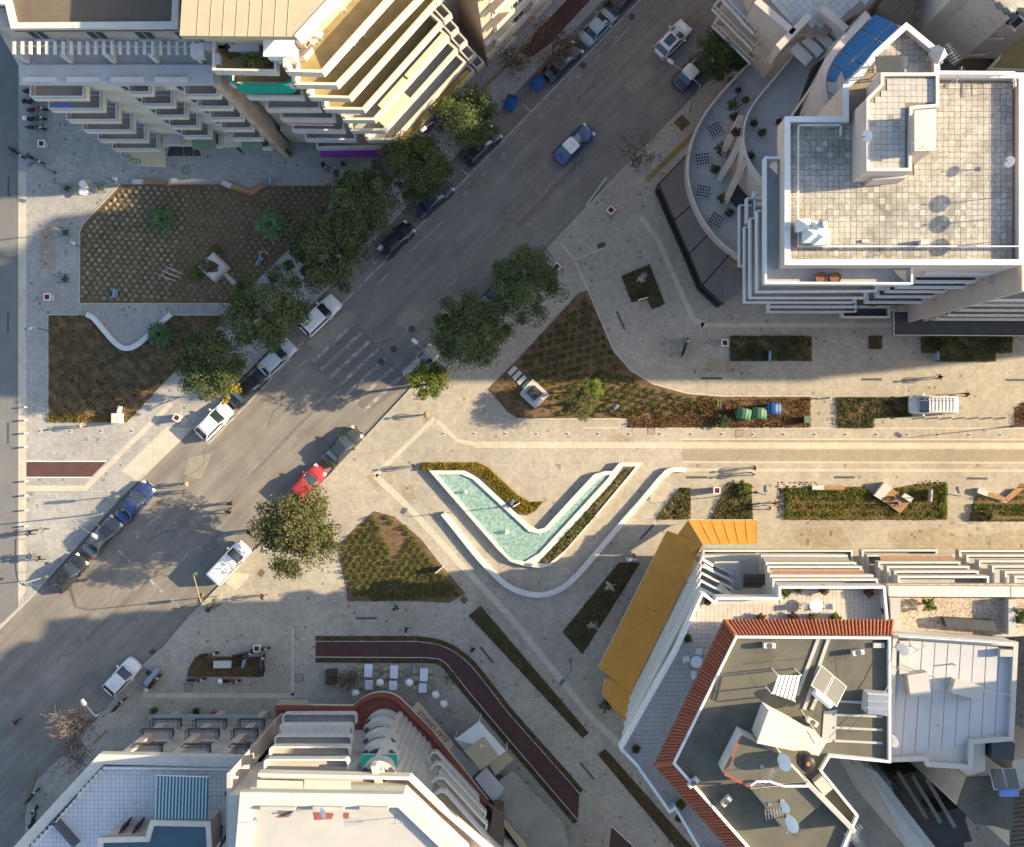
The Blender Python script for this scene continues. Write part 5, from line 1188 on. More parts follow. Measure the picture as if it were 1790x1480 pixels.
# podium
pp = [(480, 1235), (616, 1237)]+smooth_line([(616, 1237), (636, 1219), (663, 1212), (686, 1216), (700, 1226)], 2)[1:]+[(751, 1277), (853.5, 1404), (830, 1425), (700, 1300), (480, 1290)]
ppw = [Vector(p[:2]) for p in WP(pp, 4.6)]
MB().prism(ppw, 3.3, 4.1).build('podium', m_cream, b2); MB().prism(inset(ppw, .02), 4.103, 4.15).build('podium_terrace', m_terrafl, b2)
MB().prism(inset(ppw, 1.2), 0, 3.3).build('podium_wall', m_glass, b2)
pl_ = ppw[:-3]; s_ = side_of([ppw[0], ppw[1]], Vector((-15, -33))); rb = MB(); strip(rb, offset_line(pl_, -.03*s_), offset_line(pl_, .3*s_), 4.0, 4.6); rb.build('podium_parapet', m_terrafl, b2)
MB().prism(WP([(487, 1225), (538, 1225), (538, 1235), (487, 1235)], 4.0), 3.6, 3.9).build('sign_board', m_beigecl, b2)
# long balconies with rounded ends
lv = [(7.2, 1247, 494, 623), (10.6, 1266, 488, 617), (14.0, 1286, 480, 615), (17.0, 1305, 471, 612), (19.8, 1327, 462, 609)]
for i, (h, y, x0, x1) in enumerate(lv):
    pts = smooth_line([(x0, y+16), (x0, y+4), (x0+4, y), (x0+12, y)], 1)+smooth_line([(x1-12, y), (x1-4, y), (x1, y+4), (x1, y+18)], 1)
    row(b2, pts, h, .9, (x0+60, y+90), m_wwall, m_floorg if i < 3 else m_ter, rail=.7, tw=.09, ends=(False, False), cap=m_trim, fill=True)
awning(b2, [(492, 1282), (612, 1283)], [(489, 1266), (614, 1267)], 12.8, 11.2, m_greyroof, 'sun_blind', seams=8, drop=.1)
awning(b2, [(474, 1326), (608, 1327)], [(472, 1323), (607, 1324)], 19.2, 19.0, m_green, 'sun_blind', drop=.1)
# half-round bays
for i, (h, cx, ty) in enumerate(((6.2, 668, 1246), (9.4, 664, 1260), (12.6, 663, 1279), (15.8, 662, 1299), (19.8, 661, 1330))):
    pts = [(cx+33*math.cos(R(180+k*15)), ty+34+34*math.sin(R(180+k*15))) for k in range(13)]
    q = [Vector(p[:2]) for p in WP(pts, h)]; I = Vector((sum(p.x for p in q)/13, q[6].y-3)); s_ = side_of(q, I)
    o = MB().prism(q, h-1.3, h-1.0).build('bay_floor', m_ter if i > 3 else m_floorg, b2)
    rb = MB(); strip(rb, offset_line(q, -.02*s_), offset_line(q, .45*s_), h-1.5, h); rb.build('bay_parapet', m_wwall, o)
    for k in (3, 9):
        p = q[k]; MB().box((p.x, p.y-.3, h-.15), (.35, .5, .35), R(15*(k-6))).build('bay_slot', m_dgrey, o)
awning(b2, [(631, 1340), (694, 1341)], [(631, 1318), (694, 1318)], 19.0, 17.8, m_green, 'green_awning', drop=.15)
# stair wall ribs between bays and the diagonal balconies
for i in range(7):
    a = W(692+i*8.2, 1262+i*9, 8.0); b = Vector((a.x-1.0, a.y-2.6, 21.5))
    MB().prism([(a.x-.3, a.y), (a.x+.1, a.y), (a.x+1.0, a.y-2.4), (a.x+.4, a.y-2.8)], 4.2, 21.0-.4*i).build('wall_rib', m_wwall, b2)
dg = [(7.0, [(749, 1324), (755, 1315), (764, 1315), (836, 1394), (837, 1404)]), (10.6, [(751, 1344), (760, 1335), (771, 1335), (850, 1422), (846, 1432)]), (14.2, [(753, 1367), (765, 1359), (777, 1360), (852, 1442), (850, 1450)]), (18.2, [(755, 1392), (768, 1383), (779, 1384), (870, 1486), (868, 1496)])]
for h, pts in dg: row(b2, pts, h, 1.6, (700, 1480), m_wwall, m_floorg if h < 14 else m_floorb, fill=True, rail=.75, tw=.1, ends=(False, False), cap=m_trim)
MB().prism([Vector(p[:2]) for p in WP([(772, 1340), (848, 1424), (838, 1432), (766, 1350)], 10)], 9.2, 9.9).build('white_blind', m_white, b2)
# top gallery and roof
row(b2, [(451, 1352), (716, 1358), (771, 1411), (880, 1505)], 21.5, 2.2, (600, 1480), m_cream, m_ter, rail=.9, tw=.22, ends=(False, False), name='gallery', cap=m_trim)
ro = [(420, 1384), (705, 1388), (822, 1500), (822, 1620), (400, 1620)]
row_ = [Vector(p[:2]) for p in WP(ro, 24.4)]
MB().prism(inset(row_, .3), 20.6, 23.8).build('attic_wall', m_cream, b2)
MB().prism(row_, 23.803, 24.0).build('roof', m_whroof, b2)
rb = MB(); ring(rb, row_, 1.0, 24.003, 24.45); rb.build('roof_parapet', m_wwall, b2)
for i, (x0, x1) in enumerate(((454, 515), (546, 600), (628, 678))):
    q = WP([(x0, 1411), (x1, 1412), (x1, 1418), (x0, 1416)], 24.9); MB().prism(q, 24.003, 24.8).build('roof_upstand', m_whroof, b2)
for q in ([(482, 1428), (516, 1414), (512, 1420), (490, 1430)], [(548, 1420), (583, 1422), (580, 1432), (550, 1434)], [(601, 1421), (610, 1421), (609, 1431), (601, 1431)]): MB().prism(WP(q, 24.1), 24.003, 24.03).build('rust_patch', m_redp, b2)
dish(566, 1421, 25.3, 24.0, .45, R(190), 'white dish on the bright roof of the curved bay house'); aerial(446, 1432, 24.0, 1.6, R(30), 'bent aerial at the left rim of the bright roof'); aerial(694, 1428, 24.0, 1.5, R(0), 'small aerial by the corner upstand of the bright roof')
for (x, y, sx) in ((625, 1378, .9), (640, 1378, 1.2), (676, 1382, .8)): c = W(x, y, 21.3); MB().box((c.x, c.y, 20.95), (sx, .45, .6)).build('planter_box', m_dgrey, b2)
for i in range(2): q = WP([(449+i*83, 1364), (529+i*83, 1366), (529+i*83, 1384), (448+i*83, 1383)], 22.5); MB().prism(q, 22.3, 22.4).build('gallery_blind', m_cream, b2)
# --- restaurant roofs at the foot of it
b3 = bld('restaurant_pavilion', 'low beige restaurant roofs and white marquee beside the maroon track', 870, 1370)
ca = [(730.5, 1226), (794, 1302), (783, 1315), (718, 1239.5)]
MB().prism(WP(ca, 3.5), 3.2, 3.45).build('lettered_canopy', m_beigecl, b3)
t_ = W(757, 1269, 3.5); 
tx = text('ΔΙΑΓΩΝΙΟΣ', .62, (t_.x, t_.y, 3.462), 0, math.atan2(210, -200), m_ink, b3)
tx.scale = (1.22, 1, 1)
for i, (q, h, m) in enumerate((([(795, 1303), (783, 1315), (822, 1362), (840, 1345)], 3.3, m_screed), ([(830, 1361), (849, 1341), (882, 1378), (864, 1404)], 3.6, m_greyroof), ([(874, 1363), (896, 1346), (984, 1437), (1000, 1500), (935, 1500), (865, 1405)], 3.4, m_screed), ([(851, 1403), (862, 1408), (940, 1500), (922, 1500)], 3.9, m_beigecl), ([(855, 1335), (885, 1314), (898, 1327), (866, 1356)], 3.1, m_beigecl))):
    MB().prism(WP(q, h), h-.25, h).build('flat_canopy', m, b3)
mq = WP([(795, 1292), (838, 1260), (885, 1313), (841, 1346)], 3.0); apex = W(842, 1304, 4.3)
for i in range(4):
    a, b = mq[i], mq[(i+1) % 4]; MB().face([a, b, apex][::-1]).build('marquee_panel', m_white, b3)
for v in mq: MB().tube([v, (v.x, v.y, ZP)], .05, 5).build('marquee_post', m_white, b3)
MB().prism(WP([(811, 1312), (846, 1288), (872, 1322), (840, 1346)], 4.2), 4.05, 4.2).build('flat_canopy', m_beigecl, b3)
for (x, y) in ((905, 1365), (960, 1425), (935, 1470)): a = W(x, y); MB().box((a.x-1, a.y-.3, 1.6), (.12, .12, 3.0)).build('post', m_dgrey, b3)
MB().prism(WP([(850, 1345), (895, 1360), (975, 1440), (985, 1500), (930, 1500)], 0), ZP, 3.0).build('pavilion_wall', m_glass, b3)
MB().prism(WP([(862, 1412), (880, 1418), (880, 1500), (850, 1500)], 6), 0, 6).build('brown_wing', m_brownroof, b3)
# ================================================================ BEDS, FOUNTAIN, PLANTING
import numpy as np
rng = np.random.default_rng(5)
def leaf_mesh(name, P, L, Wd, tint, m, up=.55, nrm=None):
    """P (n,3) places, L length, Wd width per leaf (arrays or numbers): diamonds with random attitude"""
    n = len(P); L = np.broadcast_to(L, n)[:, None]; Wd = np.broadcast_to(Wd, n)[:, None]
    a = rng.normal(size=(n, 3)); a[:, 2] *= .5; a /= np.linalg.norm(a, axis=1)[:, None]
    N = rng.normal(size=(n, 3))*(1-up); N[:, 2] += up
    if nrm is not None: N += nrm*.6
    b = np.cross(N, a); b /= np.linalg.norm(b, axis=1)[:, None]+1e-9
    V = np.empty((n, 4, 3)); V[:, 0] = P-a*L/2; V[:, 1] = P+b*Wd/2; V[:, 2] = P+a*L/2; V[:, 3] = P-b*Wd/2
    V[:, 2, 2] -= (L*.15)[:, 0]; V[:, 0, 2] -= (L*.1)[:, 0]
    me = bpy.data.meshes.new(name); me.vertices.add(n*4); me.loops.add(n*4); me.polygons.add(n)
    me.vertices.foreach_set('co', V.reshape(-1)); me.loops.foreach_set('vertex_index', np.arange(n*4, dtype=np.int32))
    me.polygons.foreach_set('loop_start', np.arange(0, n*4, 4, dtype=np.int32)); me.polygons.foreach_set('loop_total', np.full(n, 4, dtype=np.int32))
    at = me.attributes.new('tint', 'FLOAT', 'FACE'); at.data.foreach_set('value', np.clip(tint, 0, 1).astype(np.float32))
    me.materials.append(m); me.update(); return me
def put(name, me, loc=(0, 0, 0), parent=None, rz=0, sc_=1, kind=None):
    o = bpy.data.objects.new(name, me); COL.objects.link(o); o.location = loc; o.rotation_euler = (0, 0, rz); o.scale = (sc_,)*3 if not hasattr(sc_, '__len__') else sc_
    if parent is not None: o.parent = parent
    if kind: o['kind'] = kind
    return o
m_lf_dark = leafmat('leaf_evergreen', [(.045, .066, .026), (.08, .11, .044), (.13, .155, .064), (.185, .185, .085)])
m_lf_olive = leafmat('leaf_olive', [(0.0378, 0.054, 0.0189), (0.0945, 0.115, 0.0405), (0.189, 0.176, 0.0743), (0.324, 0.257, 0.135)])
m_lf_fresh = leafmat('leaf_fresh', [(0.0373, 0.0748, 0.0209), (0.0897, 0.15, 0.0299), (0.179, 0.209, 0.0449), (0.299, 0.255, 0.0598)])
m_lf_yel = leafmat('leaf_yellowing', [(0.069, 0.103, 0.023), (0.207, 0.184, 0.0345), (0.437, 0.287, 0.0345), (0.517, 0.345, 0.0575)])
m_lf_clump = leafmat('leaf_clump', [(.035, .055, .014), (.08, .115, .026), (.14, .165, .04), (.2, .2, .06)])
m_lf_seed = leafmat('leaf_greygreen', [(.26, .29, .21), (.37, .40, .30), (.5, .52, .41), (.62, .62, .52)])
m_lf_cover = leafmat('leaf_cover', [(0.049, 0.056, 0.0224), (0.105, 0.098, 0.0364), (0.182, 0.14, 0.056), (0.252, 0.168, 0.07)])
m_lf_red = leafmat('leaf_russet', [(0.069, 0.0575, 0.023), (0.161, 0.103, 0.0345), (0.253, 0.115, 0.0575), (0.345, 0.184, 0.103)])
m_lf_hedge = leafmat('leaf_hedge_gold', [(0.0575, 0.0575, 0.0138), (0.161, 0.127, 0.023), (0.322, 0.23, 0.0403), (0.437, 0.322, 0.069)])
m_lf_grass = leafmat('leaf_grass', [(.05, .058, .022), (.085, .095, .035), (.13, .125, .05), (.18, .15, .07)])
m_lf_palm = leafmat('leaf_palm', [(0.0416, 0.0936, 0.0416), (0.0936, 0.166, 0.0728), (0.166, 0.25, 0.104), (0.27, 0.312, 0.146)])
m_lf_brown = leafmat('leaf_withered', [(.05, .035, .024), (.10, .065, .04), (.16, .10, .055), (.22, .15, .09)])
m_bark = mat('bark', (.10, .075, .055), .9, .25, 6)
m_barkp = mat('bark_pale', (.17, .13, .10), .9, .25, 6)

def soil(name, polys, m=None, z=.05):
    mb = MB()
    for p in polys: mb.prism(WP(p), ZP-.02, ZP+z)
    return mb.build(name, m or m_soil, None, kind='structure')
BED_A = [(213, 323), (385, 323), (438, 341), (470, 325), (580, 325), (572, 372), (520, 422), (408, 530), (140, 530), (141, 405), (148, 390)]
BED_B = [(86, 551), (152, 551), (163, 558), (203, 604), (222, 614), (246, 602), (300, 552), (400, 552), (385, 568), (305, 650), (232, 728), (222, 738), (85, 738)]
BED_C = [(1028, 508), (1050, 560), (1072, 612), (1102, 647), (1142, 671), (1200, 687), (1260, 692), (1416, 692), (1416, 747), (1098, 747), (1098, 731), (905, 731), (888, 720), (854, 680), (900, 633), (940, 590), (1012, 512)]
BED_D = [(1135, 462), (1162, 531), (1140, 541), (1131, 524), (1104, 528), (1086, 483)]
BED_E = [(1276, 587), (1418, 587), (1418, 631), (1276, 631)]
BED_F = [(1518, 587), (1541, 587), (1541, 610), (1518, 610)]
BED_G = [(1609, 588), (1768, 588), (1768, 617), (1739, 617), (1739, 632), (1634, 632), (1634, 617), (1609, 617)]
BED_H = [(1463, 694), (1590, 694), (1590, 727), (1525, 731), (1525, 748), (1463, 748)]
BED_H2 = [(1774, 712), (1800, 700), (1800, 745), (1774, 745)]
BED_I = [(655, 893), (690, 903), (735, 940), (770, 985), (814, 1037), (786, 1053), (720, 1050), (608, 1050), (606, 1025), (590, 955), (625, 920)]
BED_J = [(840, 1058), (1029, 1280), (1018, 1289), (820, 1076)]
BED_K = [(1045, 1318), (1058, 1308), (1215, 1485), (1185, 1485)]
BED_L = [(1081, 983), (1119, 983), (1058, 1080), (1018, 1143), (983, 1104)]
BED_M = [(343, 1147), (455, 1147), (455, 1182), (328, 1182), (330, 1168)]
BED_N1 = [(1189, 852), (1207, 852), (1207, 907), (1146, 907)]
BED_N2 = [(1271, 845), (1312, 845), (1316, 907), (1244, 907)]
BED_N3 = [(1372, 852), (1510, 850), (1518, 862), (1600, 846), (1654, 843), (1654, 908), (1372, 908)]
BED_N4 = [(1706, 866), (1760, 880), (1780, 850), (1810, 846), (1810, 910), (1692, 910)]
TIPS = [(742, 808), (836, 808), (853, 816), (905, 864), (926, 877), (950, 876), (936, 892), (922, 899), (900, 890), (858, 848), (834, 826), (815, 821), (733, 821)]
STRIP_V = [(1089, 815), (1111, 815), (1101, 828), (1036, 906), (988, 961), (960, 984), (938, 985), (980, 941), (1071, 841)]
vo = offset_line([Vector(a[:2]) for a in WP(outer)], .26); 
soil('bed_soil_northwest', [BED_A]); soil('bed_soil_west', [BED_B]); soil('bed_soil_plaza', [BED_C]); soil('bed_soil_shrubs', [BED_I], m_soil_l)
soil('bed_soil_small', [BED_D, BED_E, BED_F, BED_G, BED_M, BED_L, BED_J, BED_K]); soil('bed_soil_sunny', [BED_H, BED_H2, BED_N1, BED_N2, BED_N3, BED_N4, TIPS], m_soil_l)
def px_of(v): return (NX+v.x*PXM, NY-v.y*PXM)
verge = [px_of(a) for a in vo]; vi = [px_of(a) for a in offset_line([Vector(a[:2]) for a in WP(inner)], -.26)]
VG = ribbon(verge, 9)+ribbon(vi, 9)
sheet('grass_verge_soil', VG, ZP+.012, m_soil)
def cover_field(name, label, polys, dens, hgt, m, size=(.14, .07), tl=(0, 1), clump=.0, cat='planting', edge=.05, world=False, rows=None):
    """low planting nobody could count: one object"""
    P = []
    for poly in polys:
        w_ = [Vector(a[:2]) for a in (poly if isinstance(poly[0], Vector) else WP(poly))]
        A_ = abs(area(w_)); n = int(A_*dens*2.2)
        x0, x1 = min(p.x for p in w_), max(p.x for p in w_); y0, y1 = min(p.y for p in w_), max(p.y for p in w_)
        n = int((x1-x0)*(y1-y0)*dens)
        X = rng.uniform(x0, x1, n); Y = rng.uniform(y0, y1, n)
        k = np.sin(X*1.7+np.cos(Y*2.3)*1.5)*np.cos(Y*1.9+np.sin(X*1.1)*2)+.5*np.sin(X*5.1+Y*3.7)
        if clump: keep = k > rng.normal(clump, .5, n); X, Y = X[keep], Y[keep]
        if rows:
            th, sp = rows; q = (X*math.cos(th)+Y*math.sin(th))/sp; keep = np.abs(q-np.round(q)) < rng.uniform(.05, .34, len(q)); X, Y = X[keep], Y[keep]
        for x, y in zip(X, Y):
            if inside((x, y), w_): P.append((x, y, ZP+.05+hgt*rng.random()**1.3))
    P = np.array(P); n = len(P)
    t_ = np.clip(rng.uniform(tl[0], tl[1], n)+.18*np.sin(P[:, 0]*2.1)*np.cos(P[:, 1]*1.7), 0, 1)
    me = leaf_mesh(name, P, size[0]*rng.uniform(.6, 1.4, n), size[1]*rng.uniform(.6, 1.4, n), t_, m, .5)
    o = put(name, me, kind='stuff'); return tag(o, label, cat)
cover_field('ground_cover', 'thin weeds between the seedlings of the upper left bed', [BED_A], 9, .06, m_lf_grass, (.14, .06), (0, .8), .25)
cover_field('ground_cover', 'weedy grass of the lower left bed with curved white wall', [BED_B], 150, .10, m_lf_grass, (.16, .06), (0, .95), -.3)
cover_field('ground_cover', 'sunlit ochre weeds along the foot of the lower left bed', [[(86, 722), (225, 728), (222, 738), (85, 738)]], 160, .22, m_lf_hedge, (.16, .08), (.1, .9))
cover_field('ground_cover', 'furrowed weeds of the big triangular plaza bed', [BED_C], 90, .08, m_lf_cover, (.14, .06), (0, .7), -.1, rows=(R(48), .62))
cover_field('ground_cover', 'russet shrubs along the right end of the triangular plaza bed', [[(1098, 715), (1250, 700), (1416, 694), (1416, 747), (1098, 747)]], 260, .38, m_lf_red, (.16, .08), (0, 1), -.1)
cover_field('ground_cover', 'dark lawn of the small notched bed', [BED_D], 420, .09, m_lf_grass, (.14, .05), (0, .8))
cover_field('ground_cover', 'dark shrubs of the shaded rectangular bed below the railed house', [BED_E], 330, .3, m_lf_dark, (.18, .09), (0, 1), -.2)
cover_field('ground_cover', 'dry grass in the tiny square pit', [BED_F], 260, .16, m_lf_cover, (.2, .04), (.1, .8))
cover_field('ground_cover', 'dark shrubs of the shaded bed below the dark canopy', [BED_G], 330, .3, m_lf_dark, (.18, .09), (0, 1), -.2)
cover_field('ground_cover', 'mixed shrubs of the sunny bed left of the ladder van', [BED_H], 380, .32, m_lf_olive, (.16, .08), (0, 1), -.3)
cover_field('ground_cover', 'fresh green border beside the ladder van', [[(1512, 722), (1590, 718), (1592, 728), (1526, 731), (1526, 747), (1514, 747)]], 500, .3, m_lf_fresh, (.14, .08), (.2, .9))
cover_field('ground_cover', 'sunny shrubs cut by the right edge beside the bollard row', [BED_H2], 380, .3, m_lf_red, (.16, .08), (0, 1), -.3)
cover_field('ground_cover', 'withered litter between the clipped clumps', [BED_I], 60, .04, m_lf_red, (.12, .06), (0, .6), .4)
cover_field('ground_cover', 'narrow grass strip along the diagonal path', [BED_J], 420, .08, m_lf_grass, (.14, .05), (.1, 1))
cover_field('ground_cover', 'brownish grass strip under the tiled corner house', [BED_K], 300, .08, m_lf_cover, (.14, .05), (0, .7))
cover_field('ground_cover', 'very dark lozenge bed left of the orange awning', [BED_L], 260, .12, m_lf_grass, (.14, .06), (0, .45))
cover_field('ground_cover', 'dry grass of the small bed among the parked motorcycles', [BED_M], 240, .08, m_lf_cover, (.14, .05), (0, .9))
cover_field('ground_cover', 'sunny triangular bed right of the curved seat wall', [BED_N1], 420, .28, m_lf_olive, (.16, .08), (.1, 1), -.4)
cover_field('ground_cover', 'sunny bed with a lamp above the orange awning', [BED_N2], 420, .28, m_lf_olive, (.16, .08), (.1, 1), -.4)
cover_field('ground_cover', 'long mixed shrub bed round the wooden seat island', [BED_N3], 520, .34, m_lf_fresh, (.17, .08), (0, 1), -.25, rows=(R(90), .75))
cover_field('ground_cover', 'bright green rows of the long mixed shrub bed', [[(1376, 853), (1518, 856), (1520, 864), (1376, 864)], [(1640, 850), (1654, 846), (1654, 905), (1642, 905)], [(1372, 853), (1380, 853), (1380, 905), (1372, 905)], [(1700, 880), (1800, 885), (1800, 893), (1698, 890)]], 420, .36, m_lf_fresh, (.16, .09), (.2, 1))
cover_field('ground_cover', 'dry undergrowth of the long mixed shrub bed', [BED_N3, BED_N1, BED_N2], 160, .08, m_lf_hedge, (.14, .06), (0, .6))
cover_field('ground_cover', 'mixed shrub bed at the right edge with an angled bench', [BED_N4], 520, .34, m_lf_fresh, (.17, .08), (0, 1), -.25, rows=(R(90), .75))
cover_field('ground_cover', 'golden hedge curling round the fountain tip', [TIPS], 900, .42, m_lf_hedge, (.15, .085), (.1, 1))
cover_field('ground_cover', 'grass verges along the maroon track', VG, 300, .07, m_lf_cover, (.13, .05), (.1, 1))
# ---- clumps: every one
def clump_me(name, m, r, n, hh, size):
    a = rng.uniform(0, 2*np.pi, n); q = np.sqrt(rng.random(n))*r; z = hh*(1-(q/r)**2)*rng.uniform(.45, 1, n)
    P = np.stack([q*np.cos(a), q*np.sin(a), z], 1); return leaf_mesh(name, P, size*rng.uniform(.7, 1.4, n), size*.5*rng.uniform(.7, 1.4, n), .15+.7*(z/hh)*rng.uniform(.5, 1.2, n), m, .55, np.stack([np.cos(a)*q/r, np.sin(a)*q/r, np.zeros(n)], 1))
def grid_pts(poly, dx, dy, ang=0, stag=True, jit=.1, margin=3):
    out = []; cs, sn = math.cos(ang), math.sin(ang); L = 60
    x0, x1 = min(p[0] for p in poly), max(p[0] for p in poly); y0, y1 = min(p[1] for p in poly), max(p[1] for p in poly); cx, cy = (x0+x1)/2, (y0+y1)/2
    for j in range(-120, 121):
        for i in range(-120, 121):
            u, v = (i+(.5 if stag and j % 2 else 0))*dx, j*dy; x, y = cx+u*cs-v*sn, cy+u*sn+v*cs
            if x0 <= x <= x1 and y0 <= y <= y1 and inside((x, y), poly) and edist((x, y), poly) > margin: out.append((x+random.uniform(-1, 1)*dx*jit, y+random.uniform(-1, 1)*dy*jit))
    return out
cl = [clump_me('shrub_clump', m_lf_clump, .29, 190, .5, .095) for _ in range(3)]
for i, (x, y) in enumerate(grid_pts(BED_I, 14.0, 10.0, R(-3), margin=4, jit=.05)):
    if inside((x, y), [(662, 905), (690, 905), (715, 950), (690, 985), (678, 955)]) and random.random() < .75: continue
    o = put('shrub_clump', cl[i % 3], W(x, y, ZP+.05), rz=random.uniform(0, 6.28), sc_=random.uniform(.95, 1.15)); o.location.z = ZP+.03
    tag(o, 'round green clump in the sunny five-sided shrub bed', 'shrub', 'clumps of the five-sided shrub bed')
for i, (x, y) in enumerate(grid_pts([(1040, 640), (1100, 655), (1150, 680), (1250, 695), (1290, 700), (1240, 722), (1100, 730), (1000, 728), (1010, 690)], 15.5, 10.6, R(14), margin=2)):
    o = put('shrub_clump', cl[i % 3], W(x, y, ZP+.05), rz=random.uniform(0, 6.28), sc_=random.uniform(.85, 1.1)); o.location.z = ZP+.03
    tag(o, 'round green clump in the sunny corner of the triangular plaza bed', 'shrub', 'clumps of the triangular plaza bed')
i = 0
for (x, y) in grid_pts([(1028, 512), (1052, 566), (1074, 616), (1100, 650), (1040, 638), (1010, 688), (1000, 726), (960, 726), (964, 690), (930, 655), (900, 640), (942, 592)], 16.5, 11.5, R(40), margin=3):
    o = put('shrub_clump', cl[i % 3], W(x, y, ZP+.05), rz=random.uniform(0, 6.28), sc_=random.uniform(.8, 1.0)); o.location.z = ZP+.03; i += 1
    tag(o, 'dull small clump in the shaded tip of the triangular plaza bed', 'shrub', 'shaded clumps of the triangular plaza bed')
sd = [clump_me('seedling_tuft', m_lf_seed, .20, 60, .28, .12) for _ in range(3)]
pts = grid_pts(BED_A, 12.6, 8.2, R(4), margin=5, jit=.06); pts.sort(key=lambda p: p[0]+p[1]*.2)
near = pts[:300]
for i, (x, y) in enumerate(near):
    o = put('seedling_tuft', sd[i % 3], W(x, y), rz=random.uniform(0, 6.28), sc_=random.uniform(.8, 1.15)); o.location.z = ZP+.03
    tag(o, 'pale seedling tuft in the left part of the upper left bed', 'seedling', 'seedlings of the upper left bed')
P = []; T = []
for x, y in pts[300:]:
    c = W(x, y); n = 40; f = .8 if x > 420 else 1
    for _ in range(n): a = random.uniform(0, 6.28); q = .2*math.sqrt(random.random())*f; P.append((c.x+q*math.cos(a), c.y+q*math.sin(a), ZP+.05+.18*random.random()*(1-q/.2))); T.append(random.uniform(.05, .8))
tag(put('seedling_field', leaf_mesh('seedling_field', np.array(P), .12, .06, np.array(T), m_lf_seed), kind='stuff'), 'pale seedling tufts in the right part of the upper left bed', 'seedling')
# single plants in the strip of the fountain
fp = [clump_me('border_plant', m_lf_olive, .3, 60, .35, .13), clump_me('border_plant', m_lf_fresh, .3, 60, .38, .13)]
sp_ = grid_pts(STRIP_V, 9, 8, R(-47), margin=3.5, jit=.2)
# ---- fountain
fo = [(750, 822), (812, 822), (835, 835), (880, 876), (925, 918), (940, 925), (952, 922), (1020, 848), (1038, 829), (1057, 823), (1070, 823), (1083, 808), (1124, 808), (1031, 916), (980, 974), (962, 989), (945, 992), (918, 989), (892, 981), (872, 962)]
wi = [(764, 829), (807, 829), (826, 837), (880, 887), (925, 929), (943, 932), (958, 927), (1042, 841), (1053, 832), (1066, 829), (1064, 834), (991, 914), (943, 966), (918, 981), (893, 977), (876, 958)]
c = W(930, 930); ft_ = thing('fountain', 'white V-shaped fountain basin with green water and small jets', 'fountain', (c.x, c.y, ZP))
def capped(mb, outerp, holes, z0, z1):
    bm = bmesh.new(); es = []
    def loop(pts, z):
        vs_ = [bm.verts.new((p.x, p.y, z)) for p in pts]; return vs_, [bm.edges.new((vs_[i], vs_[(i+1) % len(vs_)])) for i in range(len(vs_))]
    loops = [outerp]+holes; tops = []; alle = []
    for lp in loops: v, e = loop(lp, z1); tops.append(v); alle += e
    bmesh.ops.triangle_fill(bm, use_beauty=True, use_dissolve=False, edges=alle)
    for v in tops:
        lo = [bm.verts.new((q.co.x, q.co.y, z0)) for q in v]
        for i in range(len(v)): j = (i+1) % len(v); bm.faces.new((lo[i], lo[j], v[j], v[i]))
    bmesh.ops.recalc_face_normals(bm, faces=bm.faces)
    bm.verts.index_update()
    n = len(mb.v); mb.v += [tuple(q.co) for q in bm.verts]; 
    for f in bm.faces: mb.f.append(tuple(n+q.index for q in f.verts)); mb.m.append(0)
    bm.free(); return mb
sm = lambda pts: [Vector(a[:2]) for a in WP(smooth_line(pts, 1, True), .5)]
ow = [Vector(a[:2]) for a in WP(fo, .5)]; ww = [Vector(a[:2]) for a in WP(wi, .5)]; sv = [Vector(a[:2]) for a in WP(STRIP_V, .5)]
capped(MB(), ow, [ww, sv], ZP, .66).build('rim', m_marble, ft_)
m_basin = bpy.data.materials.new('basin_painted_caustics'); m_basin.use_nodes = True
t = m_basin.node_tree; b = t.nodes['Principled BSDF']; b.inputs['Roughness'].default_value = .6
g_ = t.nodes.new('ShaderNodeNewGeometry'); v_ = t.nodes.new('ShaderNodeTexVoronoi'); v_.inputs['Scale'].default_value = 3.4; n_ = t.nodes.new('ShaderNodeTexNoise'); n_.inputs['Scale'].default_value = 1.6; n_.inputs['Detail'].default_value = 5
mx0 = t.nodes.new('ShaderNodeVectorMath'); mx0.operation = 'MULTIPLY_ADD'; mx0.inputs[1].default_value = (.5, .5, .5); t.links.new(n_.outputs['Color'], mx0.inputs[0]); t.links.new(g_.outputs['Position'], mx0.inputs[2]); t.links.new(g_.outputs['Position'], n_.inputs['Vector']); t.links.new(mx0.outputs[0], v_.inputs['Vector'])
cr = t.nodes.new('ShaderNodeValToRGB'); e = cr.color_ramp.elements; e[0].position = 0; e[0].color = (.12, .235, .215, 1); e[1].position = .75; e[1].color = (.30, .42, .37, 1); t.links.new(v_.outputs['Distance'], cr.inputs[0]); t.links.new(cr.outputs[0], b.inputs['Base Color'])  # caustic light net painted into the green pool colour
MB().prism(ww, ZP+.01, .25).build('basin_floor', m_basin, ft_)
m_water = m_basin.copy(); m_water.name = 'fountain_water'; t = m_water.node_tree; b = t.nodes['Principled BSDF']; b.inputs['Roughness'].default_value = .05; b.inputs['IOR'].default_value = 1.33; b.inputs['Specular IOR Level'].default_value = .6  # water surface carries the same painted caustic net
n_ = t.nodes.new('ShaderNodeTexNoise'); n_.inputs['Scale'].default_value = 4; n_.inputs['Detail'].default_value = 4; g_ = t.nodes.new('ShaderNodeNewGeometry'); t.links.new(g_.outputs['Position'], n_.inputs['Vector'])
bp = t.nodes.new('ShaderNodeBump'); bp.inputs['Strength'].default_value = .6; bp.inputs['Distance'].default_value = .05; t.links.new(n_.outputs[0], bp.inputs['Height']); t.links.new(bp.outputs[0], b.inputs['Normal'])
MB().face([(p.x, p.y, .48) for p in (ww if area(ww) > 0 else ww[::-1])]).build('water', m_water, ft_)
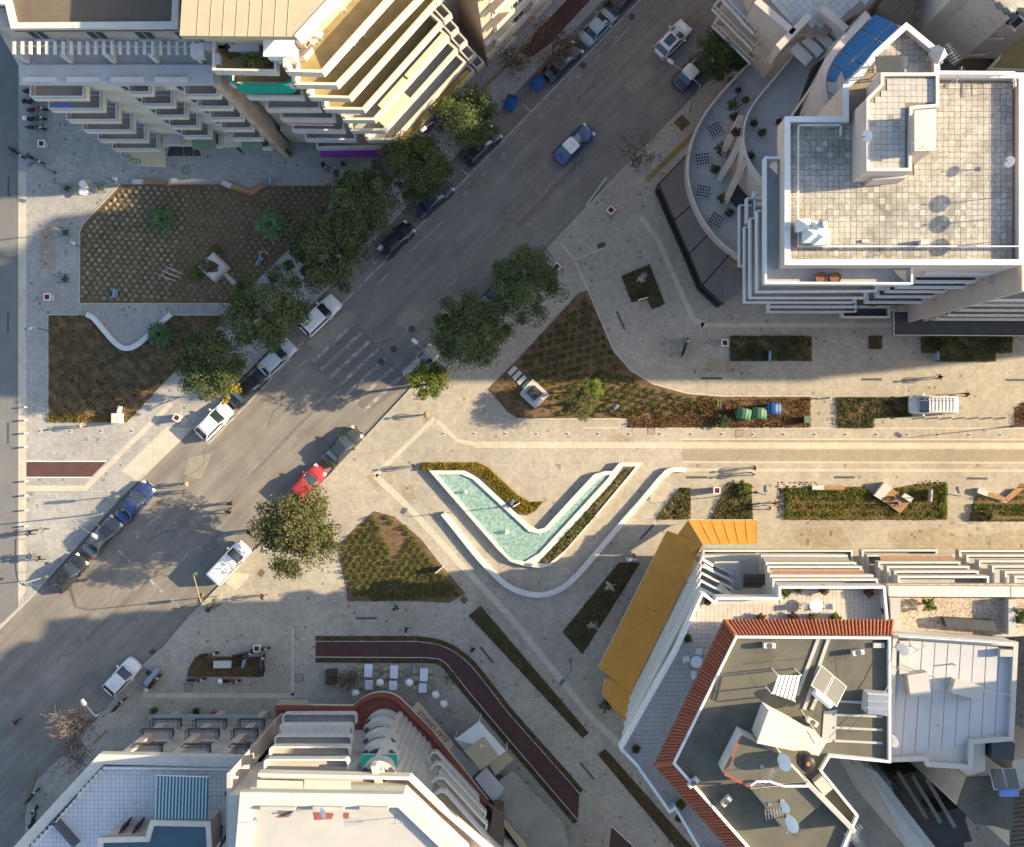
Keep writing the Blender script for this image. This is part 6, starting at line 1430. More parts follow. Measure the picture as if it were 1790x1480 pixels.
m_foam = mat('water_foam', (.8, .82, .82), .5, .05, 6)
for (x, y) in ((815, 859), (886, 928)):
    c = W(x, y); P = []; 
    for _ in range(420): a = random.uniform(0, 6.28); h = random.random()**.7; q = .05+.30*(1-h)*random.random(); P.append((c.x+q*math.cos(a), c.y+q*math.sin(a), .46+h*.55))
    put('jet', leaf_mesh('jet', np.array(P), .05, .04, np.full(420, .5), m_foam), parent=ft_, loc=-ft_.location)
MB().prism(sv, ZP+.01, .55).build('strip_soil', m_soil_l, ft_)
for i, (x, y) in enumerate(sp_):
    o = put('border_plant', fp[1 if random.random() < .25 else 0], W(x, y), rz=random.uniform(0, 6.28), sc_=random.uniform(.8, 1.3)); o.location.z = .54
    tag(o, 'low border plant in the long raised strip of the fountain', 'shrub', 'border plants of the fountain strip')
# ---- curved seat walls
def seat_wall(name, label, pts, wpx, h, m=None):
    p = [Vector(a[:2]) for a in WP(pts, h)]; a = offset_line(p, wpx/PXM/2); b = offset_line(p, -wpx/PXM/2); c = p[len(p)//2]
    mb = MB(); n = len(p)
    secs = [[(a[i].x, a[i].y, ZP), (b[i].x, b[i].y, ZP), (b[i].x, b[i].y, h), (a[i].x, a[i].y, h)] for i in range(n)]
    mb.loft(secs); o = mb.build(name, m or m_marble, None, loc=(c.x, c.y, ZP)); return tag(o, label, 'seat wall')
seat_wall('seat_wall', 'long white hook-shaped seat wall round the fountain', smooth_line([(1199, 821), (1177, 820), (1163, 826), (1127, 870), (1094, 907), (1056, 951), (1032, 980), (1002, 1014), (977, 1032), (949, 1041), (919, 1038), (890, 1027), (865, 1006), (832, 970), (792, 919), (774, 897)], 1), 9, .58)
seat_wall('seat_wall', 'white curved seat wall cut into the lower left bed', smooth_line([(150, 549), (162, 554), (175, 570), (203, 603), (222, 611), (244, 600), (270, 575), (298, 549)], 2), 8.5, .5)
# pale edging stones of the beds
def edging(polys, m=m_band, wpx=2.2):
    out = []
    for p in polys: out += ribbon(p, wpx)
    return out
sheet('bed_edging', edging([[(140, 531), (408, 531)], [(86, 550), (150, 550)], [(298, 550), (402, 550)], [(140, 531), (140.5, 405), (147, 391), (212, 322)], [(85, 738), (85, 551)], BED_C[:8], [(905, 732), (1098, 732)]]), ZP+.056, m_band)
# ================================================================ TREES
def crown_me(name, m, rx, ry, rz, n, nclump=70, seed=0, size=.24, hollow=.35):
    g = np.random.default_rng(seed); C = []
    while len(C) < nclump:
        v = g.uniform(-1, 1, 3); d = np.linalg.norm(v)
        if d < 1 and d > hollow and v[2] > -.55: C.append(v*(.72+.36*g.random()))
    C = np.array(C); w_ = g.uniform(.5, 1.6, nclump); k = g.choice(nclump, n, p=w_/w_.sum())
    cr_ = g.uniform(.10, .27, nclump)
    off = g.normal(size=(n, 3)); off /= np.linalg.norm(off, axis=1)[:, None]; off *= (g.random(n)**.45)[:, None]*cr_[k][:, None]*1.45
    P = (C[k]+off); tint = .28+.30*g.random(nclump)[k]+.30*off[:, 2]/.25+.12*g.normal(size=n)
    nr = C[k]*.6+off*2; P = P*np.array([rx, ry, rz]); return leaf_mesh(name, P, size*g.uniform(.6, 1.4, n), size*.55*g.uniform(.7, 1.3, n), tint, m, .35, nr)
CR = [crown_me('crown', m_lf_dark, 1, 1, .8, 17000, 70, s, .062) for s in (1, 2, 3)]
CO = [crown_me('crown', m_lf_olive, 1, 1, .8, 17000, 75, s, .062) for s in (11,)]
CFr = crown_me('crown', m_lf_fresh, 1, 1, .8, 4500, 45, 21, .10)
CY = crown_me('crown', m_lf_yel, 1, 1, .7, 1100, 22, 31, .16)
def trunk_mb(h, r, spread, n=5, seed=0, leaf_h=None):
    g = random.Random(seed); mb = MB(); top = Vector((g.uniform(-.2, .2), g.uniform(-.2, .2), h*.55))
    mb.tube([(0, 0, 0), (0, 0, .1), tuple(top*.5), tuple(top)], [r*1.4, r*1.05, r*.9, r*.75], 8)
    for i in range(n):
        a = 2*math.pi*i/n+g.uniform(-.3, .3); e = Vector((math.cos(a)*spread*.75, math.sin(a)*spread*.75, h*g.uniform(.85, 1.15))); m_ = top.lerp(e, .5)+Vector((0, 0, .25))
        mb.tube([tuple(top*.97), tuple(m_), tuple(e)], [r*.55, r*.35, r*.12], 6)
    return mb
def tree(px, py, rpx, h, label, me, name='street_tree', seed=0, ry=1.0, group=None, extra=None, bark=None):
    c = W(px, py, h); t = thing(name, label, 'tree', (c.x, c.y, ZP), group=group); r = rpx/PXM*(1-h/HC)
    trunk_mb(h, .17 if r > 2 else .08, r, 6, seed).build('trunk', bark or m_bark, t, world=False)
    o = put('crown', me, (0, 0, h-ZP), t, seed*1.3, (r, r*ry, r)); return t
TR = [((815, 203), 57, 'dark evergreen street tree farthest up the kerb, by the purple shopfront'), ((725, 292), 66, 'dark evergreen tree beside the dark blue parked car'), ((630, 357), 65, 'dark evergreen tree over the right tip of the seedling bed'),
      ((570, 437), 73, 'largest dark evergreen tree above the white parked car'), ((463, 545), 75, 'dark evergreen tree between the statue bed and the silver car'), ((368, 634), 64, 'dark evergreen tree lowest in the kerb row, with a yellow twig')]
for i, ((x, y), r, lab) in enumerate(TR): tree(x, y, r, 6.2, lab, CR[i % 3], 'evergreen_tree', i)
tree(916, 493, 66, 6.2, 'dark evergreen tree nearest the small notched lawn', CR[1], 'evergreen_tree', 7); tree(822, 580, 70, 6.2, 'dark evergreen tree beside the worn zebra crossing', CR[2], 'evergreen_tree', 8)
tree(1264, 92, 50, 5.5, 'dark tree over the taxi below the railed balconies', CR[0], 'evergreen_tree', 9)
tree(518, 927, 76, 6.5, 'big sunlit olive-green tree over the red car', CO[0], 'round_tree', 3, 1.05)
tree(748, 668, 40, 4.5, 'small light green tree over the beige parked car', CFr, 'young_tree', 4)
t = tree(386, 684, 28, 4.0, 'small yellowing tree beside the parked black car', CY, 'yellowing_tree', 5)
tree(1014, 704, 30, 3.2, 'leaning young tree in the triangular plaza bed, lower crown', CO[0], 'young_tree', 6, 1.1); tree(1032, 680, 24, 3.6, 'young tree in the triangular plaza bed, upper crown', CFr, 'young_tree', 12)
tree(440, 132, 1, 1, '', CFr) if False else None
# shrubs with a size of their own
def bush(px, py, rpx, base, h, label, me, sq=.8, name='bush'):
    c = W(px, py, base+h); r = rpx/PXM*(1-(base+h)/HC); t = thing(name, label, 'bush', (c.x, c.y, base))
    mb = MB()
    for k in range(4): a = k*1.57+.4; mb.tube([(0, 0, 0), (math.cos(a)*r*.3, math.sin(a)*r*.3, h*.7)], [.03, .015], 5)
    mb.build('stems', m_bark, t, world=False)
    put('foliage', me, (0, 0, h*.75), t, px*.7, (r, r, h*sq)); return t
CB = crown_me('foliage', m_lf_fresh, 1, 1, .8, 1300, 30, 41, .2); CBd = crown_me('foliage', m_lf_dark, 1, 1, .8, 1300, 30, 42, .2); CBo = crown_me('foliage', m_lf_olive, 1, 1, .8, 1400, 30, 43, .2); CBr = crown_me('foliage', m_lf_brown, 1, 1, .8, 1000, 30, 44, .2)
bush(1650, 603, 18, ZP+.05, 1.2, 'yellow-green bush left in the bed below the dark canopy', CBo); bush(1756, 603, 13, ZP+.05, 1.0, 'yellow-green bush right in the bed below the dark canopy', CBo)
bush(1398, 600, 13, ZP+.05, .9, 'olive bush at the right end of the shaded rectangular bed', CBo); bush(1303, 855, 16, ZP+.05, .6, 'fresh green bush at the top of the bed above the orange awning', CB)
bush(1265, 735, 14, ZP+.05, .8, 'dark bush left of the green dumpsters', CBd); bush(1060, 1232, 13, ZP, 1.0, 'dark bush at the lower end of the orange awning', CBd)
bush(1732, 900, 12, ZP+.05, .8, 'pale bush at the foot of the right edge bed', CBo); bush(945, 652, 8, ZP+.05, .5, 'small green bush above the stone slab monument', CB); bush(905, 692, 8, ZP+.05, .5, 'small green bush beside the plinth steps', CB)
bush(378, 438, 11, ZP+.05, .4, 'green tuft right of the statue plinth', CB); bush(340, 480, 14, ZP+.05, .3, 'green tuft patch beside the flag poles', CB)
bush(1627, 1057, 13, 24.5, .9, 'round green bush on the pebble terrace', CB); bush(1400, 640-35, 6, ZP, .4, 'tiny tuft in the shaded rectangular bed', CBd) if False else None
bush(435, 103, 14, 26.4, 1.0, 'leafy green bush on the mustard roof terrace', CB); bush(465, 106, 10, 26.4, .8, 'second leafy bush beside the terrace kiosk', CB); bush(405, 85, 16, 26.4, .6, 'withered brown plant on the mustard roof terrace', CBr)
bush(1786, 1075, 18, 24.5, 1.0, 'hedge plant cut by the right edge on the far terrace', CBd)
for (px, py, base, r, lab, me) in ((1240, 966, 5.1, 8, 'potted green plant above the orange awning corner', CB), (1372, 1033, 24.5, 11, 'leafy yucca at the front of the tiled terrace', CB), (1398, 1030, 24.5, 6, 'small pot plant second on the terrace parapet', CBo), (1440, 1031, 24.5, 9, 'olive pot plant mid terrace parapet', CBo), (1460, 1078, 24.5, 10, 'bright aloe by the red tile edge', CB),
                                     (1385, 1079, 24.5, 11, 'brown planting along the red tile edge', CBr), (1420, 1079, 24.5, 9, 'dull planting right of the brown one on the tile edge', CBo), (1330, 1080, 24.5, 9, 'dry planting at the left of the tile edge', CBr), (1520, 1035, 24.5, 10, 'dry shrub at the right end of the tiled terrace', CBr), (1547, 1066, 24.5, 8, 'brown bowl plant by the party wall', CBr),
                                     (1202, 1115, 24.5, 8, 'green plant on the shaded west terrace', CB), (1112, 1308, 24.5, 8, 'dark pot plant at the west terrace corner', CBd), (1190, 1404, 24.5, 9, 'green plant on the south terrace zigzag', CB), (1186, 1430, 24.5, 6, 'small green plant below the zigzag', CBd), (1237, 1052, 24.5, 5, 'brown bowl plant at the terrace north corner', CBr)):
    t = planter(px, py, base, .3, .35, lab); r_ = r/PXM*(1-base/HC); put('plant', me, (0, 0, .55), t, px, (r_, r_, .5))
for (px, py, base, r, lab, me) in ((1290, 158, 4.76, 5, 'dark ball plant on the upper podium terrace', CBd), (1279, 185, 11.3, 11, 'bushy plant on the rim of the mid terrace', CBd), (1303, 175, 11.3, 7, 'small ball plant behind the mid terrace rim', CBd), (1286, 232, 11.3, 10, 'brownish bush on the curved mid terrace rim', CBr), (1318, 215, 11.3, 7, 'dark tub plant on the mid terrace', CBd), (1332, 232, 11.3, 8, 'second dark tub plant on the mid terrace', CBd), (1312, 272, 11.3, 8, 'drooping plant by the mid terrace curve', CBd), (1362, 213, 11.3, 6, 'clay bowl plant on the mid terrace', CBr),
                                     (1284, 206, 4.76, 10, 'green hedge tub on the podium, topmost', CBd), (1262, 262, 4.76, 12, 'green hedge tub on the podium beside the struts', CBd), (1250, 296, 4.76, 9, 'green hedge tub on the podium below the struts', CBd), (1262, 348, 4.76, 10, 'green hedge tub on the lower podium', CB), (1275, 372, 4.76, 9, 'clay tub plant on the lower podium', CBd), (1351, 365, 27.1, 8, 'dark green ball on the west strip of the top terrace', CBd),
                                     (270, 1241, ZP, 7, 'dark pot plant at the corner of the balcony house', CBd), (344, 1243, ZP, 7, 'dark pot plant at the balcony house entrance', CBd)):
    t = planter(px, py, base, .3, .35, lab); r_ = r/PXM*(1-base/HC); put('plant', me, (0, 0, .55), t, px, (r_, r_, .6))
# palms in the north-west beds
def palm_me(seed, n=64):
    g = np.random.default_rng(seed); P = []; V = []; F = []; T = []
    for i in range(n):
        a = i*2.39996; e = .15+1.05*(i/n); L = g.uniform(.9, 1.15)
        d = np.array([math.cos(a), math.sin(a), 0]); s_ = np.array([-math.sin(a), math.cos(a), 0]); pv = None
        for k in range(6):
            t_ = k/5; r_ = L*t_*(math.cos(1.35-e) if True else 1); z = .25+L*(math.sin(1.35-e)*t_-.45*t_*t_); wd = .13*math.sin(math.pi*(.12+.85*t_))*(1.1 if k % 2 else .75)
            c_ = d*r_+np.array([0, 0, z]); cur = (c_-s_*wd, c_+s_*wd)
            if pv is not None: b0 = len(V); V += [pv[0], pv[1], cur[1], cur[0]]; F.append((b0, b0+1, b0+2, b0+3)); T.append(g.uniform(.1, .9))
            pv = cur
    me = bpy.data.meshes.new('fronds'); me.from_pydata([tuple(v) for v in V], [], F); at = me.attributes.new('tint', 'FLOAT', 'FACE'); at.data.foreach_set('value', T); me.materials.append(m_lf_palm); me.update(); return me
PM = palm_me(3)
for (x, y, r, lab) in ((282, 382, 27, 'round feathery palm in the left of the seedling bed'), (473, 391, 33, 'round feathery palm in the right of the seedling bed'), (277, 584, 26, 'round feathery palm at the curved wall of the lower left bed')):
    c = W(x, y, 1); t = thing('dwarf_palm', lab, 'palm', (c.x, c.y, ZP+.04)); MB().lathe([(.2, 0), (.22, .3), (.12, .5)], 10).build('stem', m_barkp, t, world=False); put('fronds', PM, (0, 0, .1), t, x, r/PXM*1.05)
# bare trees
def bare(px, py, rpx, h, label, seed, leaves=0, lm=None, m=None, dens=5, lsize=.2, name='bare_tree'):
    g = random.Random(seed); c = W(px, py, h*.6); t = thing(name, label, 'tree', (c.x, c.y, ZP)); R_ = rpx/PXM; mb = MB(); tips = []
    def br(p, d, L, r, lv):
        q = p+d*L*.5+Vector((g.uniform(-.1, .1), g.uniform(-.1, .1), 0))*L; e = p+d*L; mb.tube([p, q, e], [max(r, .022), max(r*.8, .02), max(r*.55, .018)], 5 if lv < 2 else 3, cap=False)
        if lv >= 4: tips.append(e); return
        for k in range((4 if dens > 8 and lv < 3 else 3) if lv else dens):
            a = g.uniform(0, 6.28); nd = (d*.9+Vector((math.cos(a), math.sin(a), g.uniform(-.1, .35)))*.75).normalized(); br(e if k else q, nd, L*g.uniform(.6, .82), r*.55, lv+1)
        tips.append(e)
    br(Vector((0, 0, 0)), Vector((0, 0, 1)), h*.42, .13, 0)
    ext = max(math.hypot(v[0], v[1]) for v in mb.v); k = R_/ext; mb.v = [(x*k if z > h*.3 else x*(k*.5+.5), y*k if z > h*.3 else y*(k*.5+.5), z) for x, y, z in mb.v]
    mb.build('branches', m or m_barkp, t, world=False)
    if leaves:
        P = np.array([[v.x*k, v.y*k, v.z] for v in g.choices(tips, k=leaves)])+rng.normal(size=(leaves, 3))*.28; put('leaves', leaf_mesh('leaves', P, lsize*rng.uniform(.6, 1.3, leaves), lsize*.6, rng.random(leaves), lm, .3), parent=t)
    return t
bare(1112, 272, 50, 6, 'leafless tree at the kerb above the plaza corner', 3, 160, m_lf_brown, m_bark, 7)
bare(128, 1280, 72, 6.5, 'brown withered tree beside the left balcony house', 5, 700, m_lf_brown, m_barkp, 9, .15, 'withered_tree')
bare(968, 75, 62, 6, 'half bare tree with ochre leaves over the black car at the top', 8, 1100, m_lf_brown, None, 8, .2, 'half_bare_tree'); bare(905, 105, 35, 5, 'small half bare tree near the blue dumpsters', 9, 600, m_lf_brown, None, 7, .2, 'half_bare_tree')
bare(1122, 487, 13, 2.2, 'pale leafless sapling in the small notched lawn', 12, 0, None, m_white); bare(1063, 1020, 16, 2.5, 'pale leafless sapling in the dark lozenge bed, upper', 13, 0, None, m_wwall); bare(1035, 1092, 14, 2.5, 'pale leafless sapling in the dark lozenge bed, lower', 14, 0, None, m_wwall)
bare(610, 1178, 32, 2.6, 'dry ochre shrub left of the restaurant tables', 15, 700, m_lf_brown, None, 6, .16, 'dry_shrub'); bare(789, 1185, 16, 2.2, 'dry shrub right of the restaurant tables', 16, 300, m_lf_cover, None, 5, .16, 'dry_shrub')
# ================================================================ VEHICLES
m_tyre = mat('tyre_rubber', (.018, .018, .018), .85, .1, 8); m_rim = mat('alloy_rim', (.45, .45, .46), .35, 0, metal=.8)
m_carglass = mat('car_glass', (.022, .034, .042), .05, 0, spec=.9)
m_lampw = mat('headlamp_lens', (.62, .63, .64), .15, 0, spec=.6); m_lampr = mat('tail_lamp_lens', (.30, .012, .012), .2, 0, spec=.5)
m_carblk = mat('car_trim_black', (.02, .02, .02), .5, 0); m_plate = mat('plate_white', (.65, .65, .63), .5, 0)
def carpaint(name, col, rough=.28):
    if name in MATS: return MATS[name]
    m = bpy.data.materials.new(name); m.use_nodes = True; t = m.node_tree; b = t.nodes['Principled BSDF']; b.inputs['Roughness'].default_value = rough; b.inputs['Coat Weight'].default_value = .6; b.inputs['Coat Roughness'].default_value = .08
    n = t.nodes.new('ShaderNodeTexNoise'); n.inputs['Scale'].default_value = 2.2; n.inputs['Detail'].default_value = 6; g = t.nodes.new('ShaderNodeNewGeometry'); t.links.new(g.outputs['Position'], n.inputs['Vector'])
    r = t.nodes.new('ShaderNodeMapRange'); r.inputs[1].default_value = .35; r.inputs[2].default_value = .75; r.inputs[3].default_value = 0; r.inputs[4].default_value = .16; t.links.new(n.outputs[0], r.inputs[0])
    mx = t.nodes.new('ShaderNodeMix'); mx.data_type = 'RGBA'; t.links.new(r.outputs[0], mx.inputs[0]); mx.inputs[6].default_value = (*col, 1); mx.inputs[7].default_value = (.22, .20, .17, 1); t.links.new(mx.outputs[2], b.inputs['Base Color']); MATS[name] = m; return m
SHAPES = {  # x from rear to front: (u, half width factor, sill z, belt z), cabin rings
 'sedan': dict(L=4.55, Wd=1.78, st=[(-1, .58, .42, .64), (-.975, .80, .32, .80), (-.90, .95, .26, .93), (-.70, .99, .24, .97), (-.3, 1, .22, .95), (.2, 1, .22, .95), (.45, .99, .22, .93), (.62, .98, .23, .89), (.82, .95, .26, .80), (.94, .84, .30, .68), (1, .55, .36, .54)], belt=(-.70, .46), roof=(-.42, .10), zr=1.44, wr=.74),
 'hatch': dict(L=4.1, Wd=1.75, st=[(-1, .74, .42, .72), (-.975, .88, .32, .88), (-.92, .95, .26, .98), (-.6, .99, .24, 1.0), (-.2, 1, .22, .98), (.2, 1, .22, .97), (.46, .99, .22, .95), (.62, .98, .23, .91), (.82, .95, .26, .82), (.94, .84, .30, .70), (1, .55, .36, .56)], belt=(-.93, .50), roof=(-.64, .10), zr=1.50, wr=.76),
 'suv': dict(L=4.5, Wd=1.84, st=[(-1, .78, .5, .85), (-.975, .90, .40, 1.0), (-.92, .96, .34, 1.1), (-.6, 1, .30, 1.1), (-.2, 1, .30, 1.08), (.2, 1, .30, 1.06), (.46, .99, .30, 1.04), (.62, .98, .30, 1.0), (.82, .96, .32, .92), (.95, .90, .36, .80), (1, .76, .42, .66)], belt=(-.95, .48), roof=(-.80, .14), zr=1.70, wr=.80),
 'van': dict(L=4.5, Wd=1.82, st=[(-1, .86, .42, .85), (-.985, .94, .32, 1.05), (-.93, .98, .28, 1.12), (-.5, 1, .26, 1.12), (0, 1, .26, 1.12), (.3, 1, .26, 1.12), (.5, 1, .26, 1.10), (.66, .98, .27, 1.04), (.84, .95, .30, .92), (.95, .88, .34, .76), (1, .74, .40, .62)], belt=(-.965, .62), roof=(-.93, .28), zr=1.86, wr=.84)}
def rrect(x0, x1, hw, z, f0=.15, f1=.22, n=3):
    """closed ring (rear to front) with rounded corners"""
    pts = []
    for (cx, cy, s, a0) in ((x1, -hw, f1, -90), (x1, hw, f1, 0), (x0, hw, f0, 90), (x0, -hw, f0, 180)):
        sx = -1 if cx == x1 else 1; sy = -1 if cy > 0 else 1
        for k in range(n+1):
            a = R(a0+90*k/n); pts.append((cx+sx*s+s*math.cos(a), cy+sy*s+s*math.sin(a), z))
    return pts
def make_car(kind, paint, label, roofm=None, extras=()):
    S = SHAPES[kind]; hl, hw = S['L']/2, S['Wd']/2; t = thing('parked_car', label, 'car')
    mb = MB(); secs = []
    for u, wf, zs, zb in S['st']:
        x, w_ = u*hl, hw*wf; zc = zb+.035*(1 if abs(u) < .95 else 0)
        secs.append([(x, -w_*.93, zs), (x, -w_, zs+.16), (x, -w_*.985, zb-.14), (x, -w_*.90, zb-.02), (x, -w_*.5, zc), (x, 0, zc+.012), (x, w_*.5, zc), (x, w_*.90, zb-.02), (x, w_*.985, zb-.14), (x, w_, zs+.16), (x, w_*.93, zs)])
    mb.loft(secs); body = mb.build('body', paint, t, True, world=False)
    # bonnet and boot shut lines
    for ux in (S['belt'][1]+.03,):
        MB().box((ux*hl+.05, 0, S['st'][6][3]+.04), (.02, hw*1.5, .012)).build('bonnet_gap', m_carblk, body, world=False)
    zb = max(q[3] for q in S['st'])-.03; b0, b1 = S['belt'][0]*hl, S['belt'][1]*hl; r0, r1 = S['roof'][0]*hl, S['roof'][1]*hl; zr = S['zr']
    lo = rrect(b0, b1, hw*.90, zb-.02, .12, .34); hi = rrect(r0, r1, hw*S['wr'], zr-.05, .10, .2)
    MB().loft([lo, hi], cap=False).build('window_glass', m_carglass, t, True, world=False)
    rm = roofm or paint
    top = [rrect(r0-.05, r1+.05, hw*S['wr']+.03, zr-.07, .12, .22), rrect(r0, r1, hw*S['wr']-.02, zr-.015, .12, .22), rrect(r0+.25, r1-.2, hw*S['wr']*.7, zr+.02, .1, .2), rrect(r0+.5, r1-.45, hw*S['wr']*.3, zr+.03, .05, .1)]
    MB().loft(top).build('roof', rm, t, True, world=False)
    pm_ = m_carblk if (roofm is None and 'dark' in extras) else rm
    nn = len(lo)
    for k in (1, 6, 9, 14):
        MB().tube([Vector(lo[k])+Vector((0, 0, .01)), Vector(hi[k])+Vector((0, 0, .01))], [.065, .05], 6).build('pillar', paint, t, True, world=False)
    for s_ in (-1, 1):
        xm = (b0*.35+b1*.65); MB().tube([((b0+b1)/2-.1, s_*hw*.90, zb), ((r0+r1)/2, s_*hw*S['wr'], zr-.05)], .045, 5).build('pillar', m_carblk, t, world=False)
        o = MB().box((b1-.42, s_*(hw+.09), zb+.04), (.16, .22, .13)).build('mirror', paint, t, world=False)
        MB().box((hl*.90, s_*hw*.68, S['st'][9][3]+.02), (.30, .34, .10), s_*R(-14)).build('headlight', m_lampw, t, world=False)
        MB().box((-hl*.955, s_*hw*.70, S['st'][1][3]+.0), (.14, .32, .12), s_*R(12)).build('tail_light', m_lampr, t, world=False)
        for xx in (-.60, .62):
            o = MB().lathe([(.20, -.1), (.31, -.1), (.325, -.06), (.325, .06), (.31, .1), (.20, .1)], 16); M = Matrix.Translation((xx*hl, s_*(hw-.11), .325)) @ Matrix.Rotation(R(90), 4, 'X'); o.v = [tuple(M @ Vector(v)) for v in o.v]
            wo = o.build('wheel', m_tyre, t, True, world=False)
            o = MB().lathe([(.02, -.095), (.2, -.105), (.2, .105), (.02, .095)], 12); o.v = [tuple(M @ Vector(v)) for v in o.v]; o.build('rim', m_rim, wo, world=False)
    MB().box((hl*.992, 0, .45), (.04, .52, .11)).build('number_plate', m_plate, t, world=False)
    MB().box((hl*.975, 0, .58), (.05, hw*.9, .1)).build('grille', m_carblk, t, world=False)
    MB().tube([(r1*0+b1-.02, -.35, zb+.03), (b1-.25, .1, zb+.12)], .012, 4).build('wiper', m_carblk, t, world=False)
    if 'rails' in extras:
        for s_ in (-1, 1): MB().tube([(r0+.2, s_*hw*.66, zr+.03), (r0+.3, s_*hw*.66, zr+.08), (r1-.3, s_*hw*.66, zr+.08), (r1-.2, s_*hw*.66, zr+.03)], .02, 5).build('roof_rail', m_steel, t, world=False)
    if 'taxi' in extras: MB().box(((r0+r1)/2+.2, 0, zr+.09), (.18, .42, .14)).build('roof_sign', m_lampw, t, world=False)
    if 'sunroof' in extras: MB().box(((r0+r1)/2+.1, 0, zr+.022), (1.1, .85, .02)).build('sunroof', m_carglass, t, world=False)
    if 'ladder' in extras:
        for i in range(8):
            MB().box((r0+.35+i*.34, 0, zr+.10), (.11, hw*1.45, .03)).build('rack_slat', m_white, t, world=False)
        for yy in (.62, .36): MB().tube([(r0+.3, -yy*hw*1.1, zr+.16), (hl*.72, -yy*hw*1.1, zr+.16)], .025, 5).build('ladder_rail', m_steel, t, world=False)
        for i in range(9): MB().tube([(r0+.5+i*.34, -.62*hw*1.1, zr+.16), (r0+.5+i*.34, -.36*hw*1.1, zr+.16)], .018, 4).build('ladder_rung', m_steel, t, world=False)
    return t
white = carpaint('paint_white', (.72, .72, .71)); black = carpaint('paint_black', (.012, .012, .014)); dblue = carpaint('paint_dark_blue', (.013, .02, .045)); silver = carpaint('paint_silver', (.38, .42, .47)); grey = carpaint('paint_grey', (.085, .09, .10)); blue = carpaint('paint_blue', (.012, .03, .11)); red = carpaint('paint_red', (.36, .022, .026)); beige = carpaint('paint_champagne', (.33, .31, .27)); dgreen = carpaint('paint_dark_green', (.028, .035, .028)); lblue = carpaint('paint_light_blue', (.30, .38, .46))
RD = 46   # street axis in the picture, degrees anticlockwise from right
cars = [('hatch', white, 1176, 67, 47, 'white hatchback driving up the street near the top', None, ('sunroof',)), ('sedan', carpaint('paint_taxi_blue', (.014, .055, .19)), 1003, 251, 44, 'blue taxi with white roof driving in mid street', white, ('taxi',)), ('sedan', dblue, 1211, 122, 46, 'dark blue taxi with white roof parked under the top right tree', white, ('taxi',)),
        ('sedan', lblue, 1047, 42, 47, 'light blue grey sedan parked under the half bare tree', None, ()), ('sedan', black, 983, 107, 45, 'black sedan parked under the half bare tree', None, ()), ('hatch', black, 1090, -6, 46, 'black car cut by the top edge of the picture', None, ()),
        ('suv', black, 841, 255, 44, 'black estate with chrome roof rails parked by the purple shop', None, ('rails',)), ('sedan', dblue, 757, 347, 42, 'dark blue sedan parked beside the second kerb tree', None, ()), ('hatch', black, 692, 419, 45, 'black hatchback parked alone under the kerb trees', None, ()),
        ('suv', white, 559, 551, 44, 'white off-roader half under the largest kerb tree', None, ()), ('hatch', silver, 484, 625, 44, 'silver blue hatchback parked between white and black cars', None, ()), ('sedan', black, 433, 677, 46, 'black sedan parked between the silver and the white car', None, ()), ('hatch', white, 373, 736, 46, 'white hatchback parked at the left kerb in full sun', None, ()),
        ('hatch', dblue, 872, 508, 46, 'dark car hidden under the two right kerb trees', None, ()), ('hatch', beige, 736, 635, 47, 'champagne hatchback parked under the street lamp', None, ()), ('sedan', dgreen, 598, 781, 46, 'dark green sedan with reflecting roof parked on the right kerb', None, ('sunroof',)), ('hatch', red, 536, 845, 46, 'red hatchback half under the big round tree', None, ()),
        ('van', white, 401, 983, 47, 'white van waiting beside the yellow traffic light', None, ()), ('sedan', blue, 235, 878, 50, 'deep blue car first in the parked row at the left', None, ()), ('sedan', grey, 178, 938, 49, 'dark grey sedan in the middle of the parked row at the left', None, ()), ('hatch', black, 120, 1002, 48, 'black hatchback last in the parked row at the left', None, ()),
        ('hatch', white, 212, 1184, 48, 'white hatchback parked alone at the lower left kerb', None, ()), ('van', white, 1630, 707, 180, 'white panel van with ladder and roof rack on the plaza', None, ('ladder',))]
for kind, pt, x, y, ang, lab, rm, ex in cars:
    t = make_car(kind, pt, lab, rm, ex); c = W(x, y, .9); onp = x > 1500; t.location = (c.x, c.y, ZP if onp else 0); t.rotation_euler = (0, 0, R(ang)); t['group'] = 'cars in the street' if not onp else 'cars in the street'
    t.name = 'panel_van' if kind == 'van' else ('driving_car' if 'driving' in lab else ('taxi' if 'taxi' in lab else 'parked_car'))
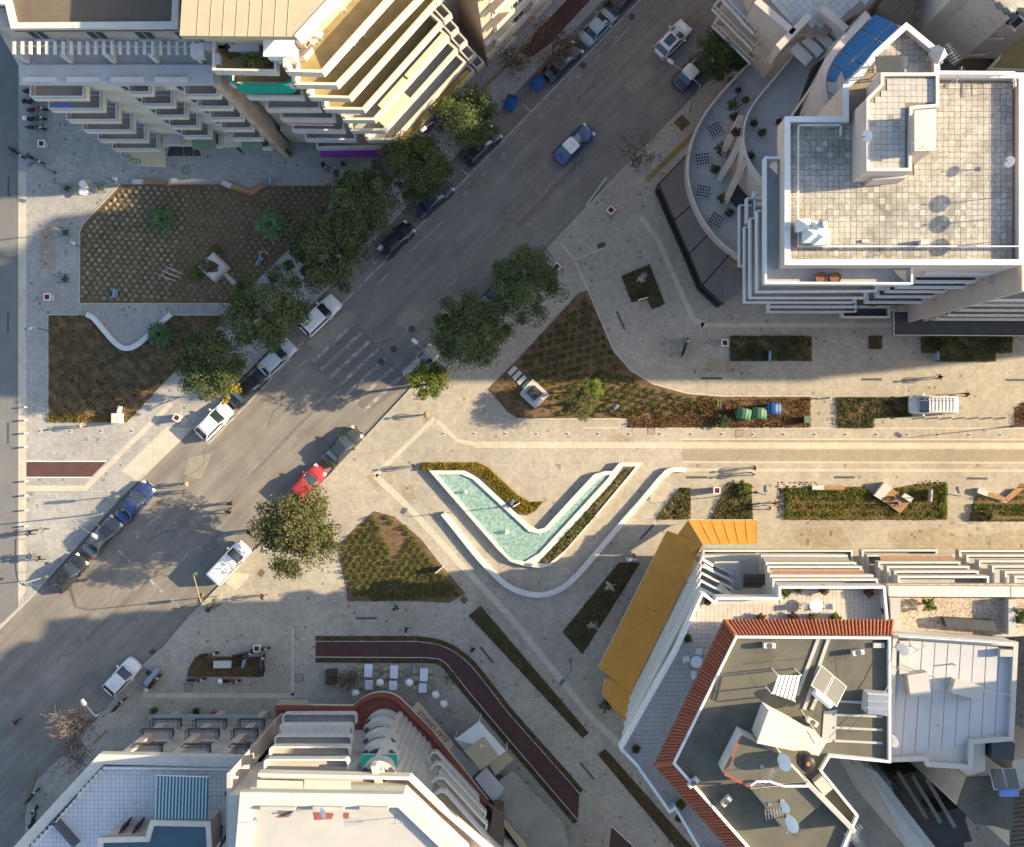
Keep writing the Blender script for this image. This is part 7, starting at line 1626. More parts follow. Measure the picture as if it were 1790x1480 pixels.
# ---- motorcycles
def make_moto(label, col, scooter=False, box_=None):
    t = thing('scooter' if scooter else 'motorcycle', label, 'scooter' if scooter else 'motorcycle', group='parked two-wheelers'); r = .26 if scooter else .31
    for x in (-.68, .70):
        o = MB().lathe([(r*.6, -.05), (r*.95, -.06), (r, 0), (r*.95, .06), (r*.6, .05)], 14); M = Matrix.Translation((x, 0, r)) @ Matrix.Rotation(R(90), 4, 'X'); o.v = [tuple(M @ Vector(v)) for v in o.v]; w_ = o.build('wheel', m_tyre, t, True, world=False)
        o = MB().lathe([(.02, -.03), (r*.6, -.04), (r*.6, .04), (.02, .03)], 10); o.v = [tuple(M @ Vector(v)) for v in o.v]; o.build('rim', m_rim, w_, world=False)
    prof = [(-.85, .06, .62, .70), (-.6, .15, .50, .80), (-.2, .17, .35, .76), (.05, .15, .30 if not scooter else .22, .80 if not scooter else .45), (.3, .16 if not scooter else .2, .35, .92 if not scooter else .55), (.5, .13 if not scooter else .22, .5, .95), (.68, .06, .62, .86)]
    secs = [[(x, -w_, (a+b)/2), (x, -w_*.7, b-.03), (x, 0, b), (x, w_*.7, b-.03), (x, w_, (a+b)/2), (x, w_*.6, a), (x, -w_*.6, a)] for x, w_, a, b in prof]
    MB().loft(secs).build('body', col, t, True, world=False)
    MB().loft([[(-.78, -.10, .80), (-.78, .10, .80), (-.78, .08, .86), (-.78, -.08, .86)], [(-.4, -.15, .80), (-.4, .15, .80), (-.4, .12, .88), (-.4, -.12, .88)], [(.0, -.11, .76), (.0, .11, .76), (.0, .08, .83), (.0, -.08, .83)]]).build('seat', m_black, t, True, world=False)
    MB().tube([(.42, -.36, 1.02), (.52, -.18, 1.05), (.54, 0, 1.02), (.52, .18, 1.05), (.42, .36, 1.02)], .018, 6).build('handlebar', m_steel, t, world=False)
    for s_ in (-1, 1):
        o = MB().tube([(.5, s_*.22, 1.04), (.52, s_*.34, 1.2)], .01, 4).build('mirror', m_carblk, t, world=False); MB().box((.52, s_*.36, 1.21), (.03, .12, .08)).build('mirror_glass', m_carglass, o, world=False)
        MB().tube([(.70, s_*.08, r), (.50, s_*.08, .95)], .028, 6).build('fork', m_steel, t, world=False)
    MB().lathe([(.02, 0), (.10, .02), (.11, .1), (.03, .14)], 10, (.64, 0, .86)).build('headlight', m_lampw, t, True, world=False)
    MB().box((-.88, 0, .72), (.06, .14, .07)).build('tail_light', m_lampr, t, world=False)
    if scooter or True: MB().face([(.52, -.17, .98), (.52, .17, .98), (.40, .13, 1.28), (.40, -.13, 1.28)]).build('windshield', m_carglass, t, world=False)
    if box_: MB().loft([rrect(-1.08, -.70, .19, .86, .06, .06), rrect(-1.10, -.68, .21, 1.05, .06, .06), rrect(-1.04, -.74, .16, 1.14, .06, .06)]).build('top_box', box_, t, True, world=False)
    MB().tube([(-.15, .12, .38), (-.25, .28, .02)], .015, 4).build('kickstand', m_steel, t, world=False)
    return t
motos = [(1197, 607, 70, black, 0, None, 'black motorcycle parked alone on the paved bend by the triangular bed'),
 (58, 158, 8, black, 1, None, 'black scooter topmost in the upper left two-wheeler row'), (63, 176, 12, grey, 1, m_black, 'dark grey scooter second in the upper left two-wheeler row'), (65, 192, 5, red, 0, None, 'red and black motorcycle in the upper left two-wheeler row'), (64, 208, 3, dgreen, 1, m_white, 'scooter with white top box in the upper left two-wheeler row'), (63, 224, -4, blue, 0, None, 'blue and silver motorcycle lowest in the upper left two-wheeler row'),
 (30, 267, -35, black, 1, None, 'dark scooter ridden along the upper left lane'), (62, 279, -25, grey, 0, None, 'grey motorcycle beside the lamp at the upper left'),
 (365, 1143, 8, red, 0, None, 'dark red motorcycle above the small dry bed'), (428, 1143, 10, black, 1, m_black, 'covered black scooter above the right end of the dry bed'), (461, 1160, 88, black, 0, m_black, 'black motorcycle upright at the right end of the dry bed'), (343, 1187, 2, grey, 1, None, 'grey scooter below the left end of the dry bed'), (404, 1189, -3, red, 1, m_white, 'dark red scooter with pale seat below the dry bed'), (270, 1192, 48, black, 0, m_greyroof, 'black motorcycle with grey box beside the kerb bend'), (208, 1232, 45, blue, 0, None, 'blue motorcycle under the lamp at the lower left'),
 (57, 1391, 50, grey, 1, None, 'grey scooter at the lower left kerb corner'), (61, 1425, 80, black, 1, m_black, 'black scooter under the tiled terrace house wall'), (455, 1134, 5, grey, 1, None, 'grey scooter at the upper right of the dry bed')]
for x, y, a, col, scoot, bx_, lab in motos:
    t = make_moto(lab, col, bool(scoot), bx_); c = W(x, y, .5); onr = (x, y) == (30, 267); t.location = (c.x, c.y, ZP+.004); t.rotation_euler = (0, 0, R(a))
# ================================================================ STREET FURNITURE
# lamps: pole with arm; base and head places read from the photograph
def lamp(bx_, by_, hx, hy, h, label, arm=None, m=None, base=ZP, r=.07, name='street_lamp'):
    m = m or m_steel; b = W(bx_, by_); hd = W(hx, hy, h); t = thing(name, label, 'lamp', (b.x, b.y, base))
    top = Vector((b.x, b.y, h-.4)) if arm is None else Vector((*W(arm[0], arm[1], h-.3)[:2], h-.3))
    top = Vector((b.x, b.y, h-.3))
    MB().tube([(b.x, b.y, base), (b.x, b.y, base+.6), (b.x, b.y, base+.62), tuple(top)], [r*1.7, r*1.6, r, r*.7], 8).build('pole', m, t)
    d = hd-top
    MB().tube([tuple(top), tuple(top+d*.15+Vector((0, 0, .2))), tuple(hd)], [r*.6, r*.5, r*.4], 6).build('arm', m, t)
    dd = Vector((d.x, d.y, 0)); rz = math.atan2(dd.y, dd.x) if dd.length > .05 else 0
    o = MB().loft([rrect(-.15, .42, .16, 0, .08, .1), rrect(-.18, .46, .19, .07, .08, .12), rrect(-.1, .38, .12, .13, .06, .1)]); M = Matrix.Translation(hd) @ Matrix.Rotation(rz, 4, 'Z'); o.v = [tuple(M @ Vector(v)) for v in o.v]; o = o.build('lamp_head', m_wwall if m is m_steel else m, t, True)
    l = MB().box((.12, 0, -.012), (.4, .24, .02)); l.v = [tuple(M @ Vector(v)) for v in l.v]; l.build('lens', m_lampw, o)
    MB().lathe([(r*3, 0), (r*3, .03), (r*1.8, .06)], 10, (b.x, b.y, base)).build('base_plate', m, t)
m_lampbl = mat('lamp_blue_grey', (.09, .13, .18), .5, .05, 3); m_hd = mat('lamp_head_pale', (.25, .42, .62), .5)
lamp(1204, 193, 1174, 109, 8.5, 'tall street lamp over the taxi on the upper right pavement'); lamp(777, 637, 727, 598, 7.5, 'street lamp leaning over the champagne hatchback'); lamp(771, 247, 742, 224, 7.5, 'street lamp between the two upper kerb trees')
lamp(183, 897, 163, 935, 8.0, 'pale street lamp above the parked row at the left'); lamp(223, 1215, 148, 1229, 8.0, 'pale street lamp over the lower left white hatchback')
for (a, b, c_, d, lab) in ((97, 302, 57, 285, 'dark slim lamp near the top left two-wheelers'), (151, 435, 123, 424, 'dark slim lamp at the left edge of the seedling bed'), (94, 579, 52, 574, 'dark slim lamp at the left edge of the lower left bed'), (212, 325, 197, 312, 'dark slim lamp at the top corner of the seedling bed'), (997, 1154, 984, 1190, 'dark slim lamp on the shaded diagonal path'), (1109, 969, 1100, 978, 'short dark lamp beside the dark lozenge bed')):
    lamp(a, b, c_, d, 4.6, lab, m=m_lampbl, r=.055, name='path_lamp')
for (x, y, lab) in ((1322, 860, 'slim lamp beside the bed above the orange awning'), (1768, 745, 'slim lamp at the right edge by the bollard row'), (890, 884, 'slim lamp in the golden hedge of the fountain'), (1650, 862, 'slim lamp at the right end of the long mixed bed'), (1066, 717, 'slim lamp at the edge of the triangular plaza bed')):
    lamp(x, y, x+ (x-NX)*.03+5, y-4, 4.6, lab, m=m_lampbl, r=.05, name='path_lamp')
# traffic lights
def signal(bx_, by_, tx, ty, h, label, m, arm=True):
    b = W(bx_, by_); t = thing('traffic_light', label, 'traffic light', (b.x, b.y, ZP)); e = W(tx, ty, h)
    MB().tube([(b.x, b.y, ZP), (b.x, b.y, h-.5), (b.x+(e.x-b.x)*.15, b.y+(e.y-b.y)*.15, h-.05), tuple(e)], .045, 8).build('pole', m, t)
    for p in ((e.x, e.y, h-.35), (b.x+.2, b.y, 2.6)):
        o = MB().box(p, (.26, .24, .85), math.atan2(e.y-b.y, e.x-b.x)).build('signal_head', mat('signal_green', (.03, .10, .07), .5), t)
        for k, c_ in enumerate(((.3, .02, .01), (.35, .2, .01), (.02, .25, .08))): MB().lathe([(.09, 0), (.09, .03)], 8, (p[0]+.13, p[1]-.02, p[2]+.27-.27*k)).build('lens', mat('signal_lens_%d' % k, c_, .3, 0), o)
m_tly = mat('signal_yellow', (.36, .26, .11), .6, .1, 3)
signal(385, 1041, 338, 1004, 6.0, 'yellow traffic light arm beside the white van', m_tly); signal(213, 866, 198, 868, 3.4, 'pale traffic light post at the first parked car on the left', m_wwall); signal(62, 1013, 76, 1009, 3.2, 'short traffic light at the left corner curve', m_wwall)
# cylindrical bollards with shadows at the left, low studs on the plaza
def bollard(x, y, h, r, m, lab, grp, cat='bollard'):
    c = W(x, y, h); t = thing('bollard', lab, cat, (c.x, c.y, ZP), group=grp)
    MB().lathe([(r*1.1, 0), (r, .04), (r, h-.06), (r*.8, h)], 10).build('post', m, t, True, world=False); MB().lathe([(r*1.02, h-.16), (r*1.02, h-.1)], 10).build('band', m_steel, t, world=False)
LB = [711, 734, 757, 781, 841, 866, 892, 920]
for i, y in enumerate(LB): bollard(43 if i < 4 else 44, y, .62, .09, m_wwall, ('topmost' if i == 0 else 'lowest' if i == 7 else ['', 'second', 'third', 'fourth', 'fifth', 'sixth', 'seventh'][i]+' from the top')+' white bollard along the left lane', 'bollards along the left lane')
ORD = 'first second third fourth fifth sixth seventh eighth ninth tenth eleventh twelfth thirteenth fourteenth fifteenth sixteenth seventeenth eighteenth nineteenth twentieth'.split()
def stud(x, y, lab, grp):
    c = W(x, y); t = thing('light_stud', lab, 'stud', (c.x, c.y, ZP+.004), group=grp); MB().box((0, 0, .01), (.32, .32, .02)).build('plate', m_wwall, t, world=False); MB().lathe([(.08, .02), (.08, .06), (.04, .07)], 8).build('cap', m_black, t, world=False)
for i in range(20):
    x = 776+i*54.0; stud(x, 757.5+.12*i, ORD[i]+' light stud from the left in the long row across the sunny plaza', 'light studs in the sunny plaza row')
for i in range(4): stud(71+i*53.5, 753, ORD[i]+' light stud from the left below the lower left bed', 'light studs below the lower left bed')
for i in range(3): stud(530+i*27.5, 1046, ORD[i]+' light stud of three left of the shrub bed in the shade edge', 'light studs left of the shrub bed')
for x, y, l_ in ((326, 1127, 'upper left of'), (369, 1124, 'above the middle of'), (411, 1127, 'above the right of'), (303, 1147, 'left of'), (492, 1170, 'near right of'), (527, 1170, 'far right of')): stud(x, y, 'pale light stud '+l_+' the motorcycle bed', 'light studs around the motorcycle bed')
for i in range(7): 
    x = 1609+i*23.8; bollard(x+8, 730, .5, .07, m_wwall, ['leftmost', 'second', 'third', 'fourth', 'fifth', 'sixth', 'rightmost'][i]+' bollard of the short row below the ladder van', 'bollards below the ladder van')
for (x, y, lab) in ((1430, 696, 'single bollard between the triangular and sunny beds'), (1452, 695, 'single bollard left of the sunny bed')): bollard(x, y, .55, .07, m_wwall, lab, 'bollards by the sunny bed')
# litter bins: pale box, dark red opening
m_binr = mat('bin_red', (.12, .012, .018), .6, .1, 4)
def bin_(x, y, rot, lab):
    c = W(x, y, 1); t = thing('litter_bin', lab, 'bin', (c.x, c.y, ZP), R(rot), 'square litter bins')
    MB().loft([rrect(-.26, .26, .26, 0, .03, .03, 1), rrect(-.3, .3, .3, .95, .03, .03, 1)]).build('box', m_wwall, t, world=False)
    mb = MB(); ring(mb, [Vector(p) for p in ((-.33, -.33), (.33, -.33), (.33, .33), (-.33, .33))], .09, .953, 1.02); mb.build('rim', m_white, t, world=False); MB().box((0, 0, .965), (.46, .46, .02)).build('liner', m_binr, t, world=False)
for x, y, r_, lab in ((1068, 367, 45, 'square bin on the upper right pavement by the crossing bands'), (1267, 599, 0, 'square bin at the left end of the shaded rectangular bed'), (83, 519, 0, 'square bin left of the seedling bed'), (309, 730, -30, 'square bin left of the sunlit white hatchback'), (1253, 857, 0, 'square bin between the two sunny beds above the orange awning'), (449, 1133, 0, 'square bin at the upper right of the motorcycle bed'), (73, 251, 0, 'square bin below the upper left two-wheelers'), (973, 466, 40, 'square bin at the edge of the right evergreen tree')): bin_(x, y, r_, lab)
# signs on posts
def sign(x, y, wd, hd, h, rot, m, lab, name='sign_board'):
    c = W(x, y, h); t = thing(name, lab, 'sign', (c.x, c.y, ZP), R(rot)); MB().box((0, 0, h*.55), (wd, .07, h*.9)).build('panel', m, t, world=False); MB().tube([(-wd*.35, 0, 0), (-wd*.35, 0, h*.3)], .03, 5).build('post', m_steel, t, world=False); MB().tube([(wd*.35, 0, 0), (wd*.35, 0, h*.3)], .03, 5).build('post', m_steel, t, world=False); MB().box((0, .0, h*1.01), (wd+.06, .12, .05)).build('cap', m, t, world=False)
m_sgnb = mat('sign_blue_grey', (.22, .36, .50), .5, .05, 3)
for x, y, w_, r_, m, lab in ((199, 512, .8, 85, m_sgnb, 'small blue sign in the seedling bed'), (451, 457, .8, 60, m_sgnb, 'small blue sign beside the hoop in the seedling bed'), (473, 315, .8, 85, m_sgnb, 'small blue sign above the seedling bed'), (1124, 522, .9, 15, m_wwall, 'white sign at the notch of the small lawn'), (1346, 622, .9, 88, m_sgnb, 'pale sign in the shaded rectangular bed'), (1640, 621, .9, 88, m_sgnb, 'pale sign in the bed below the dark canopy'), (768, 996, .9, 40, m_wwall, 'white sign with box in the five-sided shrub bed'), (1628, 866, 1.1, 85, m_wwall, 'white sign at the right end of the long mixed bed'), (207, 716, .7, 80, m_wwall, 'white sign at the foot of the lower left bed'), (903, 882, .7, 30, m_wwall, 'white sign in the golden hedge tip'), (1104, 977, 1.2, -8, m_wwall, 'white signboard above the dark lozenge bed'), (425, 1160, .7, 80, m_sgnb, 'narrow sign in the motorcycle bed'), (724, 1168, .7, 85, m_sgnb, 'blue sign between the restaurant tables')): sign(x, y, w_, .12, 1.1, r_, m, lab)
# white utility boxes
def cabinet(x, y, sx, sy, h, rot, m, lab):
    c = W(x, y, h); t = thing('utility_cabinet', lab, 'cabinet', (c.x, c.y, ZP), R(rot)); MB().box((0, 0, h/2), (sx, sy, h)).build('box', m, t, world=False); MB().box((0, 0, h+.02), (sx+.08, sy+.08, .04)).build('lid', m, t, world=False); MB().box((0, -sy/2-.01, h*.5), (sx*.85, .02, h*.8)).build('door', m, t, world=False)
cabinet(203, 731, .75, .9, 1.2, 0, m_wwall, 'white cabinet at the foot of the lower left bed'); cabinet(389, 1161, 1.6, .6, .6, 0, m_wwall, 'long white box in the motorcycle bed'); cabinet(266, 1182, .4, 1.9, .9, -40, m_steel, 'grey kiosk box beside the kerb bend'); cabinet(1411, 733, .5, .6, .9, 0, mat('cabinet_green', (.10, .17, .11), .7), 'green cabinet at the right end of the triangular bed')
for x, y, l_ in ((579, 1176, 'upper'), (579, 1190, 'lower')): cabinet(x, y, 1.0, .6, .7, 0, m_dwood, l_+' dark wooden planter left of the restaurant tables')
# dumpsters
def dumpster(x, y, rot, m, lab, rounded=False):
    c = W(x, y, 1.2); t = thing('dumpster', lab, 'dumpster', (c.x, c.y, ZP if x > 1000 else 0), R(rot))
    MB().loft([rrect(-.55, .55, .42, .18, .05, .05, 1), rrect(-.68, .68, .52, 1.1, .06, .06, 1)]).build('body', m, t, world=False)
    secs = [[(x_, .54*math.cos(a), 1.1+.10*math.sin(a)) for a in [k*math.pi/6 for k in range(7)]] for x_ in (-.7, .7)]
    lid = MB().loft(secs, closed=False).build('lid', m, t, True, world=False)
    for i in range(4): 
        xx = -.5+i*.33; mb = MB(); mb.tube([(xx, .55*math.cos(a), 1.105+.105*math.sin(a)) for a in [k*math.pi/6 for k in range(7)]], .014, 4); mb.build('rib', m, lid, world=False)
    for sx in (-.45, .45):
        for sy in (-.35, .35): MB().lathe([(.09, -.03), (.09, .03)], 8, (sx, sy, .09)).build('wheel', m_tyre, t, world=False)
    for s_ in (-1, 1): MB().tube([(s_*.7, -.2, .95), (s_*.76, -.2, .95), (s_*.76, .2, .95), (s_*.7, .2, .95)], .02, 4).build('handle', m_steel, t, world=False)
dumpb = mat('dumpster_blue', (.012, .075, .24), .5, .12, 3); dumpg = mat('dumpster_green', (.045, .14, .075), .5, .15, 3)
dumpster(939, 143, 55, dumpb, 'blue dumpster nearest the black sedan on the upper kerb'); dumpster(893, 178, 70, dumpb, 'blue dumpster farther from the black sedan on the upper kerb'); dumpster(1300, 723, -10, dumpg, 'left green dumpster in the triangular bed end'); dumpster(1327, 722, -3, dumpg, 'right green dumpster in the triangular bed end'); dumpster(1352, 714, 0, dumpb, 'blue dumpster beside the green ones')
# wooden / concrete benches
m_conc = mat('bench_concrete', (.50, .48, .45), .8, .08, 3, fine=.05)
def slat_poly(parent, a, b, c, d, n, z, m=None):
    """boards between a->b and d->c"""
    for i in range(n):
        u0, u1 = i/n+.008, (i+1)/n-.008
        MB().prism([a.lerp(d, u0), b.lerp(d if False else c, u0), b.lerp(c, u1), a.lerp(d, u1)], z-.05, z).build('board', m or m_wood, parent)
def bench(label, concp, woodp, h=.5, n=4):
    cc = W(*woodp[0]); t = thing('bench', label, 'bench', (cc.x, cc.y, ZP))
    if concp: MB().prism(WP(concp, h), ZP, h+.02).build('concrete_block', m_conc, t)
    for q in ([woodp] if not isinstance(woodp[0][0], (list, tuple)) else woodp):
        v = [Vector(p[:2]) for p in WP(q, h)]; MB().prism(inset(v, .06), ZP, h-.06).build('base', m_conc, t); slat_poly(t, v[0], v[1], v[2], v[3], n, h)
bench('straight bench with pale block on the upper edge of the seedling bed', [(231, 313), (250, 313), (250, 321), (231, 321)], [(250, 313), (288, 313), (288, 321), (250, 321)])
bench('straight bench with pale block on the upper edge of the long mixed bed', [(1420, 848), (1440, 848), (1440, 856), (1420, 856)], [(1440, 848), (1476, 848), (1476, 856), (1440, 856)])
t = thing('bench', 'V-shaped bench in the notch above the seedling bed', 'bench', tuple(W(440, 335, ZP)))
for i, q in enumerate(([(390, 314), (406, 321), (402, 329), (386, 322)], [(406, 321), (440, 332), (441, 341), (402, 329)], [(440, 332), (459, 318), (461, 326), (441, 341)])):
    v = [Vector(p[:2]) for p in WP(q, .5)]
    if i == 0: MB().prism(v, ZP, .52).build('concrete_block', m_conc, t)
    else: MB().prism(inset(v, .05), ZP, .44).build('base', m_conc, t); slat_poly(t, v[0], v[1], v[2], v[3], 4, .5)
t = thing('bench', 'V-shaped wooden bench at the right edge bed', 'bench', tuple(W(1750, 868, ZP)))
for i, q in enumerate(([(1710, 853), (1728, 859), (1724, 867), (1708, 861)], [(1728, 859), (1758, 869), (1760, 877), (1724, 867)], [(1758, 869), (1776, 853), (1792, 853), (1762, 877)])):
    v = [Vector(p[:2]) for p in WP(q, .5)]
    if i == 0: MB().prism(v, ZP, .6).build('concrete_block', m_conc, t)
    else: MB().prism(inset(v, .05), ZP, .44).build('base', m_conc, t); slat_poly(t, v[0], v[1], v[2], v[3], 5, .5)
t = thing('seat_island', 'square wooden seat island with pale stone backs in the long bed', 'seat', tuple(W(1565, 870, ZP)))
v = [Vector(p[:2]) for p in WP([(1548, 846), (1592, 876), (1574, 897), (1530, 867)], .5)]; MB().prism(inset(v, .06), ZP, .44).build('base', m_conc, t); slat_poly(t, v[0], v[1], v[2], v[3], 8, .5)
MB().prism(WP([(1546, 843), (1560, 853), (1541, 874), (1528, 866)], .9), ZP, .9).build('stone_back', m_conc, t); MB().prism(WP([(1582, 862), (1597, 870), (1592, 878), (1576, 868)], .8), ZP, .8).build('stone_back', m_conc, t)
# statue on plinth, slab monument with steps, flags
c = W(372, 467); t = thing('statue', 'dark bronze figure on a square marble plinth in the seedling bed', 'statue', (c.x, c.y, ZP))
v = [Vector(p[:2]) for p in WP([(372, 440), (399, 466), (372, 491), (346, 466)], 1.2)]; MB().prism(v, ZP, 1.05).build('plinth', m_conc, t); MB().prism(inset(v, .18), 1.053, 1.25).build('plinth_top', m_marble, t)
def figure_blob(parent, at, s_, m, name):
    mb = MB(); mb.tube([at+Vector((.25, .1, 0)), at+Vector((.15, .05, .5)), at+Vector((0, 0, 1.0)), at+Vector((-.1, 0, 1.5)), at+Vector((-.1, 0, 1.62)), at+Vector((-.1, 0, 1.75)), at+Vector((-.1, 0, 1.95))], [.5*s_, .42*s_, .36*s_, .40*s_, .15*s_, .19*s_, .08*s_], 10); mb.tube([at+Vector((-.1, .35, 1.45)), at+Vector((.1, .6, 1.0)), at+Vector((.45, .5, .8))], [.14, .11, .08], 7); mb.tube([at+Vector((-.1, -.35, 1.45)), at+Vector((.1, -.55, 1.1)), at+Vector((.5, -.3, .9))], [.14, .11, .08], 7); mb.tube([at+Vector((.2, .15, .5)), at+Vector((.7, .2, .45)), at+Vector((.8, .2, 0))], [.2, .16, .12], 7); mb.tube([at+Vector((.2, -.2, .5)), at+Vector((.65, -.25, .45)), at+Vector((.75, -.25, 0))], [.2, .16, .12], 7); return mb.build(name, m, parent, True)
pc_ = W(370, 468, 1.2); figure_blob(t, Vector((pc_.x-.2, pc_.y, 1.25)), 1.1, m_brass, 'seated_figure')
for i in range(4): v = WP([(392+i*5.5, 482+i*5.5), (398+i*5.5, 477+i*5.5), (403+i*5.5, 482+i*5.5), (397+i*5.5, 487+i*5.5)]); MB().prism(v, ZP, ZP+.16).build('step_slab', m_conc, t)
c = W(931, 689); t = thing('slab_monument', 'low stone monument with bronze relief and slab path in the triangular bed', 'monument', (c.x, c.y, ZP))
v = [Vector(p[:2]) for p in WP([(931, 662), (960, 689), (936, 714), (907, 688)], .7)]; MB().prism(v, ZP, .6).build('plinth', m_conc, t)
v = [Vector(p[:2]) for p in WP([(934, 673), (950, 688), (934, 700), (920, 685)], 1.0)]; MB().prism(v, .603, .85).build('relief_block', m_dgrey, t); 
for i in range(5): u = v[0].lerp(v[1], .12+i*.18); w_ = v[3].lerp(v[2], .12+i*.18); MB().tube([(u.x, u.y, .86), (w_.x, w_.y, .88)], .05, 6).build('relief_bar', m_brass, t)
for i in range(4): a = (899-i*-8.5, 641+i*8.3); q = [(887+i*8.2, 651+i*8.2), (899+i*8.2, 639+i*8.2), (905+i*8.2, 644+i*8.2), (892+i*8.2, 657+i*8.2)]; MB().prism(WP(q), ZP, ZP+.14).build('step_slab', m_conc, t)
for i, (bx_, by_) in enumerate(((321, 479), (315, 485.5), (309, 492))):
    c = W(bx_, by_); t = thing('flag_pole', ['upper', 'middle', 'lower'][i]+' of the three white flag poles with blue flags', 'flag', (c.x, c.y, ZP+.04)); MB().tube([(0, 0, 0), (0, 0, 5.2)], [.045, .03], 6).build('pole', m_white, t, world=False); MB().lathe([(.01, 0), (.06, .05), (.01, .1)], 8, (0, 0, 5.2)).build('finial', m_brass, t, world=False)
    mb = MB(); secs = [[(-.02-.05*k*(1+.2*math.sin(k*1.7)), .06*math.sin(k*2.1), 5.1-.02*k), (-.02-.04*k, .05*math.sin(k*1.5+1), 4.1-.16*k)] for k in range(8)]
    mb.loft(secs, cap=False, closed=False); mb.build('flag', mat('flag_blue', (.02, .05, .32), .8, .2, 6), t, True, world=False)
c = W(463, 447); t = thing('hoop', 'thin white hoop in the seedling bed', 'hoop', (c.x, c.y, ZP+.04)); MB().tube([(.4*math.cos(a), .4*math.sin(a), .05+.25*math.sin(a*.5)) for a in [k*math.pi/6 for k in range(10)]], .03, 5).build('ring', m_white, t, world=False)
# chairs frames with saplings: tree guards
def guard_tree(x, y, lab, seed):
    c = W(x, y); t = thing('young_street_tree', lab, 'tree', (c.x, c.y, ZP)); mb = MB()
    for sx in (-.4, .4):
        for sy in (-.4, .4): mb.tube([(sx, sy, 0), (sx, sy, 1.2)], .025, 4)
    for z in (.6, 1.2):
        mb.tube([(-.4, -.4, z), (.4, -.4, z), (.4, .4, z), (-.4, .4, z), (-.4, -.4, z)], .02, 4)
    mb.build('tree_guard', m_lampbl, t, world=False); d = W(x-22, y-9, 4)-c; g = random.Random(seed); mb = MB().tube([(0, 0, 0), (0, 0, 2.2), (0, 0, 3.4)], [.05, .04, .02], 6)
    for k in range(9): a = g.uniform(0, 6.28); z = 1.8+k*.2; mb.tube([(0, 0, z), (math.cos(a)*.35, math.sin(a)*.35, z+.6)], [.02, .006], 4)
    mb.build('branches', m_barkp, t, world=False); put('leaves', CB, (0, 0, .35), t, seed, (.35, .35, .35))
for x, y, lab, s_ in ((122, 331, 'guarded sapling left of the two white cafe tables', 1), (181, 329, 'guarded sapling right of the two white cafe tables', 2), (118, 407, 'guarded sapling left of the seedling bed, upper', 3), (117, 488, 'guarded sapling left of the seedling bed, lower', 4)): guard_tree(x, y, lab, s_)
# round tables, restaurant tables with chairs, globe lamps
def round_table(x, y, base, r, lab, m=None, h=.74):
    c = W(x, y, base+h); t = thing('round_table', lab, 'table', (c.x, c.y, base)); MB().lathe([(r, h-.03), (r, h), (.01, h)], 20).build('table_top', m or m_white, t, world=False); MB().lathe([(.28, 0), (.26, .03), (.04, .05), (.04, h-.03)], 10).build('pedestal', m_white, t, world=False)
round_table(144, 321, ZP, .34, 'upper of two white round cafe tables on the left pavement'); round_table(144, 334, ZP, .34, 'lower of two white round cafe tables on the left pavement')
round_table(1427, 1058, 24.47, .50, 'white round table on the sunny tiled terrace'); round_table(1218, 1157, 24.47, .45, 'white round table on the shaded west terrace'); round_table(515+5, 53, 26.4, .5, 'white round table on the mustard roof terrace')
def chair(x, y, base, rz, lab, grp, m=None, fm=None):
    c = W(x, y, base+.5); t = thing('chair', lab, 'chair', (c.x, c.y, base), R(rz), grp); m = m or m_white
    MB().box((0, 0, .44), (.44, .44, .05)).build('seat', m, t, world=False); MB().loft([[(-.22, -.22, .46), (-.22, .22, .46), (-.18, .22, .46), (-.18, -.22, .46)], [(-.30, -.21, .86), (-.30, .21, .86), (-.26, .21, .86), (-.26, -.21, .86)]]).build('backrest', m, t, world=False)
    for sx in (-.19, .19):
        for sy in (-.19, .19): MB().tube([(sx*1.1, sy*1.1, 0), (sx, sy, .43)], .018, 4).build('leg', fm or m, t, world=False)
for i, (x, y, a) in enumerate(((1407, 1060, 0), (1448, 1060, 180), (1200, 1152, 10), (1222, 1139, -90), (1213, 1178, 90))): chair(x, y, 24.47, a, 'white chair '+['left', 'right', 'left', 'above', 'below'][i]+' of the round table on the '+('sunny' if i < 2 else 'shaded')+' tiled terrace', 'terrace chairs')
wood_g = mat('chair_brown', (.10, .075, .05), .7, .1, 4)
for i, (x, y, s_) in enumerate(((644, 1172, 1), (689, 1174, 1), (741, 1179, 1), (645, 1197, 0), (687, 1198, 0), (739, 1202, 0))):
    c = W(x, y, .75); col_ = ['left', 'middle', 'right'][i % 3]; ln = 1.2 if s_ else .85
    t = thing('restaurant_table', 'white clothed table, '+col_+' of the '+('upper' if s_ else 'lower')+' row on the restaurant terrace', 'table', (c.x, c.y, ZP), R(-2), 'restaurant tables'); MB().box((0, 0, .74), (.76, ln, .04)).build('table_top', m_white, t, world=False); MB().loft([rrect(-.40, .40, ln/2+.03, .52, .03, .03, 1), rrect(-.385, .385, ln/2+.005, .765, .03, .03, 1)]).build('tablecloth', mat('tablecloth_white', (.70, .72, .78), .8, .05, 3), t, world=False)
    for sx in (-.3, .3):
        for sy in (-.4, .4): MB().tube([(sx, sy*ln/1.3, 0), (sx, sy*ln/1.3, .72)], .025, 4).build('leg', wood_g, t, world=False)
    for k, dx in enumerate((-12.5, 12.5)):
        for j in ((-6, 6) if s_ else (0,)): chair(x+dx, y+j, ZP, 0 if dx < 0 else 180, 'brown chair on the '+('left' if dx < 0 else 'right')+' of the '+col_+' '+('upper' if s_ else 'lower')+' clothed table'+('' if not s_ else ', '+('back' if j < 0 else 'front')+' seat'), 'restaurant chairs', m_beigecl, wood_g)
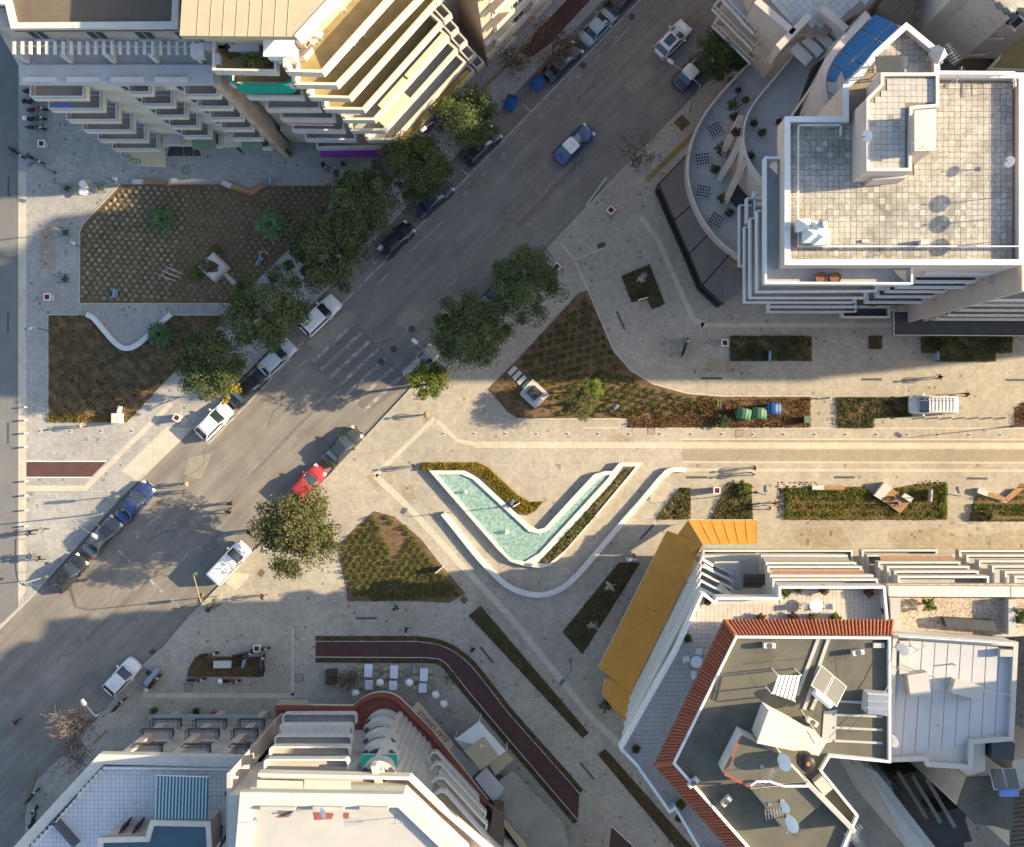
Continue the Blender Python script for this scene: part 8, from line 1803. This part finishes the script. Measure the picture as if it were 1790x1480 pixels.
for i, (x, y) in enumerate(((622, 1210), (665, 1192), (716, 1192), (762, 1213), (776, 1229))):
    c = W(x, y, 1.6); t = thing('globe_heater', ['leftmost', 'second', 'middle', 'fourth', 'rightmost'][i]+' white globe lamp of the restaurant terrace', 'lamp', (c.x, c.y, ZP), group='white globes of the restaurant'); MB().lathe([(.24, 0), (.22, .05), (.05, .08), (.04, 1.4)], 10).build('stand', m_steel, t, world=False); MB().lathe([(.08, 1.4), (.26, 1.48), (.38, 1.65), (.36, 1.85), (.22, 1.98), (.03, 2.03)], 16).build('globe', m_white, t, True, world=False)
# cafe barrels / planters between road and terrace furniture on the mustard terrace
for i, (x, y, b_) in enumerate(((548, 70, 26.4), (558, 60, 26.4), (605, 83, 23.3), (618, 72, 23.3), (633, 58, 23.3), (654, 80, 19.8), (668, 66, 19.8), (598, 12, 26.4))): chair(x, y, b_, 40+i*35, 'white wire chair '+['left on the mustard roof terrace', 'right on the mustard roof terrace', 'left on the second mustard terrace', 'middle on the second mustard terrace', 'right on the second mustard terrace', 'left on the third mustard terrace', 'right on the third mustard terrace', 'at the top edge of the mustard roof terrace'][i], 'mustard terrace chairs')
# wooden ladder, planks near the triangular bed
c = W(1256, 707); t = thing('wooden_ladder', 'short wooden ladder leaning at the right of the triangular bed', 'ladder', (c.x, c.y, ZP+.05))
for s_ in (-1, 1): MB().tube([(s_*.16, -.5, .0), (s_*.16, .5, .5)], .03, 5).build('rail', m_beigecl, t, world=False)
for i in range(5): MB().tube([(-.16, -.4+i*.2, .05+i*.1), (.16, -.4+i*.2, .05+i*.1)], .02, 4).build('rung', m_beigecl, t, world=False)
# small white boundary rail curve at the left corner, rack
c = W(45, 980); t = thing('guard_hoop', 'thin curved rail at the left street corner', 'rail', (c.x, c.y, ZP)); g1 = [W(*p, .6) for p in smooth_line([(43, 942), (43, 1000), (50, 1018), (63, 1026), (78, 1018)], 2)]; MB().tube([Vector((p.x, p.y, .6)) for p in g1], .03, 5).build('rail', m_steel, t)
for k in (0, 6, 12, len(g1)-1): p = g1[min(k, len(g1)-1)]; MB().tube([(p.x, p.y, ZP), (p.x, p.y, .6)], .03, 5).build('post', m_steel, t)
# checker border tiles scattered at the bed heads
m_chk = mat('border_sett_brown', (.14, .085, .05), .9, .2, 4)
P_ = [(1372+random.uniform(-18, 60), 852+random.uniform(-10, 6)) for _ in range(60)]+[(1360+random.uniform(-2, 12), 852+random.uniform(0, 40)) for _ in range(35)]+[(1600+random.uniform(0, 52), 845+random.uniform(-4, 8)) for _ in range(45)]+[(1516+random.uniform(0, 12), 722+random.uniform(0, 25)) for _ in range(30)]+[(1784+random.uniform(-4, 10), 848+random.uniform(-6, 14)) for _ in range(20)]
mb = MB()
for x, y in P_: c = W(round(x/3.4)*3.4, round(y/3.4)*3.4); mb.box((c.x, c.y, ZP+.012), (.14, .14, .02))
tag(mb.build('border_setts', m_chk, None, kind='stuff'), 'brown setts scattered at the heads of the sunny beds', 'setts')
# ================================================================ PEOPLE
m_skin = mat('skin', (.42, .24, .16), .6, .05, 8); HAIR = [mat('hair_dark', (.02, .014, .010), .6, .1, 9), mat('hair_brown', (.10, .055, .03), .6, .1, 9), mat('hair_grey', (.30, .28, .26), .6, .1, 9), mat('hair_fair', (.34, .22, .10), .6, .1, 9)]
CL = dict(black=(.015, .015, .017), navy=(.02, .03, .07), grey=(.12, .12, .125), white=(.62, .60, .58), red=(.38, .03, .03), tan=(.36, .24, .13), blue=(.05, .11, .26), brown=(.10, .055, .035), denim=(.06, .09, .16), olive=(.09, .09, .05), pink=(.5, .25, .24))
def cloth(k): return mat('cloth_'+k, CL[k], .85, .15, 9, .2)
def body_mesh(pose):
    """one continuous figure: skeleton of joints grown with a skin"""
    V = []; E = []; Rd = []
    def add(p, r, par=None):
        V.append(p); Rd.append(r)
        if par is not None: E.append((par, len(V)-1))
        return len(V)-1
    st = pose.get('step', 0); sit = pose.get('sit', False); sw = pose.get('swing', st)
    hz = .50 if sit else .93
    pel = add((0, 0, hz), (.15, .12)); wst = add((0, 0, hz+.15), (.17, .13), pel); che = add((.01, 0, hz+.36), (.205, .15), wst); nk = add((.0, 0, hz+.53), (.06, .06), che); hd0 = add((.03, 0, hz+.62), (.085, .095), nk); hd = add((.03, 0, hz+.73), (.085, .105), hd0); add((.02, 0, hz+.80), (.05, .06), hd)
    add((.115, 0, hz+.67), (.018, .018), hd0)
    for s_ in (-1, 1):
        k = st*s_
        if sit: hp = add((.02, s_*.09, hz-.02), (.085, .085), pel); kn = add((.42, s_*.12, hz), (.06, .06), hp); an = add((.44, s_*.12, .09), (.04, .04), kn); add((.60, s_*.13, .035), (.035, .03), an)
        else:
            hp = add((0, s_*.09, hz-.10), (.085, .09), pel); kn = add((.20*k+.04, s_*.09, .50), (.06, .06), hp); an = add((.38*k-(.10 if k < 0 else 0), s_*.09, .09+(.06 if k < -.1 else 0)), (.04, .04), kn); add((.38*k+.16-(.08 if k < 0 else 0), s_*.10, .035+(.02 if k < -.1 else 0)), (.035, .03), an)
        sh = add((.0, s_*.17, hz+.46), (.075, .075), che); a_ = -k*.5*(1 if not sit else 0)
        el = add((a_*.25-.02+(.12 if sit else 0), s_*.24, hz+.20), (.056, .056), sh); wr = add((a_*.55+.08+(.22 if sit else 0), s_*.22, hz-.03+(.07 if sit else 0)), (.036, .036), el); pm_ = add((a_*.62+.10+(.26 if sit else 0), s_*.215, hz-.11+(.06 if sit else 0)), (.032, .018), wr); p0 = V[pm_]
        for f, (dx, L) in enumerate(((-.022, .065), (-.008, .08), (.008, .078), (.022, .06))): q = add((p0[0]+dx, p0[1]-s_*.004, p0[2]-L*.55), (.009, .009), pm_); add((p0[0]+dx+.010, p0[1]-s_*.018, p0[2]-L), (.0075, .0075), q)
        q = add((p0[0]+.035, p0[1]-s_*.012, p0[2]+.01), (.010, .010), pm_); add((p0[0]+.045, p0[1]-s_*.02, p0[2]-.03), (.008, .008), q)
    me = bpy.data.meshes.new('skel'); me.from_pydata(V, E, []); o = bpy.data.objects.new('skel', me); COL.objects.link(o)
    md = o.modifiers.new('skin', 'SKIN'); sv_ = me.skin_vertices[0].data
    for i, r in enumerate(Rd): sv_[i].radius = r; sv_[i].use_root = (i == 0)
    md.branch_smoothing = .6; sb = o.modifiers.new('sub', 'SUBSURF'); sb.levels = 1; sb.render_levels = 1
    dg_ = bpy.context.evaluated_depsgraph_get(); out = bpy.data.meshes.new_from_object(o.evaluated_get(dg_)); bpy.data.objects.remove(o)
    for k in range(4): out.materials.append(None)
    idx = []
    for p in out.polygons:
        c = p.center; z = c.z-hz+.93 if not sit else c.z
        if sit: i = 3 if c.z > hz+.55 else (2 if c.z < .12 else (0 if c.z < hz+.08 and (c.x > .1 or c.z < hz+.02) else 1))
        else: i = 3 if c.z > 1.43 else (2 if c.z < .12 else (0 if c.z < .90 and abs(c.y) < .19 else 1))
        if i == 1 and (c.z < hz-.01) and abs(c.y) > .19: i = 3
        if sit and i == 0 and abs(c.y) > .185 and c.z > hz: i = 3
        idx.append(i)
    out.polygons.foreach_set('material_index', idx); out.polygons.foreach_set('use_smooth', [True]*len(idx)); out.update(); return out, hz
POSES = [body_mesh(dict(step=.55)), body_mesh(dict(step=-.6)), body_mesh(dict(step=.12)), body_mesh(dict(sit=True))]
m_eye = mat('eye_dark', (.01, .01, .01), .3, 0)
hair_mb = MB().lathe([(.07, -.05), (.105, -.02), (.115, .05), (.10, .11), (.06, .15), (.01, .165)], 12)
def person(x, y, face, pose, top, legs, hair, lab, base=ZP, z=None, bag=None, wheel=None):
    c = W(x, y, .9); t = thing('person', lab, 'person', (c.x, c.y, base if z is None else z), R(face), 'people on foot' if pose != 3 else 'people sitting'); me, hz = POSES[pose]
    o = bpy.data.objects.new('body', me); COL.objects.link(o); o.parent = t
    for i, m in enumerate((cloth(legs), cloth(top), m_black, m_skin)): o.material_slots[i].link = 'OBJECT'; o.material_slots[i].material = m
    h_ = MB(); h_.v = [(a+.005, b, c_+hz+.69) for a, b, c_ in hair_mb.v]; h_.f = list(hair_mb.f); h_.m = list(hair_mb.m); h_.build('hair', HAIR[hair], t, True, world=False)
    for s_ in (-1, 1): MB().lathe([(.002, -.01), (.012, 0), (.002, .01)], 6, (.118, s_*.032, hz+.70)).build('eye', m_eye, t, world=False)
    MB().tube([(.112, -.022, hz+.625), (.118, 0, hz+.62), (.112, .022, hz+.625)], .006, 4).build('mouth', mat('lips', (.3, .1, .09), .6, 0), t, world=False)
    for s_ in (-1, 1): MB().box((.03, s_*.098, hz+.69), (.03, .016, .055)).build('ear', m_skin, t, world=False)
    return t
PPL = [(328, 845, 175, 0, 'tan', 'brown', 3, 'person in a tan coat crossing by the left parked row'), (325, 859, 175, 1, 'brown', 'denim', 1, 'person in brown beside the tan coat walker'), (402, 880, 60, 2, 'black', 'black', 0, 'person in black crossing in the tree shadow, upper'), (399, 894, 60, 0, 'black', 'navy', 0, 'person in black crossing in the tree shadow, lower'), (335, 889, 120, 2, 'white', 'white', 1, 'person in white in the middle of the crossing'),
 (437, 930, 20, 0, 'black', 'grey', 0, 'dark dressed person at the left edge of the big round tree'), (144, 744, 185, 1, 'pink', 'black', 1, 'person in a pale top below the lower left bed'), (76, 926, 170, 0, 'grey', 'black', 2, 'grey dressed person by the lowest left bollard'), (53, 932, 175, 1, 'black', 'black', 0, 'person in black near the left bike rail'), (55, 971, 170, 0, 'navy', 'grey', 0, 'left walker of the pair at the left corner'), (70, 976, 170, 1, 'black', 'black', 1, 'right walker of the pair at the left corner'), 
 (724, 815, 185, 0, 'black', 'navy', 0, 'person in black at the left tip of the fountain'), (744, 724, 200, 1, 'brown', 'tan', 1, 'person in brown under the small light green tree'), (1318, 818, 178, 0, 'brown', 'black', 1, 'upper walker of the pair on the sunny plaza'), (1315, 828, 178, 1, 'white', 'black', 0, 'lower walker of the pair on the sunny plaza'), (1641, 659, 185, 0, 'black', 'black', 0, 'person in black above the ladder van'), (1688, 689, 180, 1, 'brown', 'black', 0, 'person in brown right of the ladder van'),
 (1354, 879, 150, 0, 'red', 'denim', 1, 'person in red left of the long mixed bed'), (1345, 887, 160, 1, 'tan', 'white', 3, 'person in beige left of the long mixed bed'), (692, 1062, 150, 1, 'black', 'navy', 0, 'person in black below the five-sided bed'), (711, 1100, 160, 0, 'black', 'grey', 0, 'person in black above the maroon track bend'), (826, 1135, 120, 2, 'black', 'black', 0, 'person in black right of the maroon track bend'), (460, 1042, 175, 0, 'black', 'brown', 0, 'person in black at the shade edge left of the shrub bed'), (365, 1065, 30, 2, 'black', 'black', 0, 'left of two dark figures by the yellow signal'), (376, 1059, 30, 1, 'black', 'black', 0, 'right of two dark figures by the yellow signal'),
 (373, 1246, 90, 2, 'red', 'black', 0, 'person in red at the balcony house door'), (566, 288, -40, 0, 'black', 'black', 0, 'leftmost walker below the purple fascia'), (573, 295, -40, 1, 'grey', 'black', 2, 'walker with grey top below the purple fascia'), (600, 286, 0, 0, 'black', 'black', 0, 'rightmost walker below the purple fascia'), (588, 270, 10, 2, 'black', 'navy', 0, 'person in black at the purple shop door'), (505, 266, 90, 2, 'blue', 'navy', 0, 'person in blue by the cream house wall'), (890, 573, 200, 2, 'black', 'black', 0, 'person in black beside the right evergreen trees'), (28, 1262, 200, 0, 'brown', 'black', 3, 'person crossing at the lower left edge'), (420, 263, 60, 2, 'black', 'grey', 0, 'person in black below the green blinds')]
for (x, y, f, p, a, b, h, lab) in PPL: person(x, y, f, p, a, b, h, lab, base=0 if (x, y) in ((328, 845), (325, 859), (402, 880), (399, 894), (335, 889), (28, 1262)) else ZP)
person(1560, 869, -60, 3, 'grey', 'black', 0, 'seated person in grey on the wooden seat island', z=.0); person(1567, 879, -50, 3, 'blue', 'denim', 0, 'seated person in blue on the wooden seat island', z=.0)
